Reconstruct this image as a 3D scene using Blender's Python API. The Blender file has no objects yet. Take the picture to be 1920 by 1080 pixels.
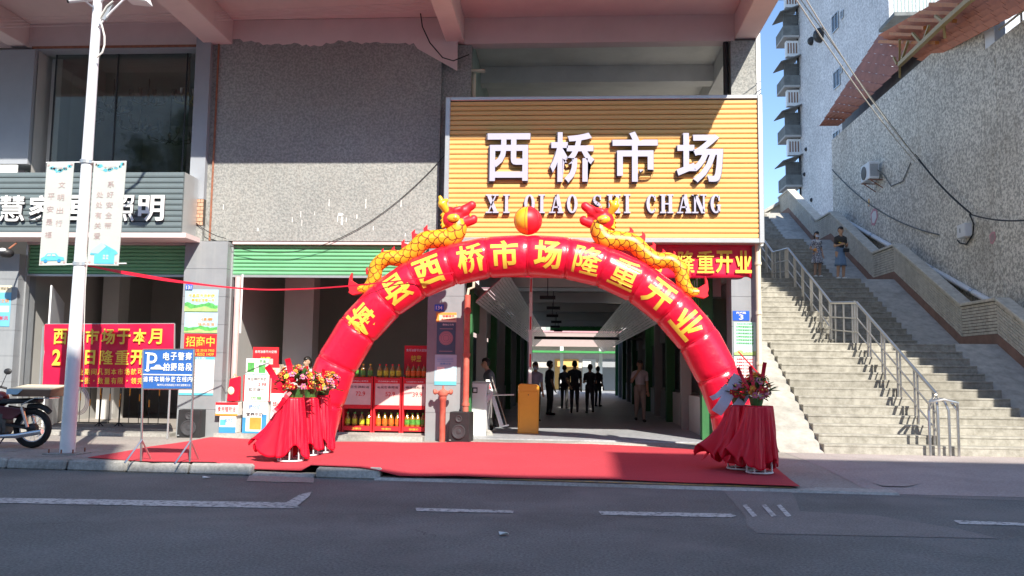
import bpy, bmesh, math, random
from mathutils import Vector, Matrix, Euler
random.seed(7)
R = math.radians
C = bpy.context.scene.collection
S = bpy.context.scene
PI = math.pi

# ------------------------------------------------------------------ camera, sky, sun, exposure
FPX = 1600.0
YAW, PITCH, ROLL = math.atan(104 / FPX), math.atan(154 / FPX), 0.013
cam = bpy.data.cameras.new('camera')
cam.sensor_width = 36; cam.lens = 36 * FPX / 1920; cam.clip_end = 2000; cam.clip_start = 0.1
camo = bpy.data.objects.new('camera', cam); C.objects.link(camo)
EYE = Vector((0, 0, 1.6))
RM = Matrix.Rotation(YAW, 3, 'Z') @ Matrix.Rotation(PI / 2 + PITCH, 3, 'X') @ Matrix.Rotation(ROLL, 3, 'Z')
camo.matrix_world = Matrix.Translation(EYE) @ RM.to_4x4()
S.camera = camo

SUNDIR = Vector((-0.46, 1.0, -0.9)).normalized()          # the way the light travels
sun = bpy.data.lights.new('sun', 'SUN'); sun.energy = 3.9; sun.angle = R(0.5); sun.color = (1.0, 0.94, 0.84)
suno = bpy.data.objects.new('sun', sun); C.objects.link(suno)
suno.rotation_euler = SUNDIR.to_track_quat('-Z', 'Y').to_euler()
W = bpy.data.worlds.new('World'); S.world = W; W.use_nodes = True
wn = W.node_tree.nodes; wl = W.node_tree.links
sky = wn.new('ShaderNodeTexSky'); sky.sky_type = 'NISHITA'; sky.sun_disc = False
sky.sun_elevation = math.asin(-SUNDIR.z)
sky.sun_rotation = math.atan2(-SUNDIR.x, -SUNDIR.y)
sky.air_density = 0.9; sky.dust_density = 0.2; sky.ozone_density = 3.5
wl.new(sky.outputs[0], wn['Background'].inputs[0]); wn['Background'].inputs[1].default_value = 0.125
S.view_settings.view_transform = 'Standard'; S.view_settings.look = 'None'
S.view_settings.gamma = 1; S.view_settings.use_curve_mapping = False
S.view_settings.exposure = 1.1
S.cycles.max_bounces = 8

# ------------------------------------------------------------------ measuring: a pixel of the 1920 px photo to a real place
def ray(px, py):
    return RM @ Vector(((px - 960) / FPX, -(py - 540) / FPX, -1))
def at(px, py, Y=None, Z=None, X=None):
    d = ray(px, py)
    t = (Y / d.y) if Y is not None else ((Z - EYE.z) / d.z if Z is not None else X / d.x)
    return EYE + d * t
def XA(px, Y, py=690): return at(px, py, Y=Y).x
def ZA(py, Y, px=1000): return at(px, py, Y=Y).z

# ------------------------------------------------------------------ ground profile
def front(X): return 12.25 - 0.058 * max(-30.0, min(4.5, X))
def sz(X, Y):                                              # height of the pavement
    f = front(X)
    t = max(0.0, min(1.0, (Y - f) / 2.6))
    lo = 0.035 if X > -2.6 else 0.15
    if -2.9 < X < -2.3: lo = 0.15 + (0.035 - 0.15) * (X + 2.9) / 0.6
    z = lo + (0.15 - lo) * t
    if -5.1 < X < -3.85: z = 0.045 + (0.15 - 0.045) * max(t, 0) ** .5
    if X > 3.2:
        k = min(1, X - 3.2); z = z * (1 - k) + k * (0.006 + 0.094 * t)
    return z

# ------------------------------------------------------------------ mesh building
class G:
    def __init__(s): s.v = []; s.f = []; s.m = []
    def add(s, vs, fs, m=0):
        b = len(s.v); s.v += [tuple(v) for v in vs]
        for f in fs: s.f.append(tuple(b + i for i in f)); s.m.append(m)
        return s
    def box(s, x0, x1, y0, y1, z0, z1, m=0):
        v = [(x, y, z) for z in (z0, z1) for y in (y0, y1) for x in (x0, x1)]
        return s.add(v, [(0, 2, 3, 1), (4, 5, 7, 6), (0, 1, 5, 4), (2, 6, 7, 3), (0, 4, 6, 2), (1, 3, 7, 5)], m)
    def hexa(s, p, m=0):                                   # 8 corners: 4 of one side, then the 4 facing them
        return s.add(p, [(0, 3, 2, 1), (4, 5, 6, 7), (0, 1, 5, 4), (1, 2, 6, 5), (2, 3, 7, 6), (3, 0, 4, 7)], m)
    def poly(s, pts, m=0): return s.add(pts, [tuple(range(len(pts)))], m)
    def prism(s, pts, off, m=0):                           # polygon pushed along the vector off
        n = len(pts); o = Vector(off)
        v = [Vector(p) for p in pts]; v += [p + o for p in v]
        fs = [tuple(range(n))[::-1], tuple(range(n, 2 * n))] + [(i, (i + 1) % n, n + (i + 1) % n, n + i) for i in range(n)]
        return s.add(v, fs, m)
    def tube(s, pts, r, n=8, m=0, cap=True, closed=False):
        pts = [Vector(p) for p in pts]; k = len(pts)
        rs = r if isinstance(r, (list, tuple)) else [r] * k
        vs = []; up = None
        for i, p in enumerate(pts):
            a = pts[(i - 1) % k] if (closed or i > 0) else p
            b = pts[(i + 1) % k] if (closed or i < k - 1) else p
            t = (b - a).normalized()
            if up is None:
                up = Vector((0, 0, 1)) if abs(t.z) < 0.9 else Vector((1, 0, 0))
            u = (up - t * up.dot(t)).normalized(); w = t.cross(u); up = u
            for j in range(n):
                q = 2 * PI * j / n
                vs.append(p + (u * math.cos(q) + w * math.sin(q)) * rs[i])
        fs = []
        for i in range(k if closed else k - 1):
            i2 = (i + 1) % k
            for j in range(n):
                fs.append((i * n + j, i * n + (j + 1) % n, i2 * n + (j + 1) % n, i2 * n + j))
        if cap and not closed:
            fs.append(tuple(range(n))[::-1]); fs.append(tuple((k - 1) * n + j for j in range(n)))
        return s.add(vs, fs, m)
    def rod(s, a, b, r, n=8, m=0): return s.tube([a, b], r, n, m)
    def bar(s, a, b, w, h, m=0):                           # rectangular bar
        a = Vector(a); b = Vector(b); t = (b - a).normalized()
        up = Vector((0, 0, 1)) if abs(t.z) < 0.95 else Vector((0, 1, 0))
        u = t.cross(up).normalized() * w / 2; q = u.cross(t).normalized() * h / 2
        return s.hexa([a - u - q, a + u - q, a + u + q, a - u + q, b - u - q, b + u - q, b + u + q, b - u + q], m)
    def lathe(s, prof, c=(0, 0, 0), n=16, m=0, ax='z', cap=True):    # prof: (radius, height)
        vs = []; c = Vector(c)
        for r, h in prof:
            for j in range(n):
                q = 2 * PI * j / n; a, b = r * math.cos(q), r * math.sin(q)
                vs.append(c + (Vector((a, b, h)) if ax == 'z' else Vector((a, h, b)) if ax == 'y' else Vector((h, a, b))))
        fs = []
        for i in range(len(prof) - 1):
            for j in range(n):
                fs.append((i * n + j, i * n + (j + 1) % n, (i + 1) * n + (j + 1) % n, (i + 1) * n + j))
        if cap and prof[0][0] > 1e-4: fs.append(tuple(range(n))[::-1])
        if cap and prof[-1][0] > 1e-4: fs.append(tuple((len(prof) - 1) * n + j for j in range(n)))
        return s.add(vs, fs, m)
    def ball(s, c, r, n=12, k=8, m=0, sc=(1, 1, 1)):
        c = Vector(c); vs = []; fs = []
        for i in range(k + 1):
            a = PI * i / k
            for j in range(n):
                q = 2 * PI * j / n
                vs.append(c + Vector((r * sc[0] * math.sin(a) * math.cos(q), r * sc[1] * math.sin(a) * math.sin(q), r * sc[2] * math.cos(a))))
        for i in range(k):
            for j in range(n):
                fs.append((i * n + j, (i + 1) * n + j, (i + 1) * n + (j + 1) % n, i * n + (j + 1) % n))
        return s.add(vs, fs, m)
    def grid(s, P, nu, nv, m=0):                           # P(u, v), both 0..1
        vs = [P(i / nu, j / nv) for j in range(nv + 1) for i in range(nu + 1)]
        fs = [(j * (nu + 1) + i, j * (nu + 1) + i + 1, (j + 1) * (nu + 1) + i + 1, (j + 1) * (nu + 1) + i) for j in range(nv) for i in range(nu)]
        return s.add(vs, fs, m)

def mesh_of(name, g, mats, smooth=False):
    me = bpy.data.meshes.new(name); me.from_pydata(g.v, [], g.f)
    for m in (mats if isinstance(mats, (list, tuple)) else [mats]): me.materials.append(m)
    me.polygons.foreach_set('material_index', g.m)
    if smooth: me.polygons.foreach_set('use_smooth', [True] * len(g.f))
    me.update()
    bm = bmesh.new(); bm.from_mesh(me)
    bmesh.ops.remove_doubles(bm, verts=bm.verts, dist=1e-5)
    if len(bm.faces) < 60000: bmesh.ops.recalc_face_normals(bm, faces=bm.faces)
    bm.to_mesh(me); bm.free()
    return me

def make(name, g, mats, parent=None, smooth=False, bevel=0, kind=None, me=None, sharp=True):
    me = me or mesh_of(name, g, mats, smooth)
    o = bpy.data.objects.new(name, me); C.objects.link(o)
    if parent is not None:
        o.parent = parent
        if parent.type == 'EMPTY': o.matrix_parent_inverse = Matrix.Translation(-parent.location)
    if bevel:
        b = o.modifiers.new('bevel', 'BEVEL'); b.width = bevel; b.segments = 1; b.limit_method = 'ANGLE'
    if smooth and sharp:
        try: me.set_sharp_from_angle(angle=R(42))
        except Exception: pass
    if kind: o['kind'] = kind
    return o
def tag(o, label, cat, group=None, kind=None):
    if label: o['label'] = label
    if cat: o['category'] = cat
    if group: o['group'] = group
    if kind: o['kind'] = kind
    return o
def thing(name, label, cat, loc=(0, 0, 0), group=None):
    o = bpy.data.objects.new(name, None); C.objects.link(o); o.location = loc
    o.empty_display_size = 0.2
    return tag(o, label, cat, group)
def struct(name, g, mats, parent=None, **k):
    o = make(name, g, mats, parent, **k)
    if parent is None: o['kind'] = 'structure'
    return o
def kids(o): return [c for c in bpy.data.objects if c.parent == o]
def dup(root, loc, rz=0, label=None, group=None, sc=1):
    allo = [c for c in bpy.data.objects if c.parent is not None]
    def cp(o, par):
        c = o.copy(); C.objects.link(c)
        if par is not None: c.parent = par
        for ch in [k for k in allo if k.parent == o]: cp(ch, c)
        return c
    r = cp(root, None); r.location = loc; r.rotation_euler = (0, 0, rz); r.scale = (sc, sc, sc)
    if label: r['label'] = label
    if group: r['group'] = group
    return r

# ------------------------------------------------------------------ materials
def nt(name):
    m = bpy.data.materials.new(name); m.use_nodes = True
    n = m.node_tree.nodes; return m, n, m.node_tree.links, n['Principled BSDF']
def mul(c, k): return tuple(min(1, x * k) for x in c[:3])
def mat(name, col, rough=0.7, metal=0.0, var=0.15, scale=4.0, bump=0.0, bscale=60.0, dirt=0.0, dirtcol=(0.12, 0.1, 0.08), coat=0.0, alpha=None, trans=0.0, streak=0.0, emit=0.0):
    m, n, l, b = nt(name)
    b.inputs['Roughness'].default_value = rough; b.inputs['Metallic'].default_value = metal
    if coat: b.inputs['Coat Weight'].default_value = coat; b.inputs['Coat Roughness'].default_value = 0.12
    tc = n.new('ShaderNodeTexCoord'); geo = n.new('ShaderNodeNewGeometry')
    no = n.new('ShaderNodeTexNoise'); no.inputs['Scale'].default_value = scale; no.inputs['Detail'].default_value = 6; no.inputs['Roughness'].default_value = 0.65
    l.new(geo.outputs['Position'], no.inputs['Vector'])
    mix = n.new('ShaderNodeMix'); mix.data_type = 'RGBA'
    mix.inputs[6].default_value = (*mul(col, 1 - var), 1); mix.inputs[7].default_value = (*mul(col, 1 + var), 1)
    mr = n.new('ShaderNodeMapRange'); mr.inputs[1].default_value = 0.3; mr.inputs[2].default_value = 0.7
    l.new(no.outputs[0], mr.inputs[0]); l.new(mr.outputs[0], mix.inputs[0])
    out = mix.outputs[2]
    if dirt:
        d = n.new('ShaderNodeTexNoise'); d.inputs['Scale'].default_value = scale * 0.35; d.inputs['Detail'].default_value = 8
        l.new(geo.outputs['Position'], d.inputs['Vector'])
        dr = n.new('ShaderNodeMapRange'); dr.inputs[1].default_value = 0.52; dr.inputs[2].default_value = 0.72; dr.inputs[4].default_value = dirt
        l.new(d.outputs[0], dr.inputs[0])
        mx = n.new('ShaderNodeMix'); mx.data_type = 'RGBA'; mx.inputs[7].default_value = (*dirtcol, 1)
        l.new(dr.outputs[0], mx.inputs[0]); l.new(out, mx.inputs[6]); out = mx.outputs[2]
    if streak:
        mp = n.new('ShaderNodeMapping'); mp.inputs['Scale'].default_value = (5, 5, 0.35)
        l.new(geo.outputs['Position'], mp.inputs['Vector'])
        d = n.new('ShaderNodeTexNoise'); d.inputs['Scale'].default_value = 1.3; d.inputs['Detail'].default_value = 6
        l.new(mp.outputs[0], d.inputs['Vector'])
        dr = n.new('ShaderNodeMapRange'); dr.inputs[1].default_value = 0.5; dr.inputs[2].default_value = 0.75; dr.inputs[4].default_value = streak
        l.new(d.outputs[0], dr.inputs[0])
        mx = n.new('ShaderNodeMix'); mx.data_type = 'RGBA'; mx.inputs[7].default_value = (*dirtcol, 1)
        l.new(dr.outputs[0], mx.inputs[0]); l.new(out, mx.inputs[6]); out = mx.outputs[2]
    l.new(out, b.inputs['Base Color'])
    if bump:
        bn = n.new('ShaderNodeTexNoise'); bn.inputs['Scale'].default_value = bscale; bn.inputs['Detail'].default_value = 4
        l.new(geo.outputs['Position'], bn.inputs['Vector'])
        bu = n.new('ShaderNodeBump'); bu.inputs['Strength'].default_value = bump; bu.inputs['Distance'].default_value = 0.02
        l.new(bn.outputs[0], bu.inputs['Height']); l.new(bu.outputs[0], b.inputs['Normal'])
    if trans: b.inputs['Transmission Weight'].default_value = trans
    if emit:
        b.inputs['Emission Color'].default_value = (*col, 1); b.inputs['Emission Strength'].default_value = emit
    return m
def glass(name, tint=(0.8, 0.85, 0.85), op=0.25):
    m, n, l, b = nt(name)
    tr = n.new('ShaderNodeBsdfTransparent'); tr.inputs[0].default_value = (*tint, 1)
    gl = n.new('ShaderNodeBsdfGlossy'); gl.inputs['Roughness'].default_value = 0.03; gl.inputs[0].default_value = (1, 1, 1, 1)
    fr = n.new('ShaderNodeFresnel'); fr.inputs[0].default_value = 1.5
    ad = n.new('ShaderNodeMath'); ad.operation = 'ADD'; ad.inputs[1].default_value = op; ad.use_clamp = True
    mx = n.new('ShaderNodeMixShader'); l.new(fr.outputs[0], ad.inputs[0]); l.new(ad.outputs[0], mx.inputs[0])
    l.new(tr.outputs[0], mx.inputs[1]); l.new(gl.outputs[0], mx.inputs[2]); l.new(mx.outputs[0], n['Material Output'].inputs[0])
    return m
def speckle(name, c1, c2, scale=14, detail=3, lo=0.42, hi=0.58, rough=0.9, bump=0.6, stain=0.0, staincol=(0.2, 0.17, 0.13), streak=0.0, bigvar=0.12):
    m, n, l, b = nt(name); b.inputs['Roughness'].default_value = rough
    geo = n.new('ShaderNodeNewGeometry')
    no = n.new('ShaderNodeTexNoise'); no.inputs['Scale'].default_value = scale; no.inputs['Detail'].default_value = detail; no.inputs['Roughness'].default_value = 0.7
    l.new(geo.outputs['Position'], no.inputs['Vector'])
    cr = n.new('ShaderNodeMapRange'); cr.inputs[1].default_value = lo; cr.inputs[2].default_value = hi
    l.new(no.outputs[0], cr.inputs[0])
    mix = n.new('ShaderNodeMix'); mix.data_type = 'RGBA'; mix.inputs[6].default_value = (*c1, 1); mix.inputs[7].default_value = (*c2, 1)
    l.new(cr.outputs[0], mix.inputs[0]); out = mix.outputs[2]
    big = n.new('ShaderNodeTexNoise'); big.inputs['Scale'].default_value = 0.45; big.inputs['Detail'].default_value = 7; big.inputs['Roughness'].default_value = 0.6
    l.new(geo.outputs['Position'], big.inputs['Vector'])
    br = n.new('ShaderNodeMapRange'); br.inputs[1].default_value = 0.3; br.inputs[2].default_value = 0.7; br.inputs[3].default_value = 1 - bigvar; br.inputs[4].default_value = 1 + bigvar
    l.new(big.outputs[0], br.inputs[0])
    vm = n.new('ShaderNodeVectorMath'); vm.operation = 'SCALE'; l.new(out, vm.inputs[0]); l.new(br.outputs[0], vm.inputs['Scale']); out = vm.outputs[0]
    def over(fac, col):
        nonlocal out
        mx = n.new('ShaderNodeMix'); mx.data_type = 'RGBA'; mx.inputs[7].default_value = (*col, 1)
        l.new(fac, mx.inputs[0]); l.new(out, mx.inputs[6]); out = mx.outputs[2]
    if stain:
        d = n.new('ShaderNodeTexNoise'); d.inputs['Scale'].default_value = 0.7; d.inputs['Detail'].default_value = 9; d.inputs['Distortion'].default_value = 0.6
        l.new(geo.outputs['Position'], d.inputs['Vector'])
        dr = n.new('ShaderNodeMapRange'); dr.inputs[1].default_value = 0.52; dr.inputs[2].default_value = 0.75; dr.inputs[4].default_value = stain
        l.new(d.outputs[0], dr.inputs[0]); over(dr.outputs[0], staincol)
    if streak:
        mp = n.new('ShaderNodeMapping'); mp.inputs['Scale'].default_value = (4, 4, 0.3)
        l.new(geo.outputs['Position'], mp.inputs['Vector'])
        d = n.new('ShaderNodeTexNoise'); d.inputs['Scale'].default_value = 1.0; d.inputs['Detail'].default_value = 7
        l.new(mp.outputs[0], d.inputs['Vector'])
        dr = n.new('ShaderNodeMapRange'); dr.inputs[1].default_value = 0.52; dr.inputs[2].default_value = 0.75; dr.inputs[4].default_value = streak
        l.new(d.outputs[0], dr.inputs[0]); over(dr.outputs[0], staincol)
    l.new(out, b.inputs['Base Color'])
    if bump:
        bu = n.new('ShaderNodeBump'); bu.inputs['Strength'].default_value = bump; bu.inputs['Distance'].default_value = 0.015
        l.new(no.outputs[0], bu.inputs['Height']); l.new(bu.outputs[0], b.inputs['Normal'])
    return m

M = {}
M['pebble'] = speckle('grey_pebbledash', (0.23, 0.235, 0.225), (0.38, 0.38, 0.355), scale=22, lo=0.38, hi=0.62, stain=0.12, staincol=(0.36, 0.3, 0.24), streak=0.10)
M['pebble_big'] = speckle('coarse_pebbledash', (0.40, 0.375, 0.32), (0.86, 0.82, 0.72), scale=13, detail=2, lo=0.40, hi=0.60, stain=0.35, staincol=(0.30, 0.25, 0.18), streak=0.25)
M['pebble_blue'] = speckle('pale_pebbledash', (0.52, 0.53, 0.55), (0.76, 0.77, 0.78), scale=7, detail=2, lo=0.42, hi=0.58, bump=0.2, streak=0.15)
M['patch2'] = None
M['pink'] = mat('pink_soffit_paint', (0.74, 0.60, 0.575), 0.9, var=0.06, scale=1.2, dirt=0.25, dirtcol=(0.55, 0.42, 0.39))
M['concrete_paint'] = mat('pale_painted_concrete', (0.78, 0.77, 0.74), 0.9, var=0.08, scale=1.5, dirt=0.3, dirtcol=(0.35, 0.33, 0.3))
M['asphalt'] = speckle('asphalt', (0.088, 0.096, 0.094), (0.205, 0.215, 0.210), scale=38, lo=0.35, hi=0.65, stain=0.7, staincol=(0.235, 0.225, 0.215), bigvar=0.30, rough=0.85, bump=0.5)
M['patch'] = speckle('worn_road_patch', (0.15, 0.145, 0.14), (0.27, 0.26, 0.25), scale=45, lo=0.35, hi=0.65, stain=0.3, staincol=(0.07, 0.07, 0.07), bigvar=0.2, rough=0.9)
M['paving'] = speckle('pavement_concrete', (0.25, 0.225, 0.20), (0.42, 0.385, 0.35), scale=30, lo=0.3, hi=0.7, stain=0.4, staincol=(0.25, 0.21, 0.18), bigvar=0.15)
M['paving_pink'] = speckle('pinkish_pavement', (0.30, 0.255, 0.24), (0.46, 0.40, 0.38), scale=30, lo=0.3, hi=0.7, stain=0.5, staincol=(0.22, 0.2, 0.19), bigvar=0.2)
M['kerb'] = speckle('kerb_concrete', (0.30, 0.29, 0.26), (0.50, 0.48, 0.44), scale=20, lo=0.3, hi=0.7, stain=0.8, staincol=(0.12, 0.11, 0.10), bigvar=0.35)
M['step'] = speckle('step_concrete', (0.25, 0.235, 0.195), (0.41, 0.39, 0.335), scale=7, detail=8, lo=0.36, hi=0.62, stain=0.65, staincol=(0.20, 0.185, 0.15), bigvar=0.12, bump=0.3)
M['ramp'] = speckle('ramp_concrete', (0.30, 0.285, 0.25), (0.54, 0.51, 0.45), scale=4, detail=9, lo=0.3, hi=0.7, stain=0.5, staincol=(0.22, 0.20, 0.17), bigvar=0.15, bump=0.3)
M['brick'] = speckle('buff_brick', (0.50, 0.465, 0.38), (0.70, 0.66, 0.56), scale=6, lo=0.3, hi=0.7, stain=0.3, staincol=(0.25, 0.22, 0.17), bigvar=0.12, bump=0.2, streak=0.25)
M['mortar'] = mat('mortar', (0.10, 0.09, 0.075), 0.95, dirt=0.3)
M['skirt'] = mat('red_brown_plinth', (0.26, 0.155, 0.115), 0.85, var=0.2, scale=3, dirt=0.4)
M['market_floor'] = speckle('market_floor', (0.30, 0.31, 0.33), (0.46, 0.47, 0.49), scale=12, lo=0.3, hi=0.7, stain=0.3, rough=0.5, bump=0.1)
M['pillar_clad'] = mat('pillar_tile', (0.27, 0.285, 0.30), 0.45, var=0.1, scale=2, dirt=0.35, dirtcol=(0.42, 0.42, 0.41), streak=0.3)
M['clad_grey'] = mat('blue_grey_cladding', (0.33, 0.35, 0.38), 0.5, var=0.05, scale=2)
M['slat_yellow'] = mat('yellow_cladding', (0.80, 0.47, 0.165), 0.5, var=0.03, scale=2)
M['slat_grey'] = mat('grey_blue_slat', (0.16, 0.20, 0.21), 0.5, var=0.06, scale=3)
M['alu'] = mat('aluminium_frame', (0.55, 0.57, 0.58), 0.35, 0.6, var=0.05)
M['shutter'] = mat('mint_shutter', (0.19, 0.50, 0.26), 0.5, var=0.06, scale=2, dirt=0.15)
M['green'] = mat('green_paint', (0.05, 0.28, 0.07), 0.6, var=0.15, scale=3)
M['white'] = mat('white_paint', (0.78, 0.79, 0.78), 0.45, var=0.03, scale=3)
M['pole_white'] = mat('lamp_post_white', (0.80, 0.81, 0.82), 0.35, var=0.05, scale=2, dirt=0.12, dirtcol=(0.45, 0.42, 0.4), coat=0.3)
M['letter'] = mat('lilac_white_letter', (0.45, 0.44, 0.56), 0.35, var=0.02)
M['letter_side'] = mat('letter_side_and_shadow', (0.13, 0.11, 0.12), 0.5, var=0.05)  # dark letter sides; also colours the shadow edge painted behind the gate letters
M['letter_white'] = mat('white_letter', (0.85, 0.85, 0.83), 0.4, var=0.02)
M['steel'] = mat('brushed_steel', (0.60, 0.59, 0.57), 0.28, 0.9, var=0.08, scale=8)
M['rust'] = mat('rusty_edge', (0.30, 0.12, 0.07), 0.8, var=0.3, scale=12)
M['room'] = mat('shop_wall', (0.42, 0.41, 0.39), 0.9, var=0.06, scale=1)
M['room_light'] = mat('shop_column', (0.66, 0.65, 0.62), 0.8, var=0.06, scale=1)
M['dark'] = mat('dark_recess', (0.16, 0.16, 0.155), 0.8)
M['black'] = mat('black_plastic', (0.022, 0.022, 0.024), 0.5, var=0.2, scale=8)
M['rubber'] = mat('tyre_rubber', (0.016, 0.016, 0.016), 0.8, bump=0.2)
M['chrome'] = mat('chrome', (0.75, 0.75, 0.75), 0.15, 1.0, var=0.02)
M['red_vinyl'] = mat('red_vinyl', (0.80, 0.008, 0.04), 0.32, var=0.05, scale=1.5, coat=0.5, bump=0.6, bscale=6)
M['red_cloth'] = mat('red_satin', (0.70, 0.005, 0.03), 0.42, var=0.08, scale=6)
M['red_banner'] = mat('red_banner', (0.72, 0.012, 0.06), 0.35, var=0.05, scale=1.5, bump=0.15, bscale=4)
M['carpet'] = speckle('red_carpet', (0.46, 0.028, 0.045), (0.58, 0.055, 0.075), scale=70, lo=0.3, hi=0.7, stain=0.12, staincol=(0.5, 0.1, 0.1), bigvar=0.07, bump=0.6, rough=0.95)
M['yellow_text'] = mat('yellow_print', (0.86, 0.60, 0.07), 0.4, var=0.03)
M['yellow_vinyl'] = mat('yellow_vinyl', (0.88, 0.48, 0.03), 0.35, var=0.05, coat=0.3)
M['orange'] = mat('orange_enamel', (0.88, 0.36, 0.035), 0.4, var=0.04, coat=0.3)
M['blue_sign'] = mat('blue_sign', (0.035, 0.13, 0.42), 0.4, var=0.06, scale=3)
M['blue'] = mat('blue_print', (0.05, 0.28, 0.60), 0.5)
M['cyan'] = mat('cyan_print', (0.12, 0.50, 0.62), 0.5)
M['paper'] = mat('white_paper', (0.78, 0.77, 0.74), 0.7, var=0.04)
M['paper_blue'] = mat('pale_blue_poster', (0.42, 0.62, 0.72), 0.6, var=0.12, scale=3)
M['paper_green'] = mat('mint_poster', (0.48, 0.75, 0.66), 0.6, var=0.05)
M['paper_pink'] = mat('pale_pink_notice', (0.75, 0.52, 0.48), 0.6, var=0.1, scale=5)
M['navy'] = mat('navy_poster', (0.06, 0.13, 0.19), 0.5, var=0.1)
M['red_print'] = mat('red_print', (0.68, 0.02, 0.03), 0.5, var=0.04)
M['orange_print'] = mat('orange_print', (0.80, 0.33, 0.06), 0.5)
M['leaf_print'] = mat('green_print', (0.10, 0.42, 0.10), 0.6, var=0.3, scale=20)
M['ink'] = mat('black_ink', (0.04, 0.04, 0.05), 0.6)
M['grey_ink'] = mat('faded_ink', (0.45, 0.32, 0.32), 0.6)
M['red_pipe'] = mat('red_rusty_pipe', (0.50, 0.10, 0.07), 0.6, var=0.25, scale=6, dirt=0.5, dirtcol=(0.55, 0.3, 0.2))
M['cream_pipe'] = mat('cream_drainpipe', (0.68, 0.62, 0.47), 0.6, var=0.08, streak=0.3, dirtcol=(0.4, 0.35, 0.26))
M['cable'] = mat('black_cable', (0.02, 0.02, 0.02), 0.6)
M['cable_w'] = mat('white_cable', (0.65, 0.63, 0.58), 0.6)
M['road_paint'] = speckle('worn_road_paint', (0.16, 0.16, 0.155), (0.60, 0.60, 0.58), scale=14, detail=6, lo=0.38, hi=0.52, stain=0.35, staincol=(0.12, 0.12, 0.12), bump=0.1)
M['yellow_paint'] = speckle('worn_yellow_paint', (0.22, 0.19, 0.14), (0.52, 0.36, 0.10), scale=12, lo=0.4, hi=0.6, bump=0.1)
M['tile'] = mat('red_roof_tile', (0.34, 0.13, 0.085), 0.7, var=0.2, scale=3, dirt=0.2)
M['tile_sunlit'] = mat('sunlit_orange_tile', (0.50, 0.175, 0.09), 0.7, var=0.15, scale=3)  # orange holds the sunlit tone of the near roof slope in its colour
M['frame_yellow'] = mat('ochre_steel', (0.42, 0.30, 0.12), 0.6, var=0.1)
M['window_dark'] = mat('dark_window_glass', (0.035, 0.04, 0.045), 0.12, var=0.3, scale=2)
M['skin'] = mat('skin', (0.50, 0.30, 0.20), 0.55, var=0.05, scale=10)
M['hair'] = mat('black_hair', (0.015, 0.012, 0.010), 0.45, var=0.2, scale=40)
M['glass'] = glass('shop_glass', (0.72, 0.75, 0.72), 0.02)
M['orange_brick'] = mat('orange_brick', (0.55, 0.33, 0.22), 0.9, var=0.15, scale=9)
M['shutter_faded'] = mat('faded_green_wall', (0.34, 0.42, 0.38), 0.9, var=0.1)
M['dark_screen'] = mat('dark_mesh_screen', (0.10, 0.10, 0.095), 0.7, var=0.3, scale=3)
M['balcony_grey'] = mat('weathered_balcony', (0.16, 0.17, 0.165), 0.8, var=0.3, scale=2)
M['red_vinyl2'] = mat('matte_red_vinyl', (0.80, 0.015, 0.03), 0.45, var=0.04, scale=3)
M['speaker_grey'] = mat('speaker_grille', (0.05, 0.05, 0.055), 0.5)
M['red_brown'] = mat('red_brown_soffit', (0.28, 0.12, 0.10), 0.7, var=.1)
M['slat_pale'] = mat('pale_aluminium_slat', (0.60, 0.55, 0.54), 0.35, 0.3, var=0.15, scale=2)
M['lime'] = mat('lime_green', (0.10, 0.75, 0.10), 0.5)
M['green_grey'] = mat('dull_green_panel', (0.10, 0.20, 0.12), 0.7, var=.1)
M['far_pink'] = mat('pale_pink_tile', (0.44, 0.31, 0.30), 0.7, var=0.06)
M['far_pale'] = mat('cream_wall', (0.58, 0.54, 0.50), 0.8, var=0.08)
M['skirt_pink'] = mat('pink_rail', (0.62, 0.30, 0.33), 0.7)
M['mask_blue'] = mat('face_mask', (0.55, 0.62, 0.72), 0.8)
M['tee_white'] = mat('white_tee', (0.66, 0.62, 0.64), 0.85, var=.06, scale=6)
M['tee_grey'] = mat('grey_tee', (0.14, 0.15, 0.17), 0.85, var=.1, scale=6)
M['tee_lav'] = mat('lavender_shirt', (0.36, 0.34, 0.48), 0.85, var=.1, scale=6)
M['beige'] = mat('beige_cotton', (0.42, 0.36, 0.31), 0.85, var=.1, scale=6)
M['charcoal'] = mat('charcoal_cotton', (0.045, 0.045, 0.045), 0.85, var=.2, scale=6)
M['dark_cloth'] = mat('near_black_cloth', (0.06, 0.062, 0.07), 0.85, var=.2, scale=6)
M['dark_shirt'] = mat('dark_blue_shirt', (0.04, 0.05, 0.07), 0.85, var=.2, scale=6)
M['denim'] = mat('blue_denim', (0.16, 0.25, 0.38), 0.85, var=.15, scale=10)
def _check():
    m, n, l, b = nt('checked_cloth'); ck = n.new('ShaderNodeTexChecker'); ck.inputs['Scale'].default_value = 26
    ck.inputs[1].default_value = (.03, .035, .07, 1); ck.inputs[2].default_value = (.62, .62, .66, 1)
    tc = n.new('ShaderNodeTexCoord'); mp = n.new('ShaderNodeMapping'); mp.inputs['Rotation'].default_value = (.5, .78, .3)
    l.new(tc.outputs['Object'], mp.inputs[0]); l.new(mp.outputs[0], ck.inputs[0]); l.new(ck.outputs[0], b.inputs[0]); return m
M['check'] = _check()
M['banner_white'] = mat('banner_cloth', (0.48, 0.50, 0.47), 0.7, var=0.03)
M['faded_red'] = mat('faded_red_ink', (0.44, 0.31, 0.30), 0.7)
M['bike_red'] = mat('dark_red_paint', (0.10, 0.008, 0.016), 0.3, coat=.5)
M['engine'] = mat('engine_metal', (0.10, 0.10, 0.10), 0.45, .7, var=.3, scale=20)
M['glass_lamp'] = mat('lamp_glass', (0.5, 0.5, 0.5), 0.1)
M['cardboard'] = mat('brown_cardboard', (0.22, 0.14, 0.09), 0.85, var=.15, scale=6)
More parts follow.
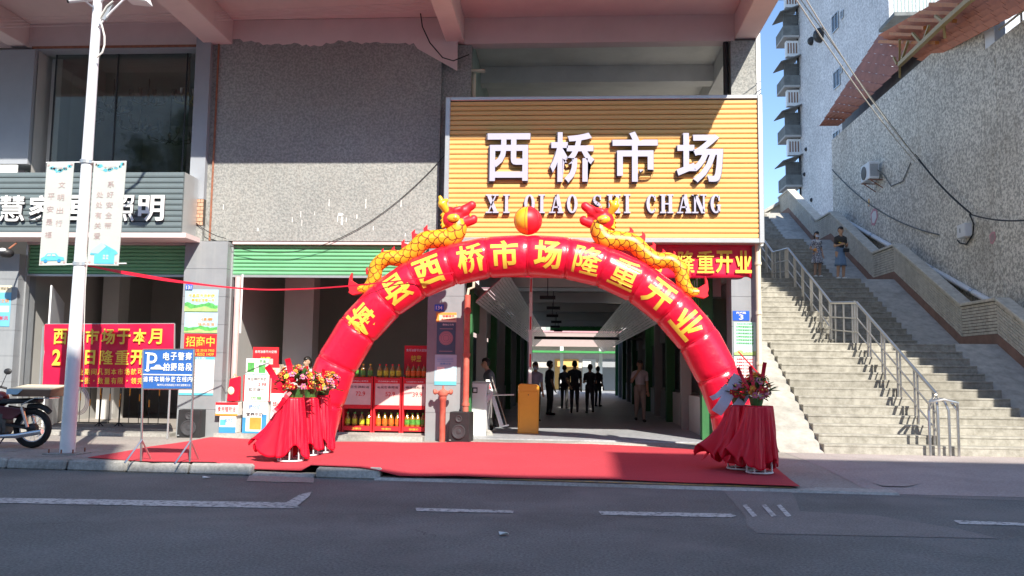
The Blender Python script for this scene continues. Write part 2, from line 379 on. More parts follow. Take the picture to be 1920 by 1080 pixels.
M['cream'] = mat('cream_board', (0.74, 0.66, 0.48), 0.6, var=.05)
M['leaf'] = mat('leaf_green', (0.05, 0.16, 0.035), 0.5, var=.4, scale=12)
M['flower_pink'] = mat('pink_petal', (0.72, 0.22, 0.36), 0.6, var=.2, scale=20)
M['flower_orange'] = mat('orange_petal', (0.82, 0.26, 0.04), 0.6, var=.15, scale=20)
M['flower_yellow'] = mat('yellow_petal', (0.82, 0.62, 0.08), 0.6, var=.15, scale=20)
M['flower_red'] = mat('red_petal', (0.65, 0.02, 0.03), 0.6, var=.2, scale=20)
M['flower_white'] = mat('white_petal', (0.75, 0.68, 0.66), 0.6, var=.1, scale=20)
M['ribbon_white'] = mat('white_ribbon', (0.66, 0.68, 0.80), 0.5, var=.05)
M['oil_gold'] = mat('golden_oil', (0.30, 0.15, 0.02), 0.12, coat=.6)
M['label_green'] = mat('green_label', (0.10, 0.32, 0.05), 0.4, var=.6, scale=30)
M['label_lime'] = mat('lime_label', (0.52, 0.55, 0.03), 0.4, var=.5, scale=30)
M['label_orange'] = mat('orange_label', (0.72, 0.16, 0.02), 0.4, var=.5, scale=30)
M['lime_pale'] = mat('pale_green_print', (0.38, 0.60, 0.20), 0.6, var=.2, scale=10)
M['plate_blue'] = mat('blue_enamel', (0.03, 0.12, 0.60), 0.3)
M['paper_blue2'] = mat('sky_blue_poster', (0.16, 0.48, 0.68), 0.5, var=.1)
M['emblem_pink'] = mat('pink_emblem', (0.46, 0.26, 0.28), 0.6, var=.1)
M['brass'] = mat('dim_brass', (0.20, 0.16, 0.09), 0.35, .8)
M['lamp_yellow'] = mat('yellow_brass', (0.60, 0.52, 0.22), 0.4)
M['shade_glass'] = mat('frosted_shade', (0.22, 0.21, 0.18), 0.3)
M['green_deep'] = mat('deep_green_paint', (0.03, 0.15, 0.045), 0.6, var=0.15, scale=3)
M['purlin'] = mat('orange_purlin', (0.50, 0.17, 0.03), 0.6, var=.15)

# =================================================================== GROUND
FY = 17.6                                                  # front of the market building
g = G(); g.box(-400, 400, -300, 900, -1.2, -0.012); struct('ground', g, M['patch'])
g = G(); g.grid(lambda u, v: (-60 + 120 * u, -9 + v * (front(-60 + 120 * u) + 9.0), 0.0), 120, 30)
struct('road', g, M['asphalt'])
# opposite pavement and the building that shades the street stand behind the camera
g = G(); g.box(-60, 60, -30, -3.2, -0.01, 0.13); struct('opposite_pavement', g, M['paving'])
# pavement: a sheet that dips to the road in front of the market gate
xs = [-30 + 0.5 * i for i in range(121)]
g = G()
def pav(u, v):
    X = -30 + 34.2 * u; f = front(X); Y = f + 0.15 + v * (FY + 8 - f - 0.15)
    return (X, Y, sz(X, Y))
g.grid(pav, 114, 40); struct('pavement', g, M['paving'])
g = G()
def pav2(u, v):
    X = 4.15 + 30 * u; f = front(X); Y = f + v * (17.5 - f)
    return (X, Y, sz(X, Y) + (.004 if v > 0 else 0))
g.grid(pav2, 40, 12); struct('forecourt', g, M['paving_pink'])
# kerb stones
kerb = thing('kerb', 'weathered concrete kerb of long stones at the edge of the asphalt road', 'kerb', (-6, front(-6), 0))
del kerb['category']; del kerb['label']; kerb['kind'] = 'structure'
x = -16.0; k = 0
while x < -0.2:
    w = 0.98 if x > -13 else 1.5
    x0, x1 = x + 0.008, x + w - 0.008
    low0 = -5.05 < (x0 + x1) / 2 < -3.9 or x0 > -2.75
    h = 0.155 if not low0 else 0.05
    if low0 and x0 > -2.75: x += w; continue
    f0, f1 = front(x0), front(x1); j = random.uniform(-.03, .02)
    g = G(); g.hexa([(x0, f0 + j, -.01), (x1, f1 + j, -.01), (x1, f1 + .21, -.01), (x0, f0 + .21, -.01),
                     (x0, f0 + .05 + j, h + j * .4), (x1, f1 + .05 + j, h + j * .3), (x1, f1 + .21, h), (x0, f0 + .21, h)])
    make('kerb_stone', g, M['kerb'], kerb, bevel=0.03)
    x += w
# concrete lip of the driveway with worn yellow paint
g = G()
for i in range(12):
    a, b = -2.75 + i * 0.6, -2.15 + i * 0.6
    g.hexa([(a, front(a) - .10, -.01), (b, front(b) - .10, -.01), (b, front(b) + .25, -.01), (a, front(a) + .25, -.01),
            (a, front(a) - .04, .030), (b, front(b) - .04, .030), (b, front(b) + .25, .038), (a, front(a) + .25, .038)])
struct('driveway_lip', g, M['kerb'])
g = G(); g.grid(lambda u, v: (-1.2 + 4.3 * u, front(-1.2 + 4.3 * u) + 0.04 + 0.12 * v, 0.044), 30, 1)
struct('yellow_kerb_line', g, M['yellow_paint'])
# paving slabs near the lamp post
slabs = thing('paving_slabs', None, None, (-9, 14, 0)); slabs['kind'] = 'structure'
for i in range(9):
    for j in range(3):
        X0 = -11.6 + i * 0.62; Y0 = 13.15 + j * 0.62
        if X0 > -6.4: continue
        g = G(); z = .150 + random.uniform(0.002, 0.008)
        g.box(X0, X0 + .605, Y0, Y0 + .605, .12, z)
        make('paving_slab', g, M['paving'] if (i + j) % 3 else M['paving_pink'], slabs)

# road paint
def paint(name, pts, z=0.006, m='road_paint'):
    g = G(); q = [at(a, b, Z=z) for a, b in pts]; n = len(q)
    g.poly([(p.x, p.y, z) for p in q]); return struct(name, g, M[m])
paint('parking_line', [(-200, 930), (545, 942), (562, 951), (540, 953), (-200, 939)])
paint('parking_line', [(528, 947), (562, 927), (584, 922), (580, 930), (556, 950)], 0.010)
paint('lane_dash', [(779, 952), (963, 957), (962, 962), (781, 958)])
paint('lane_dash', [(1122, 958), (1370, 963), (1381, 967), (1370, 970), (1128, 965)])
paint('lane_dash', [(1786, 975), (1960, 982), (1960, 987), (1800, 982)])
paint('road_patch', [(1357, 921), (1480, 914), (1492, 936), (1500, 958), (1640, 966), (1800, 992), (1875, 1010), (1420, 1000), (1400, 985), (1398, 968)], 0.004, 'patch')
paint('road_patch', [(1475, 900), (1700, 905), (1960, 910), (1960, 940), (1800, 935), (1660, 930), (1500, 925)], 0.003, 'patch')
for a in (1392, 1428, 1456):
    paint('faded_bar', [(a, 947), (a + 8, 946), (a + 28, 967), (a + 19, 969)], 0.010)
paint('manhole_patch', [(1636, 905), (1650, 896), (1690, 893), (1722, 897), (1729, 906), (1700, 912), (1655, 911)], 0.045, 'paving_pink')
paint('driveway_apron', [(462, 902), (476, 876), (590, 880), (588, 905)], 0.008, 'paving')
def scrap(px, py, label, Z=.012):
    p = at(px, py, Z=Z); g = G()
    rr = random.Random(int(px))
    pts = [(p.x + .06 * math.cos(a) * rr.uniform(.6, 1.3), p.y + .05 * math.sin(a) * rr.uniform(.6, 1.3), p.z + rr.uniform(0, .03)) for a in [i * PI / 3 for i in range(6)]]
    g.prism(pts, (0, 0, .003)); tag(make('paper_scrap', g, M['paper']), label, 'litter')
scrap(385, 896, 'crumpled white paper scrap lying on the asphalt close to the kerb')
scrap(943, 1002, 'tiny white paper scrap lying on open asphalt below the carpet')
scrap(1905, 712, 'white paper scrap lying on the shaded concrete ramp beside the stairs', Z=1.9)

# =================================================================== BEHIND THE CAMERA: what shades the street
op = thing('opposite_building', 'beige building across the street whose roofline shades the road', 'building', (0, -8, 0))
for (a, b, h) in ((-34, -5, 18.0), (-5, 2.2, 20.3), (2.2, 11.1, 17.75), (11.1, 26, 20.4)):
    g = G(); g.box(a, b, -20, -7, 0, h); make('wall', g, M['white'], op)
for i in range(6):
    for j in range(5):
        g = G(); g.box(-3.5 + i * 5, -1.5 + i * 5, -7.0, -6.95, 1.8 + j * 3.3, 3.4 + j * 3.3); make('window', g, M['window_dark'], op)
def leaftree(name, loc, h, r, n, label, seed):
    rr = random.Random(seed); t = thing(name, label, 'tree', loc); x, y, z = loc
    g = G(); g.tube([(x, y, z), (x + .1, y, z + h * .3), (x - .1, y + .1, z + h * .55)], [.2, .15, .09], 8)
    for k in range(6):
        a = rr.uniform(0, 6.28); g.tube([(x, y, z + h * .4), (x + r * .6 * math.cos(a), y + r * .6 * math.sin(a), z + h * .75)], [.09, .03], 5)
    make('trunk', g, mat('bark', (.09, .07, .05), .9, bump=.5), t)
    g = G()
    cl = [Vector((x + rr.gauss(0, r * .45), y + rr.gauss(0, r * .45), z + h * .7 + rr.gauss(0, r * .4))) for _ in range(26)]
    for i in range(n):
        c = rr.choice(cl) + Vector((rr.gauss(0, .38), rr.gauss(0, .38), rr.gauss(0, .3)))
        u = Vector((rr.gauss(0, 1), rr.gauss(0, 1), rr.gauss(0, .6))).normalized() * .11; w = u.cross(Vector((rr.gauss(0, 1), rr.gauss(0, 1), rr.gauss(0, 1)))).normalized() * .05
        g.add([c - u, c + w, c + u, c - w], [(0, 1, 2, 3)])
    o = make('crown', g, mat('leaf_green', (.06, .11, .035), .6, var=.4, scale=2), t); o['kind'] = 'stuff'
leaftree('street_tree', (-19, -4.5, .13), 16, 3.4, 9000, 'leafy street tree on the opposite pavement mirrored in the shop window', 3)

# =================================================================== MARKET BUILDING
mb = thing('market_building', 'grey pebbledash market building with a pink overhanging upper floor', 'building', (0, FY, 0))
MW = lambda name, g, m, **k: make(name, g, M[m] if isinstance(m, str) else m, mb, **k)
ZB, ZS, YE = 8.6, 9.15, 14.65                              # beam bottom, soffit, overhang edge
xr = XA(1427, FY)                                          # right end of the building
xp = {k: XA(k, FY, 630) for k in (0, 345, 425, 803, 870, 1365, 1423)}
# overhanging floor
g = G(); g.box(-32, 3.95, YE, 40, ZS, ZS + .3); MW('soffit_slab', g, 'pink')
g = G(); g.box(-32, 3.95, YE, YE + .25, ZB, ZS - .002); MW('edge_beam', g, 'pink')
g = G(); g.box(-32, 3.95, YE - .02, YE + 14, ZS + .302, ZS + 4.5); MW('upper_wall', g, 'pebble')
beams = [(XA(385, FY, 75), XA(436, FY, 75)), (XA(836, FY, 75), XA(870, FY, 75)), (XA(20, FY, 75), XA(52, FY, 75)), (XA(1378, FY, 62), 3.94)]
beams += [(beams[2][0] - 4.6, beams[2][0] - 4.3), (beams[2][0] - 9.2, beams[2][0] - 8.9)]
for a, b in beams:
    g = G(); g.box(a, b, YE + .252, FY + .3, ZB, ZS - .002); MW('cantilever_beam', g, 'pink', bevel=.01)
# long wall beam below the soffit
for a, b in ((-32, beams[2][0] - .002), (beams[2][1] + .002, beams[0][0] - .002)):
    g = G(); g.box(a, b, FY + .05, FY + .35, ZB + .0, ZS - .002); MW('wall_beam', g, 'pink')
g = G(); g.box(beams[1][1] + .002, beams[3][0] - .002, FY + .05, FY + .35, ZB - .03, ZS - .002); MW('wall_beam', g, 'pink')
# pebbledash wall over the second shutter, pink paint lapping over its top
zw0 = ZA(452, FY, 600)
wx0, wx1 = XA(402, FY, 300), XA(824, FY, 300)
g = G(); g.box(wx0, wx1, FY, FY + .3, zw0, ZS - .003); MW('wall', g, 'pebble')
g = G(); a = []; rr = random.Random(5)
n = 60
for i in range(n + 1):
    X = wx0 + .01 + (XA(858, FY, 60) - wx0) * i / n
    zz = 8.66 + .05 * math.sin(i * .35) * math.sin(i * .13 + 1) - .08 * math.sin(i * .05) + rr.uniform(-.035, .035) if i < 50 else 8.45 - (i - 50) * .05
    a.append((X, FY - .006, zz))
for i in range(n):
    g.poly([a[i], a[i + 1], (a[i + 1][0], FY - .006, ZS - .01), (a[i][0], FY - .006, ZS - .01)])
MW('pink_paint_patch', g, 'pink')
# wall strip between long wall and sign, set back; and pillar strip left
g = G(); g.box(wx1 + .002, XA(880, FY + .1, 300), FY + .12, FY + .4, 3.9, ZB - .032); MW('wall', g, 'pebble')
g = G(); g.box(XA(377, FY, 200), wx0 - .03, FY + .02, FY + .35, zw0, ZB - .002); MW('wall', g, 'pebble')
g = G(); g.box(wx0 - .028, wx0 - .002, FY + .03, FY + .3, zw0, ZB - .002); MW('expansion_joint', g, 'rust')
g = G(); g.rod((wx0 - .015, FY - .02, zw0), (wx0 - .015, FY - .02, ZB), .022, 6); MW('rusty_pipe', g, 'rust')
# pillar casing beside the window (pale cladding), lower edge with exposed brick
px0, px1 = XA(350, 17.3, 300), XA(380, 17.3, 300)
g = G(); g.box(px0, px1 - .02, FY - .12, FY + .3, ZA(375, FY, 360), ZA(60, FY, 370)); MW('window_casing', g, 'clad_grey')
g = G(); g.box(px0 + .0, px1 - .02, FY - .10, FY + .3, ZA(424, FY, 360), ZA(375, FY, 360) - .003); MW('exposed_brickwork', g, 'mortar')
zt, zb_ = ZA(375, FY, 360), ZA(424, FY, 360)
for r_ in range(7):
    for c_ in range(3):
        z0 = zb_ + (zt - zb_) * r_ / 7; bw = (px1 - px0 - .02) / 2.5
        x0 = px0 + (c_ - (.5 if r_ % 2 else 0)) * bw
        a_, b_ = max(px0, x0 + .006), min(px1 - .02, x0 + bw - .006)
        if b_ - a_ < .02: continue
        g = G(); g.box(a_, b_, FY - .118, FY - .09, z0 + .005, z0 + (zt - zb_) / 7 - .006); MW('brick', g, 'orange_brick')
g = G(); g.box(px0, px1 - .02, FY - .10, FY + .3, zw0 - .05, zb_ - .003); MW('window_casing', g, 'pebble')
# big first-floor window: header, reveals, glass, room behind
wl_, wr_ = XA(97, FY + .2, 200), XA(352, FY + .2, 200)
wt, wb = ZA(100, FY + .2, 220), ZA(330, FY, 220)
g = G(); g.box(XA(65, FY, 80), px0 - .003, FY - .02, FY + .3, wt, ZB - .06); MW('window_header', g, 'clad_grey')
g = G(); g.box(XA(62, FY, 80), XA(380, FY, 70), FY - .03, FY + .1, ZB - .055, ZB - .004); MW('header_drip', g, 'rust')
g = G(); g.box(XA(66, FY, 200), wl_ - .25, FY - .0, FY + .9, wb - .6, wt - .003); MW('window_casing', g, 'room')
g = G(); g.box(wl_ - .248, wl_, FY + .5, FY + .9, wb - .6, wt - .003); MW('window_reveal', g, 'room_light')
g = G(); g.box(XA(-60, FY, 200), XA(64, FY, 200), FY - .1, FY + .5, wb + .25, ZB - .1); MW('pillar', g, 'clad_grey')
g = G(); g.box(XA(-60, FY, 200), XA(48, FY, 200), FY - .14, FY - .105, wb - .6, wb + .22); MW('pillar_base', g, 'white')
g = G(); g.box(-32, XA(-62, FY, 200), FY, FY + .5, 5.0, ZB - .1); MW('wall', g, 'pebble')
g = G(); g.box(wl_, wr_, FY + .25, FY + .262, wb - .6, wt - .003); MW('window_pane', g, 'glass')
g = G()
for a in (0, .46, .97): g.box(wl_ + (wr_ - wl_) * a, wl_ + (wr_ - wl_) * a + .03, FY + .235, FY + .248, wb - .6, wt - .003)
MW('window_mullion', g, 'black', kind='stuff')
g = G(); g.box(wl_ - 1, wr_ + 1, FY + 6, FY + 6.1, wb - .6, ZS - .01); MW('show_room_wall', g, 'concrete_paint')
g = G(); g.box(wl_ - 1, wl_ - .9, FY + .91, FY + 6, wb - .6, ZS - .01); MW('show_room_wall', g, 'concrete_paint')
g = G(); g.box(wr_ + .9, wr_ + 1, FY + .36, FY + 6, wb - .6, ZS - .01); MW('show_room_wall', g, 'concrete_paint')
g = G(); g.box(wl_ - 1, wr_ + 1, FY + .36, FY + 6, wt + .05, wt + .1); MW('show_room_ceiling', g, 'concrete_paint')
g = G(); g.box(-30, wx1, FY + .36, FY + 6, 4.45, 4.65); MW('floor_slab', g, 'room')
# open first floor above the sign
tx0, tx1 = XA(880, FY + .3, 140), beams[3][0]
g = G(); g.box(tx0, tx1, FY + .352, FY + 9, ZS - .16, ZS - .004); MW('terrace_ceiling', g, 'concrete_paint')
g = G(); g.box(tx0, tx1 - .002, FY + 2.6, FY + 3.0, ZB - .02, ZS - .163); MW('terrace_beam', g, 'concrete_paint')
g = G(); g.box(tx0, tx1 - .002, FY + 5.6, FY + 6.0, ZB - .02, ZS - .163); MW('terrace_beam', g, 'concrete_paint')
g = G(); g.box(tx1, 3.94, FY + .302, FY + 9, ZB - .08, ZS - .004); MW('terrace_beam', g, 'concrete_paint')
g = G(); g.box(tx0 + .3, tx1 - 1.0, FY + 8.8, FY + 9.0, 5.2, ZS - .165); MW('terrace_wall', g, 'concrete_paint')
g = G(); g.box(tx0 - .2, tx0 - .003, FY + .41, FY + 9, 4.3, ZS - .165); MW('terrace_wall', g, 'shutter_faded')
g = G(); g.box(-3, 3.9, FY + .36, FY + 9, 4.9, 5.1); MW('terrace_floor', g, 'room')
g = G(); g.rod((tx0 + .10, FY + .3, 4.6), (tx0 + .10, FY + .3, 8.0), .05, 8); g.rod((tx0 - .1, FY + .2, 8.02), (tx0 + .35, FY + .2, 8.02), .04, 6); MW('drain_pipe', g, 'cream_pipe')
g = G(); g.rod((XA(1364, FY, 150), FY + .15, 4.9), (XA(1364, FY, 150), FY + .15, ZB + .2), .06, 8); MW('drain_pipe', g, 'black')
# right end pillar with pebbledash, and its thin white edge strip
g = G(); g.box(XA(1371, FY, 150), XA(1418, FY, 150), FY + .0, FY + .5, 4.2, 8.6 - .05); MW('pillar', g, 'pebble')
g = G(); g.box(XA(1418, FY, 150) + .002, XA(1426, FY, 150), FY - .02, FY + .5, 4.2, 15); MW('pillar_edge', g, 'white')
# ground-floor pillars, tiled in courses
def pillar(x0, x1, y0, z1, label=None, rows=7):
    g = G(); g.box(x0 + .02, x1 - .02, y0 + .02, FY + .5, .1, z1); MW('pillar', g, 'pillar_clad')
    h = (z1 - .12) / rows
    for r_ in range(rows):
        g = G(); g.box(x0, x1, y0, y0 + .3, .12 + r_ * h + .003, .12 + (r_ + 1) * h - .003); MW('tile', g, 'pillar_clad')
PY = FY - .15
pillar(xp[0] - .9, xp[0] + .42, PY, 3.95)
pillar(xp[345], xp[425], PY, ZA(452, PY, 385))
pillar(xp[803], xp[870], PY, 4.3)
pillar(xp[1365] + .05, xp[1423], PY, 4.35)
# side wall of the building along the stairs
g = G(); g.box(xp[1423] - .3, xp[1423] - .02, FY + .52, 52, 0, 4.9); MW('side_wall', g, 'pebble')
g = G(); g.box(xp[1423] - .3, xp[1423] - .02, FY + 9, 52, 4.905, 8.4); MW('side_wall', g, 'pebble')
# drain pipes
g = G(); g.rod((XA(1423, FY - .25, 650), FY - .28, .1), (XA(1423, FY - .25, 650), FY - .28, ZA(450, FY - .25, 1423)), .055, 10); MW('drain_pipe', g, 'cream_pipe')
for k in range(4):
    g = G(); z = .8 + k * 1.0; X = XA(1423, FY - .25, 650); g.lathe([(.07, -.03), (.07, .03)], (X, FY - .28, z), 10); MW('pipe_clip', g, 'cream_pipe')
g = G(); g.rod((XA(441, FY - .1, 650), FY - .1, .3), (XA(441, FY - .1, 650), FY - .1, ZA(520, FY, 441)), .06, 8); MW('drain_pipe', g, 'paper_pink')
g = G(); g.rod((XA(452, FY - .1, 580), FY - .1, ZA(625, FY, 452)), (XA(452, FY - .1, 580), FY - .1, ZA(515, FY, 452)), .02, 6); MW('drain_pipe', g, 'white')
# shutters with guide rails and boxes
def shutter(x0, x1, z0, z1, rows, Y):
    h = (z1 - z0) / rows
    for r_ in range(rows):
        a = z0 + r_ * h
        g = G(); g.prism([(x0, Y + .03, a), (x0, Y - .0, a + .004), (x0, Y - .022, a + h * .35), (x0, Y - .022, a + h * .7), (x0, Y + .0, a + h - .004), (x0, Y + .03, a + h)], (x1 - x0, 0, 0))
        MW('shutter_slat', g, 'shutter')
    g = G(); g.box(x0, x1, Y - .03, Y + .03, z0 - .05, z0 - .002); MW('shutter_bottom_rail', g, 'alu')
sA, sB = ZA(513, FY, 200), ZA(458, FY, 200)
shutter(xp[0] + .45, xp[345] - .08, sA, sB, 8, FY + .15)
sC, sD = ZA(515, FY, 600), ZA(458, FY, 600)
shutter(xp[425] + .03, xp[803] - .03, sC, sD, 8, FY + .15)
for (a, b, z) in ((xp[0] + .45, xp[345] - .08, sB), (xp[425] + .03, xp[803] - .03, sD)):
    g = G(); g.box(a, b, FY + .02, FY + .3, z + .002, zw0 + .02); MW('shutter_box', g, 'pink')
    for X in (a - .05, b + .002):
        g = G(); g.box(X, X + .05, FY + .08, FY + .2, .15, z); MW('shutter_rail', g, 'alu')
g = G(); g.box(xp[0] - 20, xp[425] - .8, FY - .25, FY + .3, ZA(447, FY, 200) + .0, ZA(441, FY, 200) + .06); MW('lintel', g, 'pink')
# shop interiors
for (a, b) in ((xp[0] + .3, xp[345] + .1), (xp[425] - .1, xp[803] + .1)):
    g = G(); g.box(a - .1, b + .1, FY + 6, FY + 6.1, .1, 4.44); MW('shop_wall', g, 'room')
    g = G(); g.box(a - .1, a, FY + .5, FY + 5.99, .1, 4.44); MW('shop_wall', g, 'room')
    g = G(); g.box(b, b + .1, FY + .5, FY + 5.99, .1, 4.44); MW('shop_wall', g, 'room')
    g = G(); g.box(a - .05, b + .05, FY + .1, FY + 6, .1, .27); MW('shop_floor', g, 'paving')
g = G(); g.box(xp[0] + .2, xp[345], FY - .45, FY + .098, .1, .22); MW('door_step', g, 'kerb')
g = G(); g.box(xp[425], xp[803], FY - .45, FY + .098, .1, .24); MW('door_step', g, 'kerb')
def incol(pa, pb, Y, z1=4.44):
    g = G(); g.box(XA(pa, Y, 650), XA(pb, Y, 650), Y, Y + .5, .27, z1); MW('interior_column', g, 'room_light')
incol(187, 218, FY + 3); incol(530, 585, FY + 2.2)
# open white shutter door leaf
a = at(80, 760, Y=FY + .1); b = at(107, 745, Y=FY + 1.3)
g = G(); g.prism([(a.x, a.y, .27), (b.x, b.y, .27), (b.x, b.y, 3.0), (a.x, a.y, 3.3)], (.04, 0, 0)); MW('door', g, 'white')

# white paint drips and pale scars on the sunlit pebbledash
rr = random.Random(9)
for (a, b, w, h_) in ((617, 380, 2, 14), (686, 382, 2, 18), (752, 380, 2.4, 16), (564, 402, 2, 12), (419, 388, 1.6, 10), (548, 412, 1.6, 10), (638, 402, 14, 5), (641, 414, 5, 16), (633, 410, 2, 12), (649, 412, 2, 9), (483, 430, 4, 6), (669, 406, 3, 8), (700, 428, 2, 8), (760, 440, 2, 6), (566, 418, 1.5, 12), (590, 400, 1.2, 8)):
    p = at(a, b, Y=FY - .004); k = FY / FPX; g = G(); n = 7
    pts = [(p.x + w * k * .5 * rr.uniform(.5, 1) , p.y, p.z + h_ * k * (.5 - i / (n - 1))) for i in range(n)] + [(p.x - w * k * .5 * rr.uniform(.4, 1), p.y, p.z + h_ * k * (.5 - i / (n - 1))) for i in reversed(range(n))]
    g.poly(pts); MW('paint_drip', g, 'paper')
# unseen block added right of the stairs, sized to shade the upper flights
tb_ = thing('unseen_terrace_block', 'unseen grey building block added right of the stairway to shade its upper flights', 'building', (16, 16, 10))
g = G(); g.box(12.6, 24, 13.2, 22.6, 10.0, 24.0); make('wall', g, M['pebble'], tb_)
g = G(); g.box(11.5, 24, 13.71, 30, -.5, 9.9); make('podium', g, M['pebble'], tb_)

# cracks and seams in the asphalt
rr = random.Random(31)
for (a, b, c_, d_) in ((1060, 966, 1330, 975), (560, 960, 760, 968), (1880, 1050, 1700, 1030), (772, 992, 818, 1007), (0, 985, 180, 978), (760, 905, 1350, 922)):
    p, q = at(a, b, Z=0), at(c_, d_, Z=0); n = 18; pts = []
    nn = Vector((-(q - p).y, (q - p).x, 0)).normalized()
    for i in range(n + 1):
        pts.append(p.lerp(q, i / n) + nn * rr.uniform(-.05, .05))
    g = G(); vs = []
    for i, x_ in enumerate(pts):
        w = .006 * rr.uniform(.3, 1.2) * (1 - abs(i / n - .5)); vs += [x_ + nn * w + Vector((0, 0, .002)), x_ - nn * w + Vector((0, 0, .002))]
    g.add(vs, [(2 * i, 2 * i + 1, 2 * i + 3, 2 * i + 2) for i in range(n)])
    o = struct('asphalt_crack', g, M['rubber'])

# =================================================================== LETTERING
_dg = bpy.context.evaluated_depsgraph_get
def text_bm(s, bold=0.0, ext=0.0, space=1.0):
    cu = bpy.data.curves.new('t', 'FONT'); cu.body = s; cu.size = 1; cu.offset = bold; cu.extrude = ext / 2; cu.resolution_u = 3
    cu.align_x = 'CENTER'; cu.space_character = space
    o = bpy.data.objects.new('t', cu); C.objects.link(o)
    me = bpy.data.meshes.new_from_object(o.evaluated_get(_dg()))
    bpy.data.objects.remove(o); bpy.data.curves.remove(cu)
    bm = bmesh.new(); bm.from_mesh(me); bpy.data.meshes.remove(me)
    return bm
def fit_bm(bm, w=None, h=None, d=None):
    xs = [v.co.x for v in bm.verts]; ys = [v.co.y for v in bm.verts]; zs = [v.co.z for v in bm.verts]
    if not xs: return bm
    cx, cy = (min(xs) + max(xs)) / 2, (min(ys) + max(ys)) / 2
    sx = w / (max(xs) - min(xs)) if w else None; sy = h / (max(ys) - min(ys)) if h else None
    sx = sx or sy; sy = sy or sx
    for v in bm.verts: v.co = Vector(((v.co.x - cx) * sx, (v.co.y - cy) * sy, v.co.z))
    return bm
def text(s, c, m, parent, w=None, h=None, bold=0.0, ext=0.004, name='lettering', U=Vector((1, 0, 0)), V=Vector((0, 0, 1)), sidemat=None, space=1.0):
    """flat or raised lettering centred at c, running along U with its top towards V"""
    bm = fit_bm(text_bm(s, bold, ext, space), w, h)
    Nn = Vector(U).cross(Vector(V)).normalized()
    for v in bm.verts: v.co = Vector(c) + Vector(U) * v.co.x + Vector(V) * v.co.y + Nn * (v.co.z + ext / 2 + .001)
    me = bpy.data.meshes.new(name)
    bm.normal_update()
    me.materials.append(M[m])
    if sidemat:
        me.materials.append(M[sidemat])
        for f in bm.faces:
            if abs(f.normal.dot(Nn)) < .7: f.material_index = 1
    bm.to_mesh(me); bm.free()
    return make(name, None, None, parent, me=me)
def T(s, px, py, Y, m, parent, wpx=None, hpx=None, **k):
    p = at(px, py, Y=Y); sc = Y / FPX
    return text(s, p, m, parent, w=wpx * sc if wpx else None, h=hpx * sc if hpx else None, **k)

# slab-serif latin capitals drawn as strokes, unit box 0..1 wide, 0..1 high
def latin(ch, g, x, z, w, h, Y, d):
    th, tn, sr = .30, .12, .075
    def bx(a, b, c_, e):
        g.box(x + a * w, x + b * w, Y, Y + d, z + c_ * h, z + e * h)
    def dg(p, q, t):
        g.prism([(x + p[0] * w - t * w / 2, Y, z + p[1] * h), (x + p[0] * w + t * w / 2, Y, z + p[1] * h), (x + q[0] * w + t * w / 2, Y, z + q[1] * h), (x + q[0] * w - t * w / 2, Y, z + q[1] * h)], (0, d, 0))
    def ring(a0, a1, n=18):
        for i in range(n):
            p, q = a0 + (a1 - a0) * i / n, a0 + (a1 - a0) * (i + 1) / n
            f = lambda t, s_: (x + (.5 + math.cos(t) * (.5 if s_ else .21)) * w, Y, z + (.5 + math.sin(t) * (.5 if s_ else .41)) * h)
            g.prism([f(p, 1), f(q, 1), f(q, 0), f(p, 0)], (0, d, 0))
    def serif(cx, top): bx(cx - .24, cx + .24, 1 - sr if top else 0, 1 if top else sr)
    if ch == 'I': bx(.5 - th * .6, .5 + th * .6, sr, 1 - sr); bx(.12, .88, 0, sr); bx(.12, .88, 1 - sr, 1)
    if ch == 'H':
        for c_ in (.22, .78): bx(c_ - th / 2 + .02, c_ + th / 2 - .02, sr, 1 - sr); serif(c_, 0); serif(c_, 1)
        bx(.35, .65, .46, .54)
    if ch == 'N':
        for c_ in (.16, .84): bx(c_ - .07, c_ + .07, sr, 1 - sr)
        dg((.18, 1), (.80, 0), .30); serif(.2, 1); serif(.82, 1); serif(.18, 0)
    if ch == 'A':
        dg((.46, 1), (.14, sr), .10); dg((.52, 1), (.80, sr), .30); bx(.26, .68, .28, .36); serif(.16, 0); serif(.80, 0)
    if ch == 'X':
        dg((.24, 1 - sr), (.78, sr), .30); dg((.76, 1 - sr), (.22, sr), .11); serif(.24, 1); serif(.76, 1); serif(.24, 0); serif(.78, 0)
    if ch in 'OQ': ring(0, 2 * PI)
    if ch == 'Q': dg((.55, .26), (.86, -.14), .18)
    if ch in 'CG':
        ring(R(52), R(308)); bx(.72, .86, .66, .93)
        if ch == 'G': bx(.56, .96, .38, .46); bx(.66, .90, .10, .38)
        else: bx(.76, .84, .14, .26)
    if ch == 'S':
        for i in range(16):
            def c_(t):
                u = t * 2
                if u < 1: a = R(40) + u * R(230); cc = (.5 + .30 * math.cos(a), .74 + .205 * math.sin(a))
                else: a = R(90) - (u - 1) * R(230); cc = (.5 + .32 * math.cos(a), .27 + .215 * math.sin(a))
                return cc
            p, q = c_(i / 16), c_((i + 1) / 16)
            if i == 8: p = (.46, .52)
            t = .13 + .13 * math.exp(-((i / 16 - .5) / .2) ** 2)
            a = Vector((x + p[0] * w, Y, z + p[1] * h)); b = Vector((x + q[0] * w, Y, z + q[1] * h))
            n_ = Vector((-(b - a).z, 0, (b - a).x)).normalized() * t * w * .62
            g.prism([a - n_, b - n_, b + n_, a + n_], (0, d, 0))
        bx(.72, .84, .70, .96); bx(.16, .28, .04, .32)

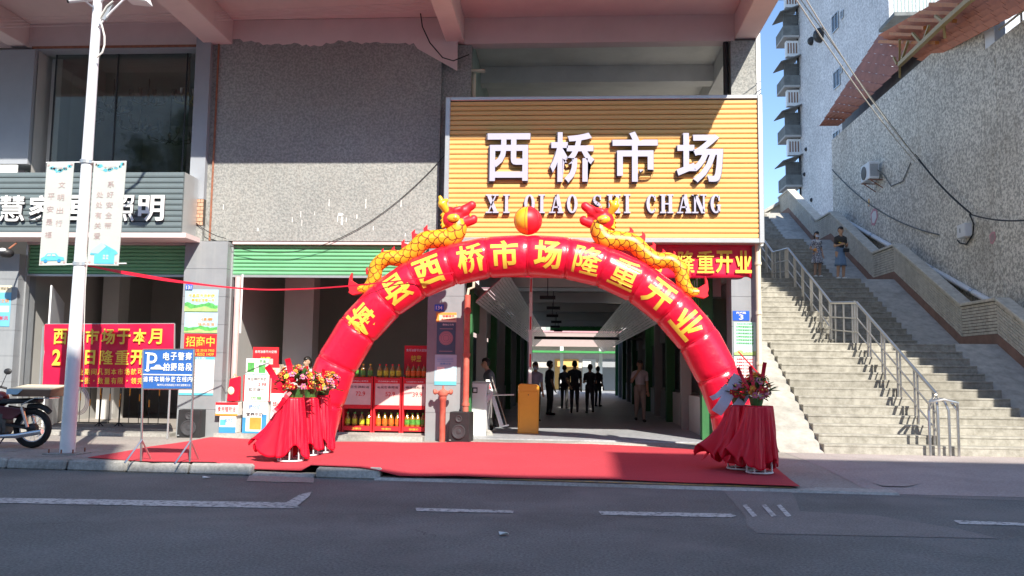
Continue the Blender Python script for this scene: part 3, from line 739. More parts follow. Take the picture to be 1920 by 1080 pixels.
# =================================================================== MARKET SIGN
SY = 17.15
ms = thing('market_sign', 'wide yellow slatted market sign with large lilac letters above the gate', 'sign', (0, SY, 4.4))
sx0, sx1 = XA(843, SY, 300), XA(1421, SY, 300)
sz0, sz1 = ZA(446, SY, 1130), ZA(188, SY, 1130)
N = 28; h = (sz1 - sz0) / N
base_slat = None
for i in range(N):
    g = G(); a = sz0 + i * h
    yj = random.uniform(-.004, .004)
    g.prism([(sx0, SY + .05, a), (sx0, SY + yj, a + .004), (sx0, SY - .012 + yj, a + h * .25), (sx0, SY - .012 + yj, a + h * .82), (sx0, SY + .022 + yj, a + h - .003), (sx0, SY + .05, a + h - .003)], (sx1 - sx0, 0, 0))
    make('slat', g, M['slat_yellow'], ms)
g = G(); g.box(sx0 - .01, sx1 + .01, SY + .052, SY + .10, sz0, sz1); make('backing', g, M['orange_brick'], ms)
for a, b, c_, d_ in ((sx0 - .10, sx0 - .002, sz0 - .10, sz1 + .08), (sx1 + .002, sx1 + .10, sz0 - .10, sz1 + .08), (sx0, sx1, sz0 - .10, sz0 - .002), (sx0, sx1, sz1 + .002, sz1 + .08)):
    g = G(); g.box(a, b, SY - .05, SY + .40, c_, d_); make('frame', g, M['alu'], ms, bevel=.01)
g = G(); g.box(sx0, sx1, SY + .12, FY + .2, sz0 - .05, sz0 - .01); make('underside_panel', g, M['red_brown'] if 'red_brown' in M else M['skirt'], ms)
SYL = SY - .085
for ch, (a, b, c_, d_) in zip('西桥市场', ((913, 995, 249, 342), (1031, 1115, 247, 345), (1148, 1233, 246, 343), (1268, 1355, 249, 344))):
    o = T(ch, (a + b) / 2, (c_ + d_) / 2, SYL, 'letter', ms, b - a, d_ - c_, bold=.022, ext=.045, name='character', sidemat='letter_side')
    T(ch, (a + b) / 2 - 1, (c_ + d_) / 2 + 1.5, SYL + .045, 'letter_side', ms, b - a + 4, d_ - c_ + 4, bold=.022, ext=.03, name='character_return')  # dark copy shifted down and left paints in the character's edge and shadow
zl0, zl1 = ZA(400, SYL, 1130), ZA(365, SYL, 1130)
for ch, cx_ in zip('XIQIAOSHICHANG', (923, 950, 993, 1016, 1044, 1073, 1120, 1151, 1176, 1222, 1250, 1283, 1311, 1342)):
    w_ = 20 if ch in 'OQCGS' else (16 if ch == 'I' else 24)
    cx_ = cx_; ww = w_ * SYL / FPX; X = XA(cx_, SYL, 385) - ww / 2
    g = G(); latin(ch, g, X, zl0, ww, zl1 - zl0, SYL - .03, .05)
    me = mesh_of('letter', g, [M['letter'], M['letter_side']])
    for p_ in me.polygons:
        if abs(p_.normal.y) < .7: p_.material_index = 1
    make('letter', None, None, ms, me=me)
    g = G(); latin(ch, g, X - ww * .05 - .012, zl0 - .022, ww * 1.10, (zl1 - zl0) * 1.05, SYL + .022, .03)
    make('letter_side_and_shadow', g, M['letter_side'], ms)  # same dark edge and shadow, painted in as a larger letter behind

# =================================================================== GREY SHOP SIGN, LEFT
GY = 16.75
gs = thing('shop_sign', 'grey horizontally slatted shop sign with white raised characters', 'sign', (-9, GY, 4.4))
gx1 = XA(342, GY, 380); gz1, gz0 = ZA(322, GY, 250), ZA(436, GY, 250)
N = 11; h = (gz1 - gz0) / N
for i in range(N):
    g = G(); a = gz0 + i * h
    g.prism([(-16, GY + .05, a), (-16, GY, a + .004), (-16, GY - .01, a + h * .3), (-16, GY - .01, a + h * .86), (-16, GY + .03, a + h - .004), (-16, GY + .05, a + h - .004)], (gx1 + 16, 0, 0))
    make('slat', g, M['slat_grey'], gs)
g = G(); g.box(-16, gx1, GY + .052, FY - .16, gz0 + .002, gz1); make('casing', g, M['alu'], gs)
g = G(); g.box(-16, gx1 + .1, GY + .0, FY - .16, gz0 - .10, gz0 - .002); make('underside_panel', g, M['pink'], gs)
for ch, px_, w_ in (('慧', 25, 52), ('家', 80, 52), ('居', 134, 50), ('照', 231, 50), ('明', 285, 52)):
    T(ch, px_, 391, GY - .05, 'letter_white', gs, w_, 52, bold=.010 if ch in '慧照' else .024, ext=.04, name='character', sidemat='letter_side')

# =================================================================== STAIRS
SX0, SX1, RX = 4.88, 9.2, 10.33
ST0 = 16.75; ZB0 = 0.1; TR, RS = 4.5 / 13, 2.25 / 13
fl = []                                                     # flights: (y start, z start), then landings
def prof(Y):                                                # height of the stair line
    y, z = ST0, ZB0
    for k in range(4):
        if Y < y + 4.5: return z + max(0, (Y - y)) / 4.5 * 2.25
        y += 4.5; z += 2.25
        if Y < y + 1.85: return z
        y += 1.85
    return z
st = thing('stairway', 'wide sunlit concrete public stairway climbing beside the market', 'stairs', (7, ST0, 0))
y, z = ST0, ZB0
for k in range(4):
    for i in range(13):
        g = G(); yy = y + i * TR; zz = z + (i + 1) * RS; j = random.uniform(-.006, .006)
        g.box(SX0, SX1, yy, yy + .38, zz - .195 if i else zz - .22, zz - .045 + j)
        g.box(SX0 - .0, SX1, yy - .008 + j * .6, yy + .38, zz - .045 + j, zz + j)
        make('step', g, M['step'], st, bevel=.008)
    for (a, b) in ((4.05, SX0 - .003), (SX1 + .003, RX)):
        g = G(); g.hexa([(a, y, z - .3), (b, y, z - .3), (b, y + 4.5, z + 2.25 - .3), (a, y + 4.5, z + 2.25 - .3), (a, y, z + .02), (b, y, z + .02), (b, y + 4.5, z + 2.27), (a, y + 4.5, z + 2.27)])
        make('ramp', g, M['ramp'], st)
    g = G(); g.box(4.05, RX, y + 4.5, y + 6.35, z + 2.0, z + 2.25 - .001); make('landing', g, M['step'], st)
    g = G(); g.box(4.05, RX, y + .3, y + 4.5, -.2, z - .02) if z > .5 else None
    if z > .5: make('foundation', g, M['step'], st)
    y += 6.35; z += 2.25
YT = y
# steel handrail down the middle
hr = thing('stair_handrail', 'stainless steel handrail zigzagging down the middle of the stairway', 'handrail', (7.05, ST0, 0))
HX = 7.05
pts = [(ST0 + .12, ZB0 + .15)]
yy, zz = ST0, ZB0
line = []
for k in range(3):
    line += [(yy + .15, zz + .15), (yy + 4.5, zz + 2.25)]
    yy += 6.35; zz += 2.25
for k, (a, b) in enumerate(zip(line, line[1:])):
    flat = k % 2 == 1
    for hh, rr_ in ((1.0, .034), (.62, .018), (.28, .018)):
        g = G(); g.rod((HX, a[0] + (.0 if not flat else .05), a[1] + hh), (HX, b[0] - .0, b[1] + hh), rr_, 8); make('rail', g, M['steel'], hr, smooth=True)
    n = 3 if flat else 5
    for i in range(n + (0 if flat else 1)):
        t = i / n if not flat else (i + .5) / n
        Y_ = a[0] + (b[0] - a[0]) * t; Z_ = a[1] + (b[1] - a[1]) * t
        for dy in ((0,) if flat else (0, .16)):
            g = G(); g.rod((HX, Y_ + dy, prof(Y_ + dy) - .02), (HX, Y_ + dy, Z_ + 1.0 + dy * .5 - .02), .024, 8); make('post', g, M['steel'], hr, smooth=True)
for dx in (-.26, -.10, .10, .26):
    g = G(); g.tube([(HX + dx, ST0 - .12, .08), (HX + dx, ST0 - .12, .95), (HX + dx * .7, ST0 - .02, 1.12), (HX + dx * .3, ST0 + .12, 1.16)], .028, 8); make('end_post', g, M['steel'], hr, smooth=True)
g = G(); g.tube([(HX - .26, ST0 - .12, .95), (HX - .26, ST0 - .14, 1.1), (HX, ST0 - .16, 1.16), (HX + .26, ST0 - .14, 1.1), (HX + .26, ST0 - .12, .95)], .028, 8); make('end_hoop', g, M['steel'], hr, smooth=True)

# low brick wall climbing beside the ramp
bw = thing('brick_parapet', 'buff brick parapet with red-brown plinth stepping up beside the stairs', 'wall', (RX, ST0, 0))
def cap(Y): return prof(Y) + 1.15
g = G(); q = []
brk = [ST0 - 1]
for k in range(4): brk += [ST0 + 6.35 * k, ST0 + 6.35 * k + 4.5]
brk += [YT]
brk = sorted(set(brk))
for a, b in zip(brk, brk[1:]):
    g.hexa([(RX + .04, a, prof(a) - .8), (RX + .3, a, prof(a) - .8), (RX + .3, b - .001, prof(b - .001) - .8), (RX + .04, b - .001, prof(b - .001) - .8),
            (RX + .04, a, cap(a) - .08), (RX + .3, a, cap(a) - .08), (RX + .3, b - .001, cap(b - .001) - .08), (RX + .04, b - .001, cap(b - .001) - .08)])
make('core', g, M['mortar'], bw)
for a, b in zip(brk, brk[1:]):
    b -= .002
    g = G(); g.hexa([(RX, a, prof(a) - .05), (RX + .038, a, prof(a) - .05), (RX + .038, b, prof(b) - .05), (RX, b, prof(b) - .05),
                     (RX, a, prof(a) + .27), (RX + .038, a, prof(a) + .27), (RX + .038, b, prof(b) + .27), (RX, b, prof(b) + .27)])
    make('plinth', g, M['skirt'], bw)
    g = G(); g.hexa([(RX - .03, a, cap(a) - .078), (RX + .34, a, cap(a) - .078), (RX + .34, b, cap(b) - .078), (RX - .03, b, cap(b) - .078),
                     (RX - .03, a, cap(a)), (RX + .34, a, cap(a)), (RX + .34, b, cap(b)), (RX - .03, b, cap(b))])
    make('coping', g, M['brick'], bw, bevel=.01)
far = G(); nb = 0
for a, b in zip(brk, brk[1:]):
    n = max(1, round((b - a) / .24)); L = (b - a) / n
    sl = (prof(b - .01) - prof(a)) / (b - a)
    for r_ in range(10):
        for i in range(-1, n):
            y0 = a + (i + (.5 if r_ % 2 else 0)) * L; y1 = y0 + L - .02
            y0, y1 = max(a + .003, y0), min(b - .003, y1)
            if y1 - y0 < .04: continue
            zb = prof(a) + .28 + r_ * .079
            z0, z1 = zb + (y0 - a) * sl, zb + (y1 - a) * sl
            t = random.uniform(.024, .036)
            pp = [(RX + .04 - t, y0, z0), (RX + .05, y0, z0), (RX + .05, y1, z1), (RX + .04 - t, y1, z1),
                  (RX + .04 - t, y0, z0 + .062), (RX + .05, y0, z0 + .062), (RX + .05, y1, z1 + .062), (RX + .04 - t, y1, z1 + .062)]
            if 19.3 < y0 < 25.0 and nb < 290:
                g = G(); g.hexa(pp); make('brick', g, M['brick'], bw); nb += 1
            else: far.hexa(pp)
make('far_bricks', far, M['brick'], bw, kind='stuff')

# big retaining wall
WX = 11.05
rw = thing('retaining_wall', 'tall coarse pebbledash wall rising behind the brick parapet', 'wall', (WX, 20, 0))
wy1 = at(1560, 300, X=WX).y; wyc = at(1843, 40, X=WX).y
ztop = at(1560, 262, X=WX).z; ztop2 = at(1900, 52, X=WX).z
g = G(); g.box(WX, WX + .4, wyc, wy1, -.5, ztop); make('wall_panel', g, M['pebble_big'], rw)
g = G(); g.box(WX, WX + .4, 13.7, wyc - .003, -.5, ztop2); make('wall_panel', g, M['pebble_big'], rw)
g = G(); g.box(WX + .402, WX + 12, wy1 - .4, wy1 - .002, ztop - 4, ztop - .001); make('end_wall', g, M['pebble_big'], rw)
g = G(); g.box(WX - .012, WX, wyc - .55, wyc - .35, 2, ztop2 - .4); make('pilaster', g, M['pebble_big'], rw)
g = G(); g.box(WX + .02, WX + .3, at(1862, 40, X=WX).y, at(1841, 40, X=WX).y, ztop2 + .002, at(1845, 8, X=WX).z); make('roof_post', g, M['white'], rw)
# parapet rail on the near part
pr = thing('roof_railing', 'beige pipe railing on top of the coarse pebbledash wall', 'railing', (WX, wyc - 1, ztop2))
for hh in (.35, .62, .92):
    g = G(); g.rod((WX + .15, 13.8, ztop2 + hh), (WX + .15, wyc - .5, ztop2 + hh), .03, 6); make('rail', g, M['cream_pipe'], pr)
for i in range(8):
    g = G(); Y_ = wyc - .5 - i * 1.1; g.rod((WX + .15, Y_, ztop2), (WX + .15, Y_, ztop2 + .92), .03, 6); make('post', g, M['cream_pipe'], pr)
# white pipe along the wall
wp = thing('wall_pipe', 'white plastic pipe sloping down the pebbledash wall above the parapet', 'pipe', (WX, 25, 4))
pp = [at(1556, 398, X=WX - .10), at(1700, 472, X=WX - .10), at(1872, 570, X=WX - .10)]
A_, B_ = pp[0], at(1920, 601, X=WX - .10)
for i in range(7):
    p, q = A_.lerp(B_, i / 6.0 if i < 6 else 1), A_.lerp(B_, (i + .97) / 6.0)
    g = G(); g.rod(p, q, .085, 10); make('pipe_section', g, M['white'], wp, smooth=True)
    g = G(); d_ = (q - p).normalized(); g.rod(q - d_ * .08, q + d_ * .08, .10, 10); make('joint', g, M['alu'], wp, smooth=True)
# gable end wall at the top of the stairs
tw = thing('stair_head_wall', 'buff gable-shaped wall with pale coping at the head of the stairway', 'wall', (8, YT, 8))
tY = 42.0
pk = at(1479, 372, Y=tY); lf = at(1428, 407, Y=tY); rt = at(1530, 425, Y=tY)
g = G(); g.prism([(lf.x - 1.5, tY, 8), (pk.x, tY, 8), (pk.x, tY, pk.z), (lf.x - 1.5, tY, lf.z - .7)], (0, .3, 0)); make('wall_panel', g, M['brick'], tw)
g = G(); g.bar((lf.x - 1.5, tY + .1, lf.z - .66), (pk.x, tY + .1, pk.z + .04), .5, .14); make('coping', g, M['ramp'], tw)
g = G(); g.bar((pk.x, tY, pk.z + .05), (RX + .2, tY - 6, cap(tY - 6.5)), .45, .12); make('coping', g, M['ramp'], tw)

# =================================================================== TILED CANOPY over the terrace
tc_ = thing('tiled_canopy', 'red tiled canopy roof on ochre steel trusses above the retaining wall', 'roof', (13, 28, 12))
def tiles(P00, P10, P11, P01, nu, nv, m):
    P = lambda u, v: (P00.lerp(P10, u)).lerp(P01.lerp(P11, u), v)
    n_ = (P10 - P00).cross(P01 - P00).normalized()
    if n_.z < 0: n_ = -n_
    for j in range(nv):
        for i in range(nu):
            a, b, c_, d_ = P(i / nu, j / nv), P((i + .97) / nu, j / nv), P((i + .97) / nu, (j + 1.06) / nv), P(i / nu, (j + 1.06) / nv)
            mid1, mid2 = (a + b) / 2 + n_ * .07, (d_ + c_) / 2 + n_ * .07
            lift = n_ * .10
            g = G(); g.add([a + lift, mid1 + lift, b + lift, c_, mid2, d_, a + lift - n_ * .03, b + lift - n_ * .03, c_ - n_ * .03, d_ - n_ * .03],
                           [(0, 1, 4, 5), (1, 2, 3, 4), (6, 9, 8, 7), (0, 6, 7, 2, 1), (3, 8, 9, 5, 4), (0, 5, 9, 6), (2, 7, 8, 3)])
            make('tile', g, M[m], tc_)
eA, eB = at(1536, 238, X=10.3), at(1700, 122, X=11.8)       # far lower corner, near lower
pA = at(1648, 66, Y=eA.y - 3.5)
tiles(eA, at(1572, 238, Y=eA.y - .2), at(1745, 75, Y=26.5), pA, 5, 11, 'tile')
qA = at(1648, 66, Y=30.5)
tiles(at(1560, 300, X=13.5) if False else at(1730, 118, Y=27), at(1990, -20, Y=17.5), at(1990, -130, Y=19), qA, 14, 9, 'tile_sunlit')  # near slope, its sunlight put into the tile colour
_p0, _p1, _p2 = at(1730, 118, Y=27), at(1990, -20, Y=17.5), at(1648, 66, Y=30.5)
_rn = (_p1 - _p0).cross(_p2 - _p0).normalized()
def onroof(px, py, off=.22):
    d_ = ray(px, py); t = (_p0 - EYE).dot(_rn) / d_.dot(_rn); return EYE + d_ * (t - off)
for (xa, xb, yy) in ((1650, 1757, 78), (1670, 1712, 63), (1688, 1735, 50), (1705, 1790, 37), (1726, 1790, 23), (1745, 1800, 8)):
    g = G(); g.bar(onroof(xa, yy), onroof(xb, yy + 2), .12, .10); make('purlin', g, M['purlin'], tc_)
chord = [onroof(1687, 121, .9), onroof(1769, 43, .9), onroof(1815, 2, .9), onroof(1860, -30, .9)]
for a, b in zip(chord, chord[1:]):
    g = G(); g.bar(a, b, .13, .13); make('truss_chord', g, M['frame_yellow'], tc_)
for (a, b, c_, d_) in ((1769, 43, 1772, 72), (1687, 74, 1687, 145), (1703, 77, 1689, 118), (1742, 48, 1732, 76), (1711, 62, 1728, 82), (1754, 30, 1768, 40), (1676, 108, 1682, 120)):
    g = G(); g.bar(onroof(a, b, .7), onroof(c_, d_, .85), .07, .07); make('truss_strut', g, M['frame_yellow'], tc_)
# terrace screen behind, below the eave
g = G(); g.box(WX + .45, WX + .5, wyc + 1, wy1 + .0, ztop - 1, ztop + 1.1); tag(make('terrace_screen', g, M['grey_ink'] if False else M['dark_screen']), 'dark mesh screen standing along the terrace under the tiled canopy', 'screen')
lamp = thing('terrace_lamp', 'white round floodlight under the tiled canopy', 'lamp', at(1655, 130, X=11.4))
p = at(1655, 130, X=11.35); g = G(); g.ball(p, .16, 12, 8, sc=(1.2, 1, .9)); make('shade', g, M['white'], lamp, smooth=True)
g = G(); g.rod(p, p + Vector((.5, .1, .25)), .03); make('arm', g, M['black'], lamp)

# =================================================================== APARTMENT BLOCK
ab = thing('apartment_block', 'tall pale pebbledash apartment block with caged balconies on its edge', 'building', (26, 60, 0))
A0 = at(1503, 400, Y=66); A1 = at(1668, 60, Y=50)
A0 = Vector((A0.x, 66, 0)); A1 = Vector((A1.x, 50, 0)); A2 = Vector((A1.x + 14, 44, 0))
def face(P, Q, z0, z1, off=0):
    d_ = (Q - P); n_ = Vector((d_.y, -d_.x, 0)).normalized()
    return n_
g = G(); back = Vector((9, 12, 0))
g.prism([A0, A1, A1 + back, A0 + back], (0, 0, 42)); make('wall_panel', g, M['pebble_blue'], ab)
g = G(); g.prism([A1 + Vector((.02, .02, 0)), A2, A2 + Vector((0, 14, 0)), A1 + Vector((.02, 14, 0))], (0, 0, 42)); make('wall_panel', g, M['pebble_blue'], ab)
dU = (A1 - A0).normalized(); nN = Vector((dU.y, -dU.x, 0)).normalized()
if nN.dot(Vector((0, -1, 0))) < 0: nN = -nN
def onface(px, py):
    d_ = ray(px, py); t = (A0 - EYE).dot(nN) / d_.dot(nN); return EYE + d_ * t
def facewin(pxa, pya, w, h_, name='window'):
    c_ = onface(pxa, pya); u = dU * w / 2
    g = G(); a, b = c_ - u, c_ + u
    g.hexa([a + nN * .03, b + nN * .03, b - nN * .2, a - nN * .2] and [a + nN * .04 - Vector((0, 0, h_ / 2)), b + nN * .04 - Vector((0, 0, h_ / 2)), b + nN * .04 + Vector((0, 0, h_ / 2)), a + nN * .04 + Vector((0, 0, h_ / 2)),
            a + nN * -.1 - Vector((0, 0, h_ / 2)), b - nN * .1 - Vector((0, 0, h_ / 2)), b - nN * .1 + Vector((0, 0, h_ / 2)), a - nN * .1 + Vector((0, 0, h_ / 2))])
    w_ = make(name, g, M['window_dark'], ab)
    g = G()
    for s_ in (-1, 0, 1):
        q = c_ + dU * (w / 2 * s_) + nN * .06; g.bar(q - Vector((0, 0, h_ / 2)), q + Vector((0, 0, h_ / 2)), .05, .05)
    q = c_ + nN * .06
    for s_ in (-1, 1): g.bar(q - u + Vector((0, 0, s_ * h_ / 2)), q + u + Vector((0, 0, s_ * h_ / 2)), .05, .05)
    make('window_frame', g, M['alu'], w_)
for a in ((1567, 42, 1.1, 1.15), (1570, 148, 1.1, 1.15), (1569, 262, 1.0, 1.1), (1580, 27, .4, .5), (1578, 130, .3, .5)): facewin(*a)
for (a, b, r_) in ((1540, 66, .55), (1523, 77, .32)):
    c_ = onface(a, b); g = G(); g.ball(c_ + nN * .05, r_, 10, 6); make('vent_hole', g, M['black'], ab)
for (a, b) in ((1512, 280), (1522, 375), (1509, 327)):
    c_ = onface(a, b); g = G(); g.ball(c_, .16, 8, 6); make('vent_hole', g, M['black'], ab)
# edge strip with slotted vents and caged balconies
for k in range(6):
    zz = ZA(340 - 93 * k + 12, 66, 1490)
    e = A0.copy(); e.z = 0
    x0 = XA(1469, 66, 200); x1 = A0.x - .003
    # balcony box
    t = 'balcony'
    zt_ = zz + 2.0
    g = G(); g.prism([(x0, 65.6, zz), (x1, 65.6, zz), (x1, 65.6, zz + .15), (x0, 65.6, zz + .15)], (0, 2.4, 0)); bal = make('balcony', g, M['room'], ab)
    g = G(); g.box(x0, x1, 65.62, 65.66, zz + .152, zz + .95); g.box(x0 + .001, x0 + .05, 65.67, 68, zz + .152, zz + .95); make('parapet', g, M['balcony_grey'], bal)
    g = G(); g.prism([(x0 - .3, 65.3, zt_ - .1), (x1, 65.3, zt_ + .45), (x1, 65.3, zt_ + .52), (x0 - .3, 65.3, zt_ - .03)], (0, 2.6, 0)); make('awning', g, M['dark'], bal)
    g = G()
    for i in range(9):
        X = x0 + .03 + (x1 - x0 - .06) * i / 8; g.bar((X, 65.62, zz + .95), (X, 65.62, zt_ + .02), .03, .03)
    for h_ in (1.2, 1.55, 1.9): g.bar((x0, 65.62, zz + h_), (x1, 65.62, zz + h_), .03, .03)
    make('cage', g, M['balcony_grey'], bal, kind='stuff')
    g = G(); g.box(x0 + .15, x1 - .005, 66.3, 66.35, zz + .16, zt_ + .1); make('dark_opening', g, M['dark'], bal)
    # pale strip with red slots between the balconies
    zs0, zs1 = zt_ + .55, zz + 93 * 66 / FPX - .02
    if zs1 > zs0:
        g = G(); g.box(x1 - .95, x1, 65.9, 66.4, zs0, zs1); make('vent_panel', g, M['white'], ab)
        for i in range(4):
            g = G(); X = x1 - .85 + i * .21; g.box(X, X + .10, 65.86, 65.92, zs0 + .25, zs1 - .2); make('vent_slot', g, M['skirt'], ab)
g = G(); g.bar(A0 + nN * .06, A0 + nN * .06 + Vector((0, 0, 42)), .12, .12); make('drain_pipe', g, M['black'], ab)
# balcony under the canopy on the return face
p = at(1705, 20, Y=46); g = G(); g.box(p.x - 1.1, p.x + 1.4, 45.2, 47.5, p.z - .6, p.z - .4); bal = make('balcony', g, M['balcony_grey'], ab)
g = G()
for i in range(14): g.bar((p.x - 1.08 + i * .19, 45.25, p.z - .4), (p.x - 1.08 + i * .19, 45.25, p.z + 1.6), .05, .05)
make('cage', g, M['shutter_faded'], bal, kind='stuff')

# =================================================================== BLENDED BODIES (one continuous skin over tapered limbs)
def capsule(g, a, b, ra, rb, n=10, m=0):
    a, b = Vector(a), Vector(b); t = b - a; L = t.length
    if L < 1e-6: t = Vector((0, 0, 1)); L = 1e-6
    t.normalize(); pts = []; rs = []
    for i in range(4):
        q = PI / 2 * (i / 4); pts.append(a - t * ra * math.cos(q)); rs.append(max(.001, ra * math.sin(q)))
    pts.append(a); rs.append(ra); pts.append(b); rs.append(rb)
    for i in range(1, 5):
        q = PI / 2 * (i / 4); pts.append(b + t * rb * math.sin(q)); rs.append(max(.001, rb * math.cos(q)))
    g.tube(pts, rs, n, m)
def skin_over(name, caps, mats, parent, voxel=.014, smooth_it=4):
    """caps: (a, b, ra, rb, material index); the union is remeshed into ONE skin"""
    g = G()
    for c_ in caps: capsule(g, c_[0], c_[1], c_[2], c_[3], 12)
    me = bpy.data.meshes.new(name); me.from_pydata(g.v, [], g.f); me.update()
    o = bpy.data.objects.new(name, me); C.objects.link(o)
    r_ = o.modifiers.new('r', 'REMESH'); r_.mode = 'VOXEL'; r_.voxel_size = voxel
    s_ = o.modifiers.new('s', 'SMOOTH'); s_.factor = .5; s_.iterations = smooth_it
    out = bpy.data.meshes.new_from_object(o.evaluated_get(_dg())); bpy.data.objects.remove(o)
    out.name = name; out.materials.clear()
    for m in mats: out.materials.append(m)
    segs = [(Vector(c_[0]), Vector(c_[1]), c_[2], c_[3], c_[4]) for c_ in caps]
    for p_ in out.polygons:
        c0 = p_.center; best = 9e9; bi = 0
        for a, b, ra, rb, mi in segs:
            ab_ = b - a; L2 = ab_.length_squared
            t = max(0, min(1, (c0 - a).dot(ab_) / L2)) if L2 > 1e-9 else 0
            d_ = (c0 - a - ab_ * t).length - (ra + (rb - ra) * t)
            if d_ < best: best = d_; bi = mi
        p_.material_index = bi; p_.use_smooth = True
    return make(name, None, None, parent, me=out)

# =================================================================== INFLATABLE ARCH
AY = 15.75; AR = .392
ia = thing('inflatable_arch', 'large glossy red inflatable arch printed with yellow characters', 'arch', (0, AY, .1))
nodes = [(584, 838), (606, 752), (632, 681), (672, 617), (724, 562), (781, 523), (846, 497), (915, 483), (990, 479), (1064, 484), (1131, 500), (1199, 531), (1259, 577), (1308, 634), (1345, 702), (1371, 768), (1386, 832)]
NP = [at(x, y, Y=AY) for x, y in nodes]
NP[0].z = sz(NP[0].x, AY) + .02; NP[-1].z = sz(NP[-1].x, AY) + .02
cum = [0]
for a, b in zip(NP, NP[1:]): cum.append(cum[-1] + (b - a).length)
LT = cum[-1]
def seg_dir(s):
    for i in range(len(cum) - 1):
        if s < cum[i + 1] or i == len(cum) - 2: return (NP[i + 1] - NP[i]).normalized()
def cpt(s):
    s = max(0, min(LT - 1e-6, s))
    for i in range(len(cum) - 1):
        if s <= cum[i + 1]: return NP[i].lerp(NP[i + 1], (s - cum[i]) / (cum[i + 1] - cum[i]))
def tan_(s):
    t = Vector((0, 0, 0))
    for k in range(-5, 6): t += seg_dir(max(0, min(LT - .001, s + k * .022)))
    return t.normalized()
def arc_pt(s, th, off=0.0):                                # th = 0 faces the street, positive towards the outer side
    c_ = Vector((0, 0, 0))
    for k in (-1, 0, 1): c_ += cpt(s + k * .03) / 3
    if s < .05 or s > LT - .05: c_ = cpt(s)
    t = tan_(s)
    nr = Vector((-t.z, 0, t.x))                            # outer side
    if nr.dot(c_ - Vector((0, AY, 1.2))) < 0: nr = -nr
    d_ = min(abs(s - q) for q in cum[1:-1]) if len(cum) > 2 else 1
    r_ = AR * (1 - .055 * math.exp(-(d_ / .045) ** 2) + .012 * math.cos(th * 2)) 
    r_ *= 1 - .012 * math.sin(s * 9 + 3 * th) * math.exp(-(d_ / .2) ** 2)
    r_ *= 1 + .016 * math.sin(th * 11 + 40 * math.sin(s * 7)) * math.exp(-(d_ / .10) ** 2) + .006 * math.sin(th * 5 + s * 6)
    return c_ + (Vector((0, -1, 0)) * math.cos(th) + nr * math.sin(th)) * (r_ + off)
g = G(); ss = []
s = 0
while s < LT:
    d_ = min(abs(s - q) for q in cum)
    ss.append(s); s += .022 if d_ < .12 else .06
ss.append(LT)
NT = 36
vs = [arc_pt(s, 2 * PI * j / NT) for s in ss for j in range(NT)]
fs = [(i * NT + j, i * NT + (j + 1) % NT, (i + 1) * NT + (j + 1) % NT, (i + 1) * NT + j) for i in range(len(ss) - 1) for j in range(NT)]
fs += [tuple(range(NT)), tuple((len(ss) - 1) * NT + j for j in range(NT))]
g.add(vs, fs); make('tube', g, M['red_vinyl'], ia, smooth=True, sharp=False)
for q in cum[1:-1]:
    g = G(); g.tube([arc_pt(q, 2 * PI * j / 40, .002) for j in range(40)], .009, 5, closed=True); make('seam', g, M['red_cloth'], ia, smooth=True, sharp=False)
chars = '梅县西桥市场隆重开业'
cp_ = [(694, 606), (752, 550), (811, 517), (886, 491), (949, 482), (1028, 482), (1100, 497), (1168, 521), (1232, 556), (1290, 603)]
for ch, (a, b) in zip(chars, cp_):
    P_ = at(a, b, Y=AY - AR); P2 = at(a, b, Y=AY)
    s0 = min((cpt(i * LT / 800) - P2).length + i * 0 for i in range(801)); 
    s0 = min(range(801), key=lambda i: (cpt(i * LT / 800) - P2).length) * LT / 800
    bm = fit_bm(text_bm(ch, .012 if ch in '隆重' else (.02 if ch in '梅县桥' else .03), 0), .50, .56)
    for k in range(-13, 14):
        for ax in ((0, 1, 0), (1, 0, 0)):
            bmesh.ops.bisect_plane(bm, geom=bm.verts[:] + bm.edges[:] + bm.faces[:], dist=1e-5, plane_co=Vector(ax) * k * .024, plane_no=ax)
    bmesh.ops.triangulate(bm, faces=bm.faces[:])
    for v in bm.verts: v.co = arc_pt(s0 + v.co.x, v.co.y / AR, .007)
    me = bpy.data.meshes.new('character'); me.materials.append(M['yellow_text'])
    bm.normal_update(); bm.to_mesh(me); bm.free()
    make('character', None, None, ia, me=me)
# ball on the crown
bY = AY; bc = at(990, 414, Y=bY); br = 27 * bY / FPX
ball = thing('inflatable_ball', 'round inflatable ball, half yellow half red, on the crown of the arch', 'ball', (bc.x, bY, bc.z - br))
for m_, a0 in (('yellow_vinyl', PI / 2), ('red_vinyl2', -PI / 2)):
    g = G(); nu = 14
    g.grid(lambda u, v: Vector(bc) + br * Vector((math.sin(PI * v) * math.cos(a0 + PI * u), math.sin(PI * v) * math.sin(a0 + PI * u), math.cos(PI * v))), nu, 20)
    make('panel', g, M[m_], ball, smooth=True, sharp=False)
for k in range(3):
    a = R(200 + 60 * k); g = G(); g.tube([Vector(bc) + (br + .002) * Vector((math.sin(PI * v / 16) * math.cos(a), math.sin(PI * v / 16) * math.sin(a), math.cos(PI * v / 16))) for v in range(17)], .004, 4)
    make('seam', g, M['red_cloth'], ball)

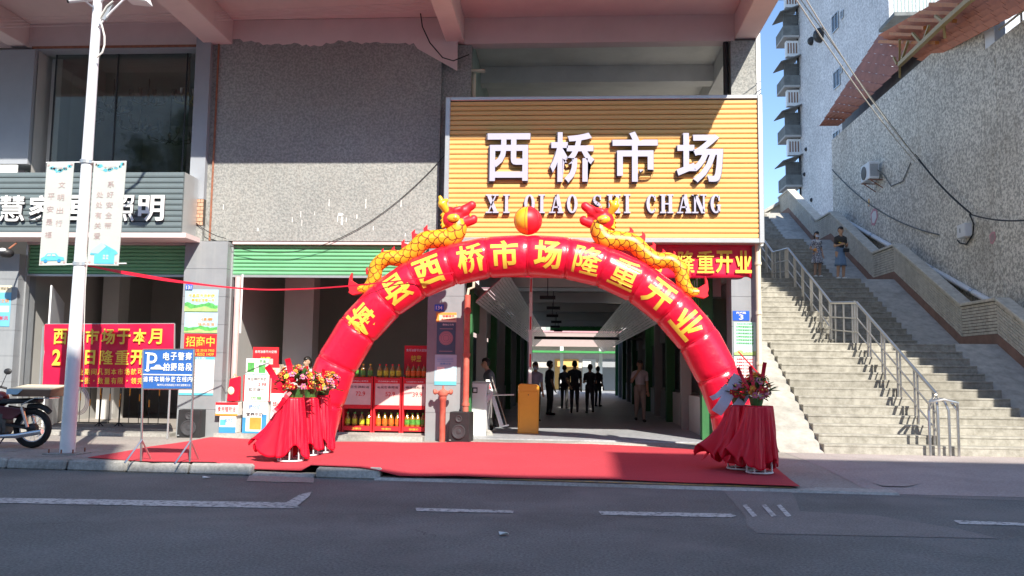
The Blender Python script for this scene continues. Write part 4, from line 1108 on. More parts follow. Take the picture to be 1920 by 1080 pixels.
# dragons: scaled body along the outer side of the arch
def scales_mat():
    m, n, l, b = nt('dragon_scales'); b.inputs['Roughness'].default_value = .4
    uv = n.new('ShaderNodeUVMap'); sp = n.new('ShaderNodeSeparateXYZ'); l.new(uv.outputs[0], sp.inputs[0])
    def M2(op, a, b_=None):
        x = n.new('ShaderNodeMath'); x.operation = op
        for i, q in enumerate((a, b_)):
            if q is None: continue
            if isinstance(q, (int, float)): x.inputs[i].default_value = q
            else: l.new(q, x.inputs[i])
        return x.outputs[0]
    # rows of half-circles: two shifted lattices, distance from cell centre
    def latt(ou, ov):
        u = M2('SUBTRACT', M2('FRACT', M2('ADD', sp.outputs[0], ou)), .5); v = M2('SUBTRACT', M2('FRACT', M2('ADD', sp.outputs[1], ov)), .5)
        return M2('SQRT', M2('ADD', M2('MULTIPLY', u, u), M2('MULTIPLY', v, v)))
    d1, d2 = latt(0, 0), latt(.5, .5)
    r1 = M2('LESS_THAN', M2('ABSOLUTE', M2('SUBTRACT', d1, .47)), .045); r2 = M2('LESS_THAN', M2('ABSOLUTE', M2('SUBTRACT', d2, .47)), .045)
    halfu = M2('LESS_THAN', M2('FRACT', sp.outputs[0]), .5); halfu2 = M2('LESS_THAN', M2('FRACT', M2('ADD', sp.outputs[0], .5)), .5)
    ln = M2('MAXIMUM', M2('MULTIPLY', r1, halfu), M2('MULTIPLY', r2, halfu2))
    mx = n.new('ShaderNodeMix'); mx.data_type = 'RGBA'; mx.inputs[6].default_value = (.86, .40, .02, 1); mx.inputs[7].default_value = (.22, .05, .01, 1)
    l.new(ln, mx.inputs[0]); l.new(mx.outputs[2], b.inputs['Base Color']); return m
MS = scales_mat()
def catmull(P, n):
    out = []
    for i in range(len(P) - 1):
        p0, p1, p2, p3 = P[max(0, i - 1)], P[i], P[i + 1], P[min(len(P) - 1, i + 2)]
        for k in range(n):
            t = k / n
            out.append(0.5 * ((2 * p1) + (p2 - p0) * t + (2 * p0 - 5 * p1 + 4 * p2 - p3) * t * t + (3 * p1 - p0 - 3 * p2 + p3) * t ** 3))
    out.append(P[-1]); return out
def dragon(mir, label):
    X0 = 991
    def D(px, py, dy=0):
        if mir: px2 = 2 * X0 - px; py = py + .014 * (px2 - X0) * .9 + .006 * (px2 - X0)
        else: px2 = px
        return at(px2, py, Y=AY + dy)
    k = AY / FPX
    t = thing('inflatable_dragon', label, 'dragon', D(800, 470))
    path = [(672, 542, 9), (688, 541, 12), (701, 524, 15), (706, 500, 16), (726, 484, 17), (752, 484, 18), (775, 470, 19), (795, 452, 20), (822, 448, 21), (846, 446, 22), (858, 428, 21), (856, 414, 18)]
    P = catmull([Vector((a, b, c_)) for a, b, c_ in path], 8)
    W3 = [D(p.x, p.y) for p in P]; rr_ = [p.z * .86 * k for p in P]
    # body with uv along and around
    n = 20; me = bpy.data.meshes.new('body'); vs = []; uvs = []; ln = 0
    rings = []
    for i, p in enumerate(W3):
        a, b = W3[max(0, i - 1)], W3[min(len(W3) - 1, i + 1)]; tt = (b - a).normalized(); nn = Vector((-tt.z, 0, tt.x))
        if i: ln += (p - W3[i - 1]).length
        rings.append(ln)
        for j in range(n + 1):
            q = 2 * PI * j / n; vs.append(p + (Vector((0, -1, 0)) * math.cos(q) + nn * math.sin(q)) * rr_[i])
    fs = [(i * (n + 1) + j, i * (n + 1) + j + 1, (i + 1) * (n + 1) + j + 1, (i + 1) * (n + 1) + j) for i in range(len(W3) - 1) for j in range(n)]
    me.from_pydata(vs, [], fs); me.materials.append(MS); ul = me.uv_layers.new(name='UVMap')
    for f_ in me.polygons:
        f_.use_smooth = True
        for li in f_.loop_indices:
            vi = me.loops[li].vertex_index; ul.data[li].uv = (rings[vi // (n + 1)] / .19, (vi % (n + 1)) / n * 5)
    me.update(); make('body', None, None, t, me=me)
    # fins
    def fin(pts, th=.03, name='fin', m='red_vinyl2'):
        w = [D(*p) + Vector((0, -th / 2, 0)) for p in pts]; g = G(); g.prism(w, (0, th, 0)); make(name, g, M[m], t, bevel=.008)
    for a, b, s_ in ((692, 507, .8), (722, 472, .9), (743, 470, 1.1), (762, 458, 1.2), (782, 440, 1.3), (806, 433, 1.5), (702, 518, .5)):
        fin([(a - 7 * s_, b + 10 * s_), (a - 8 * s_, b - 3 * s_), (a - 3 * s_, b - 8 * s_), (a - 3 * s_, b - 2 * s_), (a + 3 * s_, b), (a + 8 * s_, b + 4 * s_), (a + 11 * s_, b + 8 * s_)])
    # head: blended capsules
    H = lambda x, y, dy=0: D(850 + (x - 850) * 1.08, 420 + (y - 420) * 1.06, dy * 1.1)
    rc = lambda r_: r_ * k * 1.12
    caps = [(H(848, 413), H(852, 409), rc(18), rc(17), 0), (H(856, 403), H(870, 397), rc(13), rc(10), 0), (H(868, 396), H(881, 388), rc(9), rc(7.5), 0), (H(881, 388), H(882, 387), rc(8), rc(8), 0),
            (H(858, 421), H(884, 413), rc(10), rc(8), 0), (H(838, 403), H(843, 398), rc(9), rc(9), 0), (H(852, 427), H(850, 422), rc(13), rc(13), 0), (H(884, 412), H(885, 411), rc(8), rc(7.5), 0)]
    for s_ in (-1, 1): caps.append((H(853, 396, s_ * .11), H(861, 393, s_ * .10), rc(6), rc(5), 0))
    skin_over('head', caps, [M['red_vinyl2']], t, .02, 5)
    for s_ in (-1, 1):
        g = G(); g.ball(H(850, 409, s_ * .165), rc(8.5), 10, 6, sc=(1.3, .5, .8)); eye = make('eye', g, M['yellow_vinyl'], t, smooth=True)
        g = G(); g.ball(H(853, 409, s_ * .20), rc(3), 8, 6, sc=(1.3, .5, .8)); make('pupil', g, M['orange_print'], eye)
        skin_over('horn', [(H(838, 397, s_ * .06), H(831, 385, s_ * .10), rc(6), rc(8), 0), (H(831, 384, s_ * .10), H(827, 373, s_ * .12), rc(6), rc(3.5), 0), (H(833, 386, s_ * .1), H(838, 378, s_ * .12), rc(5), rc(3.5), 0)], [M['yellow_vinyl']], t, .015, 2)
        for x, y, u in ((876, 399, 1), (870, 403, 1), (880, 404, -1), (868, 408, -1)):
            g = G(); p = H(x, y - 3 * u, s_ * .03); g.tube([p, H(x, y + 3 * u, s_ * .03)], [rc(2), rc(.4)], 6); make('tooth', g, M['yellow_vinyl'], t)
    g = G(); g.tube([H(862, 396, 0), H(855, 386, 0)], [rc(2), rc(1)], 6); make('horn', g, M['yellow_vinyl'], t)
    for y in (402, 412, 420): fin([(833, y - 4), (826, y + 4), (830, y + 3), (829, y + 9), (840, y + 4)], .2, 'mane', 'yellow_vinyl')
    # tail fan
    fin([(676, 536), (668, 531), (660, 526), (661, 511), (656, 521), (654, 537), (656, 545), (654, 549), (662, 554), (672, 552), (684, 549)], .12, 'tail_fan')
dragon(False, 'inflatable dragon with red head facing right on the left slope of the arch')
dragon(True, 'inflatable dragon with red head facing left on the right slope of the arch')

# =================================================================== RED CARPET
cpts = [(-7.6, 13.15), (-6.2, 12.62), (-4.95, front(-4.95) + .16), (-3.9, front(-3.9) + .10), (-2.4, front(-2.4) - .02), (0.6, front(.6) + .22), (at(1500, 917, Z=.03).x, at(1500, 917, Z=.03).y), (at(1447, 880, Z=.06).x, at(1447, 880, Z=.06).y), (2.9, 14.0), (2.55, 16.2), (1.0, FY - .55), (-1.9, FY - .45), (-2.6, 16.75), (-5.2, 16.5), (-6.6, 16.4)]
A1p = at(165, 858, Z=.16); cpts[0] = (A1p.x, A1p.y); A2p = at(395, 821, Z=.16); cpts[-1] = (A2p.x, A2p.y)
bm = bmesh.new(); f = bm.faces.new([bm.verts.new((x, y, 0)) for x, y in cpts])
for i in range(-36, 18):
    bmesh.ops.bisect_plane(bm, geom=bm.verts[:] + bm.edges[:] + bm.faces[:], dist=1e-5, plane_co=(i * .25, 0, 0), plane_no=(1, 0, 0))
for i in range(24, 72):
    bmesh.ops.bisect_plane(bm, geom=bm.verts[:] + bm.edges[:] + bm.faces[:], dist=1e-5, plane_co=(0, i * .25, 0), plane_no=(0, 1, 0))
bmesh.ops.triangulate(bm, faces=bm.faces[:])
for v in bm.verts: v.co.z = max(sz(v.co.x, v.co.y), .05 if v.co.x > -5.2 and v.co.y < front(v.co.x) + .3 else 0) + .014 + .004 * math.sin(v.co.x * 3 + v.co.y * 2) + .008 * max(0, math.sin(v.co.x * 1.7 + 2.2 * math.sin(v.co.y * .9))) ** 8 + random.uniform(-.0012, .0012)
me = bpy.data.meshes.new('red_carpet'); me.materials.append(M['carpet']); bm.to_mesh(me); bm.free()
o = make('red_carpet', None, None, None, me=me); tag(o, 'long red carpet spread on the pavement beneath the inflatable arch', 'carpet')
sd = o.modifiers.new('s', 'SOLIDIFY'); sd.thickness = .006; sd.offset = 1

# =================================================================== HANGING BANNER under the sign
BY = 17.42
hb = thing('hanging_banner', 'long red cloth banner with yellow characters hung under the market sign', 'banner', (0, BY, 3.5))
bx0, bx1 = XA(838, BY, 480), XA(1410, BY, 480); bz0, bz1 = ZA(519, BY, 1100), ZA(452, BY, 1100)
g = G(); g.grid(lambda u, v: (bx0 + (bx1 - bx0) * u, BY + .02 * math.sin(u * 40) * (1 - v) + .012 * math.sin(u * 97), bz0 + (bz1 - bz0) * v - .03 * math.sin(u * PI) * (1 - v) + (.04 * math.sin(u * 60) * (1 - v) if u > .97 else 0)), 90, 8)
make('cloth', g, M['red_banner'], hb, smooth=True).modifiers.new('s', 'SOLIDIFY').thickness = .004
for ch, px_ in (('场', 1235), ('隆', 1287), ('重', 1323), ('开', 1358), ('业', 1394)):
    T(ch, px_ - (8 if ch == '场' else 0), 491, BY - .045, 'yellow_text', hb, 31 if ch != '业' else 30, 42, bold=.012 if ch in '隆重' else .025, name='character')
g = G(); q = at(1410, 462, Y=BY); g.tube([q, q + Vector((.15, -.05, .12)), q + Vector((.1, 0, -.2))], .012, 5); make('tie', g, M['red_cloth'], hb)

# =================================================================== STALL AND GATE FURNITURE
def gz(px, py): return at(px, py, Z=.15)
# barrier
bp = at(990, 819, Z=.13); bY = bp.y; k = bY / FPX
tb = thing('boom_barrier', 'bright orange boom barrier cabinet with its striped arm raised upright', 'barrier', (bp.x, bY, .12))
x0, x1 = XA(971, bY, 770), XA(1010, bY, 770); zt = ZA(720, bY, 990)
g = G(); g.prism([(x0, bY - .02, .13), (x1, bY - .02, .13), (x1, bY - .02, zt - .05), (x1 - .06, bY - .02, zt - .01), (x0 + .05, bY - .02, zt + .01), (x0, bY - .02, zt - .03)], (0, .32, 0)); make('cabinet', g, M['orange'], tb, bevel=.012)
g = G(); g.box(x0 + .035, x1 - .035, bY - .030, bY - .022, .22, zt - .16); make('door', g, M['orange'], tb, bevel=.004)
g = G(); g.lathe([(.012, -.008), (.012, 0)], ((x0 + x1) / 2, bY - .032, zt - .24), 8, ax='y'); make('lock', g, M['black'], tb)
g = G(); g.box(x0 - .03, x1 + .03, bY - .05, bY + .33, .10, .135); make('base_plate', g, M['alu'], tb)
ax_ = XA(995, bY + .33, 600); aw = .035
zA, zB = ZA(722, bY + .33, 995), ZA(505, bY + .33, 995)
g = G(); g.box(ax_ - aw, ax_ + aw, bY + .31, bY + .36, zA - .25, zB); arm = make('arm', g, M['white'], tb)
for a, b in ((520, 545), (592, 617), (663, 688), (720, 728)):
    g = G(); g.box(ax_ - .014, ax_ + .016, bY + .300, bY + .309, ZA(b, bY, 995), ZA(a, bY, 995)); make('red_stripe', g, M['red_print'], arm)
# turnstile
tp = at(896, 822, Z=.13); Y_ = tp.y
ts = thing('turnstile', 'pale grey tripod turnstile cabinet standing at the market entrance', 'turnstile', (tp.x, Y_, .13))
x0, x1 = XA(881, Y_, 770), XA(912, Y_, 770); zt = ZA(716, Y_, 896)
g = G(); g.box(x0, x1, Y_ - .02, Y_ + .9, .13, zt - .03); make('cabinet', g, M['white'], ts, bevel=.015)
g = G(); g.box(x0 - .01, x1 + .02, Y_ - .03, Y_ + .92, zt - .028, zt); make('top_plate', g, M['alu'], ts, bevel=.008)
g = G(); g.box(x0 + .05, x0 + .16, Y_ - .026, Y_ - .021, zt - .24, zt - .12); make('emblem', g, M['black'], ts)
g = G(); g.box(x0 + .07, x0 + .14, Y_ - .031, Y_ - .027, zt - .215, zt - .145); make('emblem_field', g, M['white'], ts)
hub = at(918, 745, Y=Y_ + .1)
g = G(); g.hexa([(x1, Y_ + .02, hub.z - .12), (hub.x + .06, Y_ + .06, hub.z - .02), (hub.x + .06, Y_ + .2, hub.z - .02), (x1, Y_ + .2, hub.z - .12), (x1, Y_ + .02, hub.z + .04), (hub.x + .09, Y_ + .06, hub.z + .14), (hub.x + .09, Y_ + .2, hub.z + .14), (x1, Y_ + .2, hub.z + .04)]); make('hub', g, M['alu'], ts, bevel=.01)
for a, b in ((964, 740), (915, 785), (921, 783)):
    g = G(); g.rod(hub + Vector((.04, 0, .05)), at(a, b, Y=Y_ + (.02 if b < 760 else .25)), .017, 8); make('arm', g, M['steel'], ts, smooth=True)
g = G(); g.hexa([(x1 + .002, Y_ - .05, .12), (x1 + .20, Y_ - .05, .12), (x1 + .20, Y_ + .2, .12), (x1 + .002, Y_ + .2, .12), (x1 + .01, Y_ - .02, .32), (x1 + .10, Y_ - .02, .30), (x1 + .10, Y_ + .1, .30), (x1 + .01, Y_ + .1, .32)]); make('foot', g, M['kerb'], ts, bevel=.02)
# leaning folded sign frame
ls = thing('leaning_board', 'narrow white board with red mark leaning beside the turnstile', 'board', at(935, 800, Y=Y_ + .6))
a, b = at(914, 712, Y=Y_ + .75), at(941, 800, Y=Y_ + .45)
g = G(); g.bar(a, b, .11, .02); make('panel', g, M['paper'], ls)
a2, b2 = at(922, 706, Y=Y_ + .8), at(950, 797, Y=Y_ + .55)
g = G(); g.bar(a2, b2, .02, .02); make('leg', g, M['steel'], ls)
g = G(); g.bar(a.lerp(b, .1) + Vector((0, -.016, 0)), a.lerp(b, .2) + Vector((0, -.016, 0)), .07, .004); make('red_mark', g, M['red_print'], ls)
g = G(); g.bar(b - Vector((.05, 0, 0)), b2 + Vector((.04, 0, 0)), .05, .03); make('foot', g, M['white'], ls)
# speakers
def speaker(px, py, w, hpx, label, rz=0):
    p = at(px, py, Y=min(gz(px, py).y, PY - .40)); k = p.y / FPX; W_, H_ = w * k, hpx * k; z0 = .15 if p.y < 17 else .15
    t = thing('loudspeaker', label, 'speaker', (p.x, p.y, z0), 'black loudspeakers on the pavement')
    g = G(); g.prism([(-W_ / 2, 0, 0), (W_ / 2, 0, 0), (W_ / 2, -.02, H_), (-W_ / 2 + .02, -.02, H_)], (0, .34, 0)); b = make('cabinet', g, M['black'], t, bevel=.012); b.matrix_parent_inverse = Matrix()
    for cx_, cz_, r_ in ((0, H_ * .36, W_ * .33), (0, H_ * .78, W_ * .16)):
        g = G(); g.lathe([(r_, 0.0), (r_, -.018), (r_ * .86, -.02), (r_ * .8, -.008), (r_ * .35, .0), (r_ * .3, -.01), (.001, -.014)], (cx_, -.015, cz_), 20, ax='y'); q = make('driver', g, M['speaker_grey'], t, smooth=True); q.matrix_parent_inverse = Matrix()
    g = G(); g.box(-W_ / 2 + .02, -W_ / 2 + .06, -.026, -.018, .04, .06); g_ = make('badge', g, M['alu'], t); g_.matrix_parent_inverse = Matrix()
    t.rotation_euler = (0, 0, rz); return t
speaker(353, 818, 44, 53, 'black loudspeaker on the ground against the poster-covered pillar', .1)
speaker(860, 827, 40, 57, 'black loudspeaker on the ground beside the turnstile and red pipe', -.15)
# standpipe and hydrant post
X = XA(875, FY - .25, 680); Y_ = FY - .3
vp = thing('standpipe', 'tall faded red pipe standing against the pillar by the gate', 'pipe', (X, Y_, .15))
g = G(); g.rod((X, Y_, .15), (X, Y_, ZA(553, Y_, 875)), .062, 12); make('pipe', g, M['red_pipe'], vp, smooth=True)
g = G(); z = ZA(553, Y_, 875); g.tube([(X, Y_, z), (X + .02, Y_, z + .12), (X + .12, Y_, z + .16), (X + .13, Y_, z + .52)], .028, 8); make('branch', g, M['cream_pipe'], vp, smooth=True)
for z in (.9, 1.9, 2.8):
    g = G(); g.lathe([(.078, -.03), (.078, .03)], (X, Y_, z), 12); make('collar', g, M['red_pipe'], vp)
hp = at(829, 826, Y=PY - .25); X, Y_ = hp.x, hp.y; zt = ZA(742, Y_, 829)
hy = thing('fire_hydrant', 'rusty red two-headed hydrant post in front of the gate pillar', 'hydrant', (X, Y_, .15))
g = G(); g.lathe([(.062, .15), (.062, zt - .1), (.075, zt - .08), (.075, zt)], (X, Y_, 0), 12); make('post', g, M['red_pipe'], hy, smooth=True)
g = G(); g.lathe([(.09, zt), (.11, zt + .03), (.10, zt + .09), (.05, zt + .12), (.02, zt + .14), (.02, zt + .20), (.001, zt + .2)], (X, Y_, 0), 12); make('cap', g, M['red_pipe'], hy, smooth=True)
for s_ in (-1, 1):
    g = G(); g.lathe([(.035, 0), (.035, .08), (.055, .09), (.055, .13), (.03, .15)], (0, 0, 0), 12, ax='x')
    g.v = [(X + s_ * (.05 + v[0]), Y_ + v[1] - .02, zt + .06 + v[2] + v[0] * .15) for v in g.v]; make('nozzle', g, M['red_pipe'], hy, smooth=True)
# fire extinguisher in the corridor
p = at(1327, 812, Z=.2)
fe = thing('fire_extinguisher', 'tall red fire extinguisher standing by the right corridor wall', 'extinguisher', (p.x, p.y, .2))
g = G(); g.lathe([(.09, .2), (.095, .25), (.095, .95), (.06, 1.03), (.03, 1.06), (.03, 1.12)], (p.x, p.y, 0), 12); make('cylinder', g, M['red_print'], fe, smooth=True)
g = G(); g.box(p.x - .03, p.x + .12, p.y - .02, p.y + .02, 1.125, 1.16); make('handle', g, M['black'], fe)

# =================================================================== MARKET HALL behind the arch
mh = thing('market_hall', 'long covered market aisle with green posts and slatted pale awnings', 'market hall', (0, FY, .2))
HW = lambda name, g, m, **k: make(name, g, M[m], mh, **k)
FZ = .2
g = G(); g.box(-2.35, 3.55, FY + .1, 62, .05, FZ); struct('market_floor', g, M['market_floor'])
g = G(); g.box(xp[870] - .1, XA(1340, FY, 700) + .6, FY - .45, FY + .098, .05, .175); struct('gate_sill', g, M['kerb'])
HZ = 4.3
g = G(); g.box(-2.6, 3.6, FY + .4, 26, HZ, HZ + .15); HW('hall_ceiling', g, 'concrete_paint')
g = G(); g.box(-2.6, 3.6, 29, 46, HZ, HZ + .15); HW('hall_ceiling', g, 'concrete_paint')
for Y_ in (20.5, 24, 29.5, 34, 40, 46):
    g = G(); g.box(-2.5, 3.5, Y_, Y_ + .3, HZ - .35, HZ - .003); HW('ceiling_beam', g, 'room_light')
# stall fronts: green posts with grey panels and dark doorways
for s_, X in ((-1, -2.15), (1, 2.95)):
    for i in range(11):
        Y_ = FY + .6 + i * 3.2
        g = G(); g.box(X - .12, X + .12, Y_, Y_ + .28, FZ, 3.6); HW('post', g, 'green_deep' if i % 2 == 0 else 'room')
        g = G(); a, b = (X + s_ * .05, X + s_ * .12); a, b = min(a, b), max(a, b)
        g.box(a, b, Y_ + .285, Y_ + 1.3, FZ, 3.0); HW('stall_panel', g, 'room' if i % 2 else 'balcony_grey')
        g = G(); g.box(a, b, Y_ + 1.305, Y_ + 3.19, 2.5, 3.4); HW('stall_header', g, 'green_deep' if i % 3 == 0 else 'room')
        g = G(); a, b = (X + s_ * .7, X + s_ * .8); a, b = min(a, b), max(a, b)
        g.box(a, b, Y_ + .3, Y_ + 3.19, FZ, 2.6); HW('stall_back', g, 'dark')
        g = G(); a, b = (X + s_ * .04, X + s_ * .6); a, b = min(a, b), max(a, b)
        g.box(a, b, Y_ + 1.4, Y_ + 3.1, FZ, FZ + .85); HW('stall_counter', g, 'room_light' if (i * 7 + (s_ > 0)) % 3 else 'room')
# slatted awnings along both sides
for s_, xa, za, xb, zb in ((-1, -1.98, 3.05, -1.28, 3.72), (1, 2.15, 2.75, 1.55, 3.55)):
    for i in range(14):
        t = i / 14; g = G()
        p = Vector((xa + (xb - xa) * t, FY + .8, za + (zb - za) * t)); q = p + Vector(((xb - xa) / 14 * .80, 0, (zb - za) / 14 * .80))
        g.prism([p, q, q + Vector((s_ * .012, 0, .012)), p + Vector((s_ * .012, 0, .012))], (0, 34, 0)); HW('awning_slat', g, 'slat_pale')
    for i in range(12):
        Y_ = FY + .9 + i * 3; g = G(); g.bar((xa, Y_, za + .03), (xb, Y_, zb + .03), .04, .04); HW('awning_rib', g, 'steel')
g = G(); g.box(-2.9, -2.2, FY + .4, FY + 36, 3.62, 3.7); g.box(2.9, 3.6, FY + .4, FY + 36, 3.62, 3.7); HW('side_ceiling', g, 'concrete_paint', kind='stuff')
# bright green lattice panel high on the right, grey window beside it
g = G(); gY = FY + .9
for i in range(7): g.box(XA(1294, gY, 540) + i * .055, XA(1294, gY, 540) + i * .055 + .025, gY, gY + .02, ZA(595, gY, 1300), ZA(515, gY, 1300))
HW('green_lattice', g, 'lime', kind='stuff')
g = G(); g.box(XA(1322, gY, 540), XA(1352, gY, 540), gY, gY + .03, ZA(556, gY, 1330), ZA(520, gY, 1330)); HW('transom_pane', g, 'paper')
g = G(); g.box(XA(1320, gY, 540), XA(1362, gY, 540), gY - .02, gY + .02, 3.4, ZA(558, gY, 1330)) if False else g.box(XA(1318, gY, 600), XA(1362, gY, 600), gY + .04, gY + .10, FZ, ZA(560, gY, 1330)); HW('stall_panel', g, 'green_grey')
# pipe across the aisle and hanging gear
g = G(); g.rod((-1.3, 34, ZA(634, 34, 1070)), (3.0, 34, ZA(634, 34, 1070)), .06, 8); HW('cross_pipe', g, 'dark')
for i in range(6):
    g = G(); Y_ = 24 + i * 4; X = -.55 + (i % 2) * .1
    g.tube([(X, Y_, HZ - .1), (X, Y_, 3.7)], .012, 5); g.box(X - .22, X + .22, Y_ - .05, Y_ + .05, 3.6, 3.7); HW('hanging_lamp', g, 'black')
# green beam at the far end
g = G(); g.box(-.9, 2.9, 46, 46.3, ZA(522 + 0, 46, 1100) * 0 + 5.0 - 1.25, 4.0); HW('far_beam', g, 'green')
# far pink building closing the view
fb = thing('pink_building', 'pink tiled building with balconies closing the far end of the market aisle', 'building', (0, 64, 0))
FYB = 64
g = G(); g.box(-9, 12, FYB + 1.3, FYB + 8, 0, 14); make('wall', g, M['far_pale'], fb)
for i in range(4):
    z = ZA(650, FYB, 1080) + i * 3.3
    g = G(); g.box(-9, 12, FYB, FYB + .15, z, z + 1.05); make('balcony_wall', g, M['far_pink'], fb)
    g = G(); g.box(-9, 12, FYB - .05, FYB + .2, z + 1.05, z + 1.2); make('balcony_rail', g, M['skirt_pink'], fb)
    g = G(); g.box(-9, 12, FYB + .16, FYB + 1.29, z, z + .12); make('balcony_floor', g, M['far_pale'], fb)
    for j in range(8):
        X = -6 + j * 2.2; g = G(); g.box(X, X + 1.2, FYB + 1.25, FYB + 1.29, z + 1.0, z + 2.5); make('window', g, M['window_dark' if j % 2 else 'shutter_faded'], fb)
for j in range(8):
    X = -6.3 + j * 2.9; g = G(); g.box(X, X + .25, FYB - .02, FYB + .2, 0, ZA(650, FYB, 1080) - .01); make('column', g, M['white'], fb)
g = G(); g.box(-9, 12, FYB - 2, FYB - .06, 2.9, 3.05); make('ground_awning', g, M['green'], fb)
for (a, b, m) in ((-.9, .9, 'slat_yellow'), (1.2, 2.2, 'white'), (2.4, 4, 'clad_grey')):
    g = G(); g.box(a, b, FYB + 1.2, FYB + 1.28, .2, 2.5); make('shop_front', g, M[m], fb)

# =================================================================== PEOPLE
def person(label, loc, rz, top, legs, pose='stand', h=1.7, female=False, shoe='black', hairlen=0, arms=('down', 'down'), extra=None, group=None, lean=0.0, mask=False, step=0.0, bareleg=False, sleeve='short', collar=None):
    s = h / 1.72
    t = thing('person', label, 'person', loc, group)
    V = lambda x, y, z: Vector((x, y, z)) * s
    sk, tp_, lg, sh = 0, 1, 2, 3
    w = .165 if female else .185; hw = .085
    hipz = .92; ln = lean
    hip = V(0, 0, hipz); wst = V(0, -ln * .25, 1.08); ch = V(0, -ln * .55, 1.30); nk = V(0, -ln * .9, 1.46); hd = V(0, -ln * 1.05 - .015, 1.60)
    caps = [(V(-hw * .7, 0, .94), V(hw * .7, 0, .94), .115 * s, .115 * s, lg), (hip, wst, .12 * s, (.105 if female else .125) * s, lg), (wst, ch, (.115 if female else .13) * s, (.13 if female else .145) * s, tp_),
            (ch + V(-w * .4, 0, .02), ch + V(w * .4, 0, .02), .112 * s, .112 * s, tp_), (ch + V(-w * .3, 0, .10), ch + V(-w * .93, 0, .055), .062 * s, .060 * s, tp_), (ch + V(w * .3, 0, .10), ch + V(w * .93, 0, .055), .062 * s, .060 * s, tp_), (ch + V(0, 0, .1), nk, .07 * s, .052 * s, sk),
            (nk, hd, .052 * s, .06 * s, sk), (hd + V(0, .01, .035), hd + V(0, .01, -.005), .088 * s, .08 * s, sk), (hd + V(0, -.03, -.03), hd + V(0, -.045, -.07), .06 * s, .04 * s, sk),
            (hd + V(0, -.085, .0), hd + V(0, -.10, -.025), .014 * s, .019 * s, sk)]
    for q in (-1, 1): caps.append((hd + V(q * .082, .01, .01), hd + V(q * .084, .012, -.02), .018 * s, .014 * s, sk))
    for q in (-1, 1):
        st_ = step * q
        hp_ = V(q * hw, 0, .90); kn = V(q * (hw + .005), -.03 - st_ * .55 * (1 if st_ > 0 else .6), .49); an = V(q * (hw + .01), .02 - st_, .09 + (.04 if st_ < 0 else 0))
        caps += [(hp_, kn, .092 * s, .064 * s, sk if bareleg else lg), (kn, an, .062 * s, .042 * s, sk if bareleg else lg), (kn + V(0, .01, -.05), kn + V(0, .02, -.16), .06 * s, .055 * s, sk if bareleg else lg),
                 (an + V(0, .02, -.05), an + V(q * .01, -.15, -.055), .042 * s, .034 * s, sh)]
        shl = ch + V(q * w * .93, 0, .055); mode = arms[0 if q < 0 else 1]
        if mode == 'down': el, wr = shl + V(q * .035, .03, -.28), shl + V(q * .045, -.06, -.52)
        elif mode == 'face': el, wr = shl + V(q * .09, -.12, -.24), shl + V(-q * .07, -.20, .02)
        elif mode == 'front': el, wr = shl + V(q * .05, .0, -.27), shl + V(-q * .05, -.24, -.24)
        elif mode == 'bag': el, wr = shl + V(q * .09, .04, -.26), shl + V(-q * .0, -.14, -.38)
        elif mode == 'back': el, wr = shl + V(q * .10, .08, -.26), shl + V(-q * .02, .14, -.46)
        caps += [(shl, el, .054 * s, .043 * s, tp_ if sleeve == 'long' else tp_), (el, wr, .040 * s, .028 * s, tp_ if sleeve == 'long' else sk)]
        if sleeve == 'short': caps[-2] = (shl, shl.lerp(el, .62), .056 * s, .052 * s, tp_); caps.append((shl.lerp(el, .62), el, .043 * s, .041 * s, sk))
        d_ = (wr - el).normalized(); pal = wr + d_ * .05 * s
        caps.append((wr, pal, .027 * s, .033 * s, sk))
        sd_ = d_.cross(Vector((0, 1, 0)));  sd_ = sd_.normalized() if sd_.length > .1 else Vector((1, 0, 0))
        for k, L in enumerate((.055, .07, .066, .05)):
            b0 = pal + sd_ * (k - 1.5) * .019 * s + d_ * .02 * s; caps.append((b0, b0 + (d_ + Vector((0, -.35, 0))) * L * s, .0105 * s, .009 * s, sk))
        caps.append((wr + d_ * .02 * s - sd_ * q * .025 * s, wr + d_ * .06 * s - sd_ * q * .055 * s + Vector((0, -.01, 0)), .012 * s, .010 * s, sk))
    b = skin_over('body', caps, [M['skin'], M[top], M[legs], M[shoe]], None, .0125 * s, 3); b.parent = t; b.matrix_parent_inverse = Matrix()
    def P(name, g, m, par=None, **k):
        o = make(name, g, M[m] if isinstance(m, str) else m, None, **k); o.parent = par or t; o.matrix_parent_inverse = Matrix(); return o
    # face: eyes, mouth
    g = G()
    for q in (-1, 1): g.ball(hd + V(q * .032, -.083, .02), .011 * s, 8, 6, sc=(1.3, .6, .8))
    P('eyes', g, 'black', smooth=True)
    if mask:
        g = G(); g.grid(lambda u, v: hd + V((u - .5) * .15, -.108 + 1.6 * (u - .5) ** 2 * .12 + .02 * v, -.085 + v * .085), 8, 4); P('face_mask', g, 'mask_blue', smooth=True)
    else:
        g = G(); g.ball(hd + V(0, -.088, -.048), .012 * s, 8, 5, sc=(1.9, .6, .45)); P('mouth', g, 'red_pipe', smooth=True)
    # hair
    hc = [(hd + V(0, .03, .055), hd + V(0, .04, .02), .092 * s, .092 * s, 0), (hd + V(0, .0, .075), hd + V(0, -.02, .075), .08 * s, .07 * s, 0)]
    if hairlen: hc += [(hd + V(q * .06, .05, .0), hd + V(q * .065, .05, -.06 - hairlen), .05 * s, .035 * s, 0) for q in (-1, 1)] + [(hd + V(0, .07, 0), hd + V(0, .08, -.08 - hairlen), .08 * s, .06 * s, 0)]
    hr_ = skin_over('hair', hc, [M['hair']], None, .013 * s, 3); hr_.parent = t; hr_.matrix_parent_inverse = Matrix()
    if extra: extra(P, V, s)
    t.rotation_euler = (0, 0, rz)
    return t
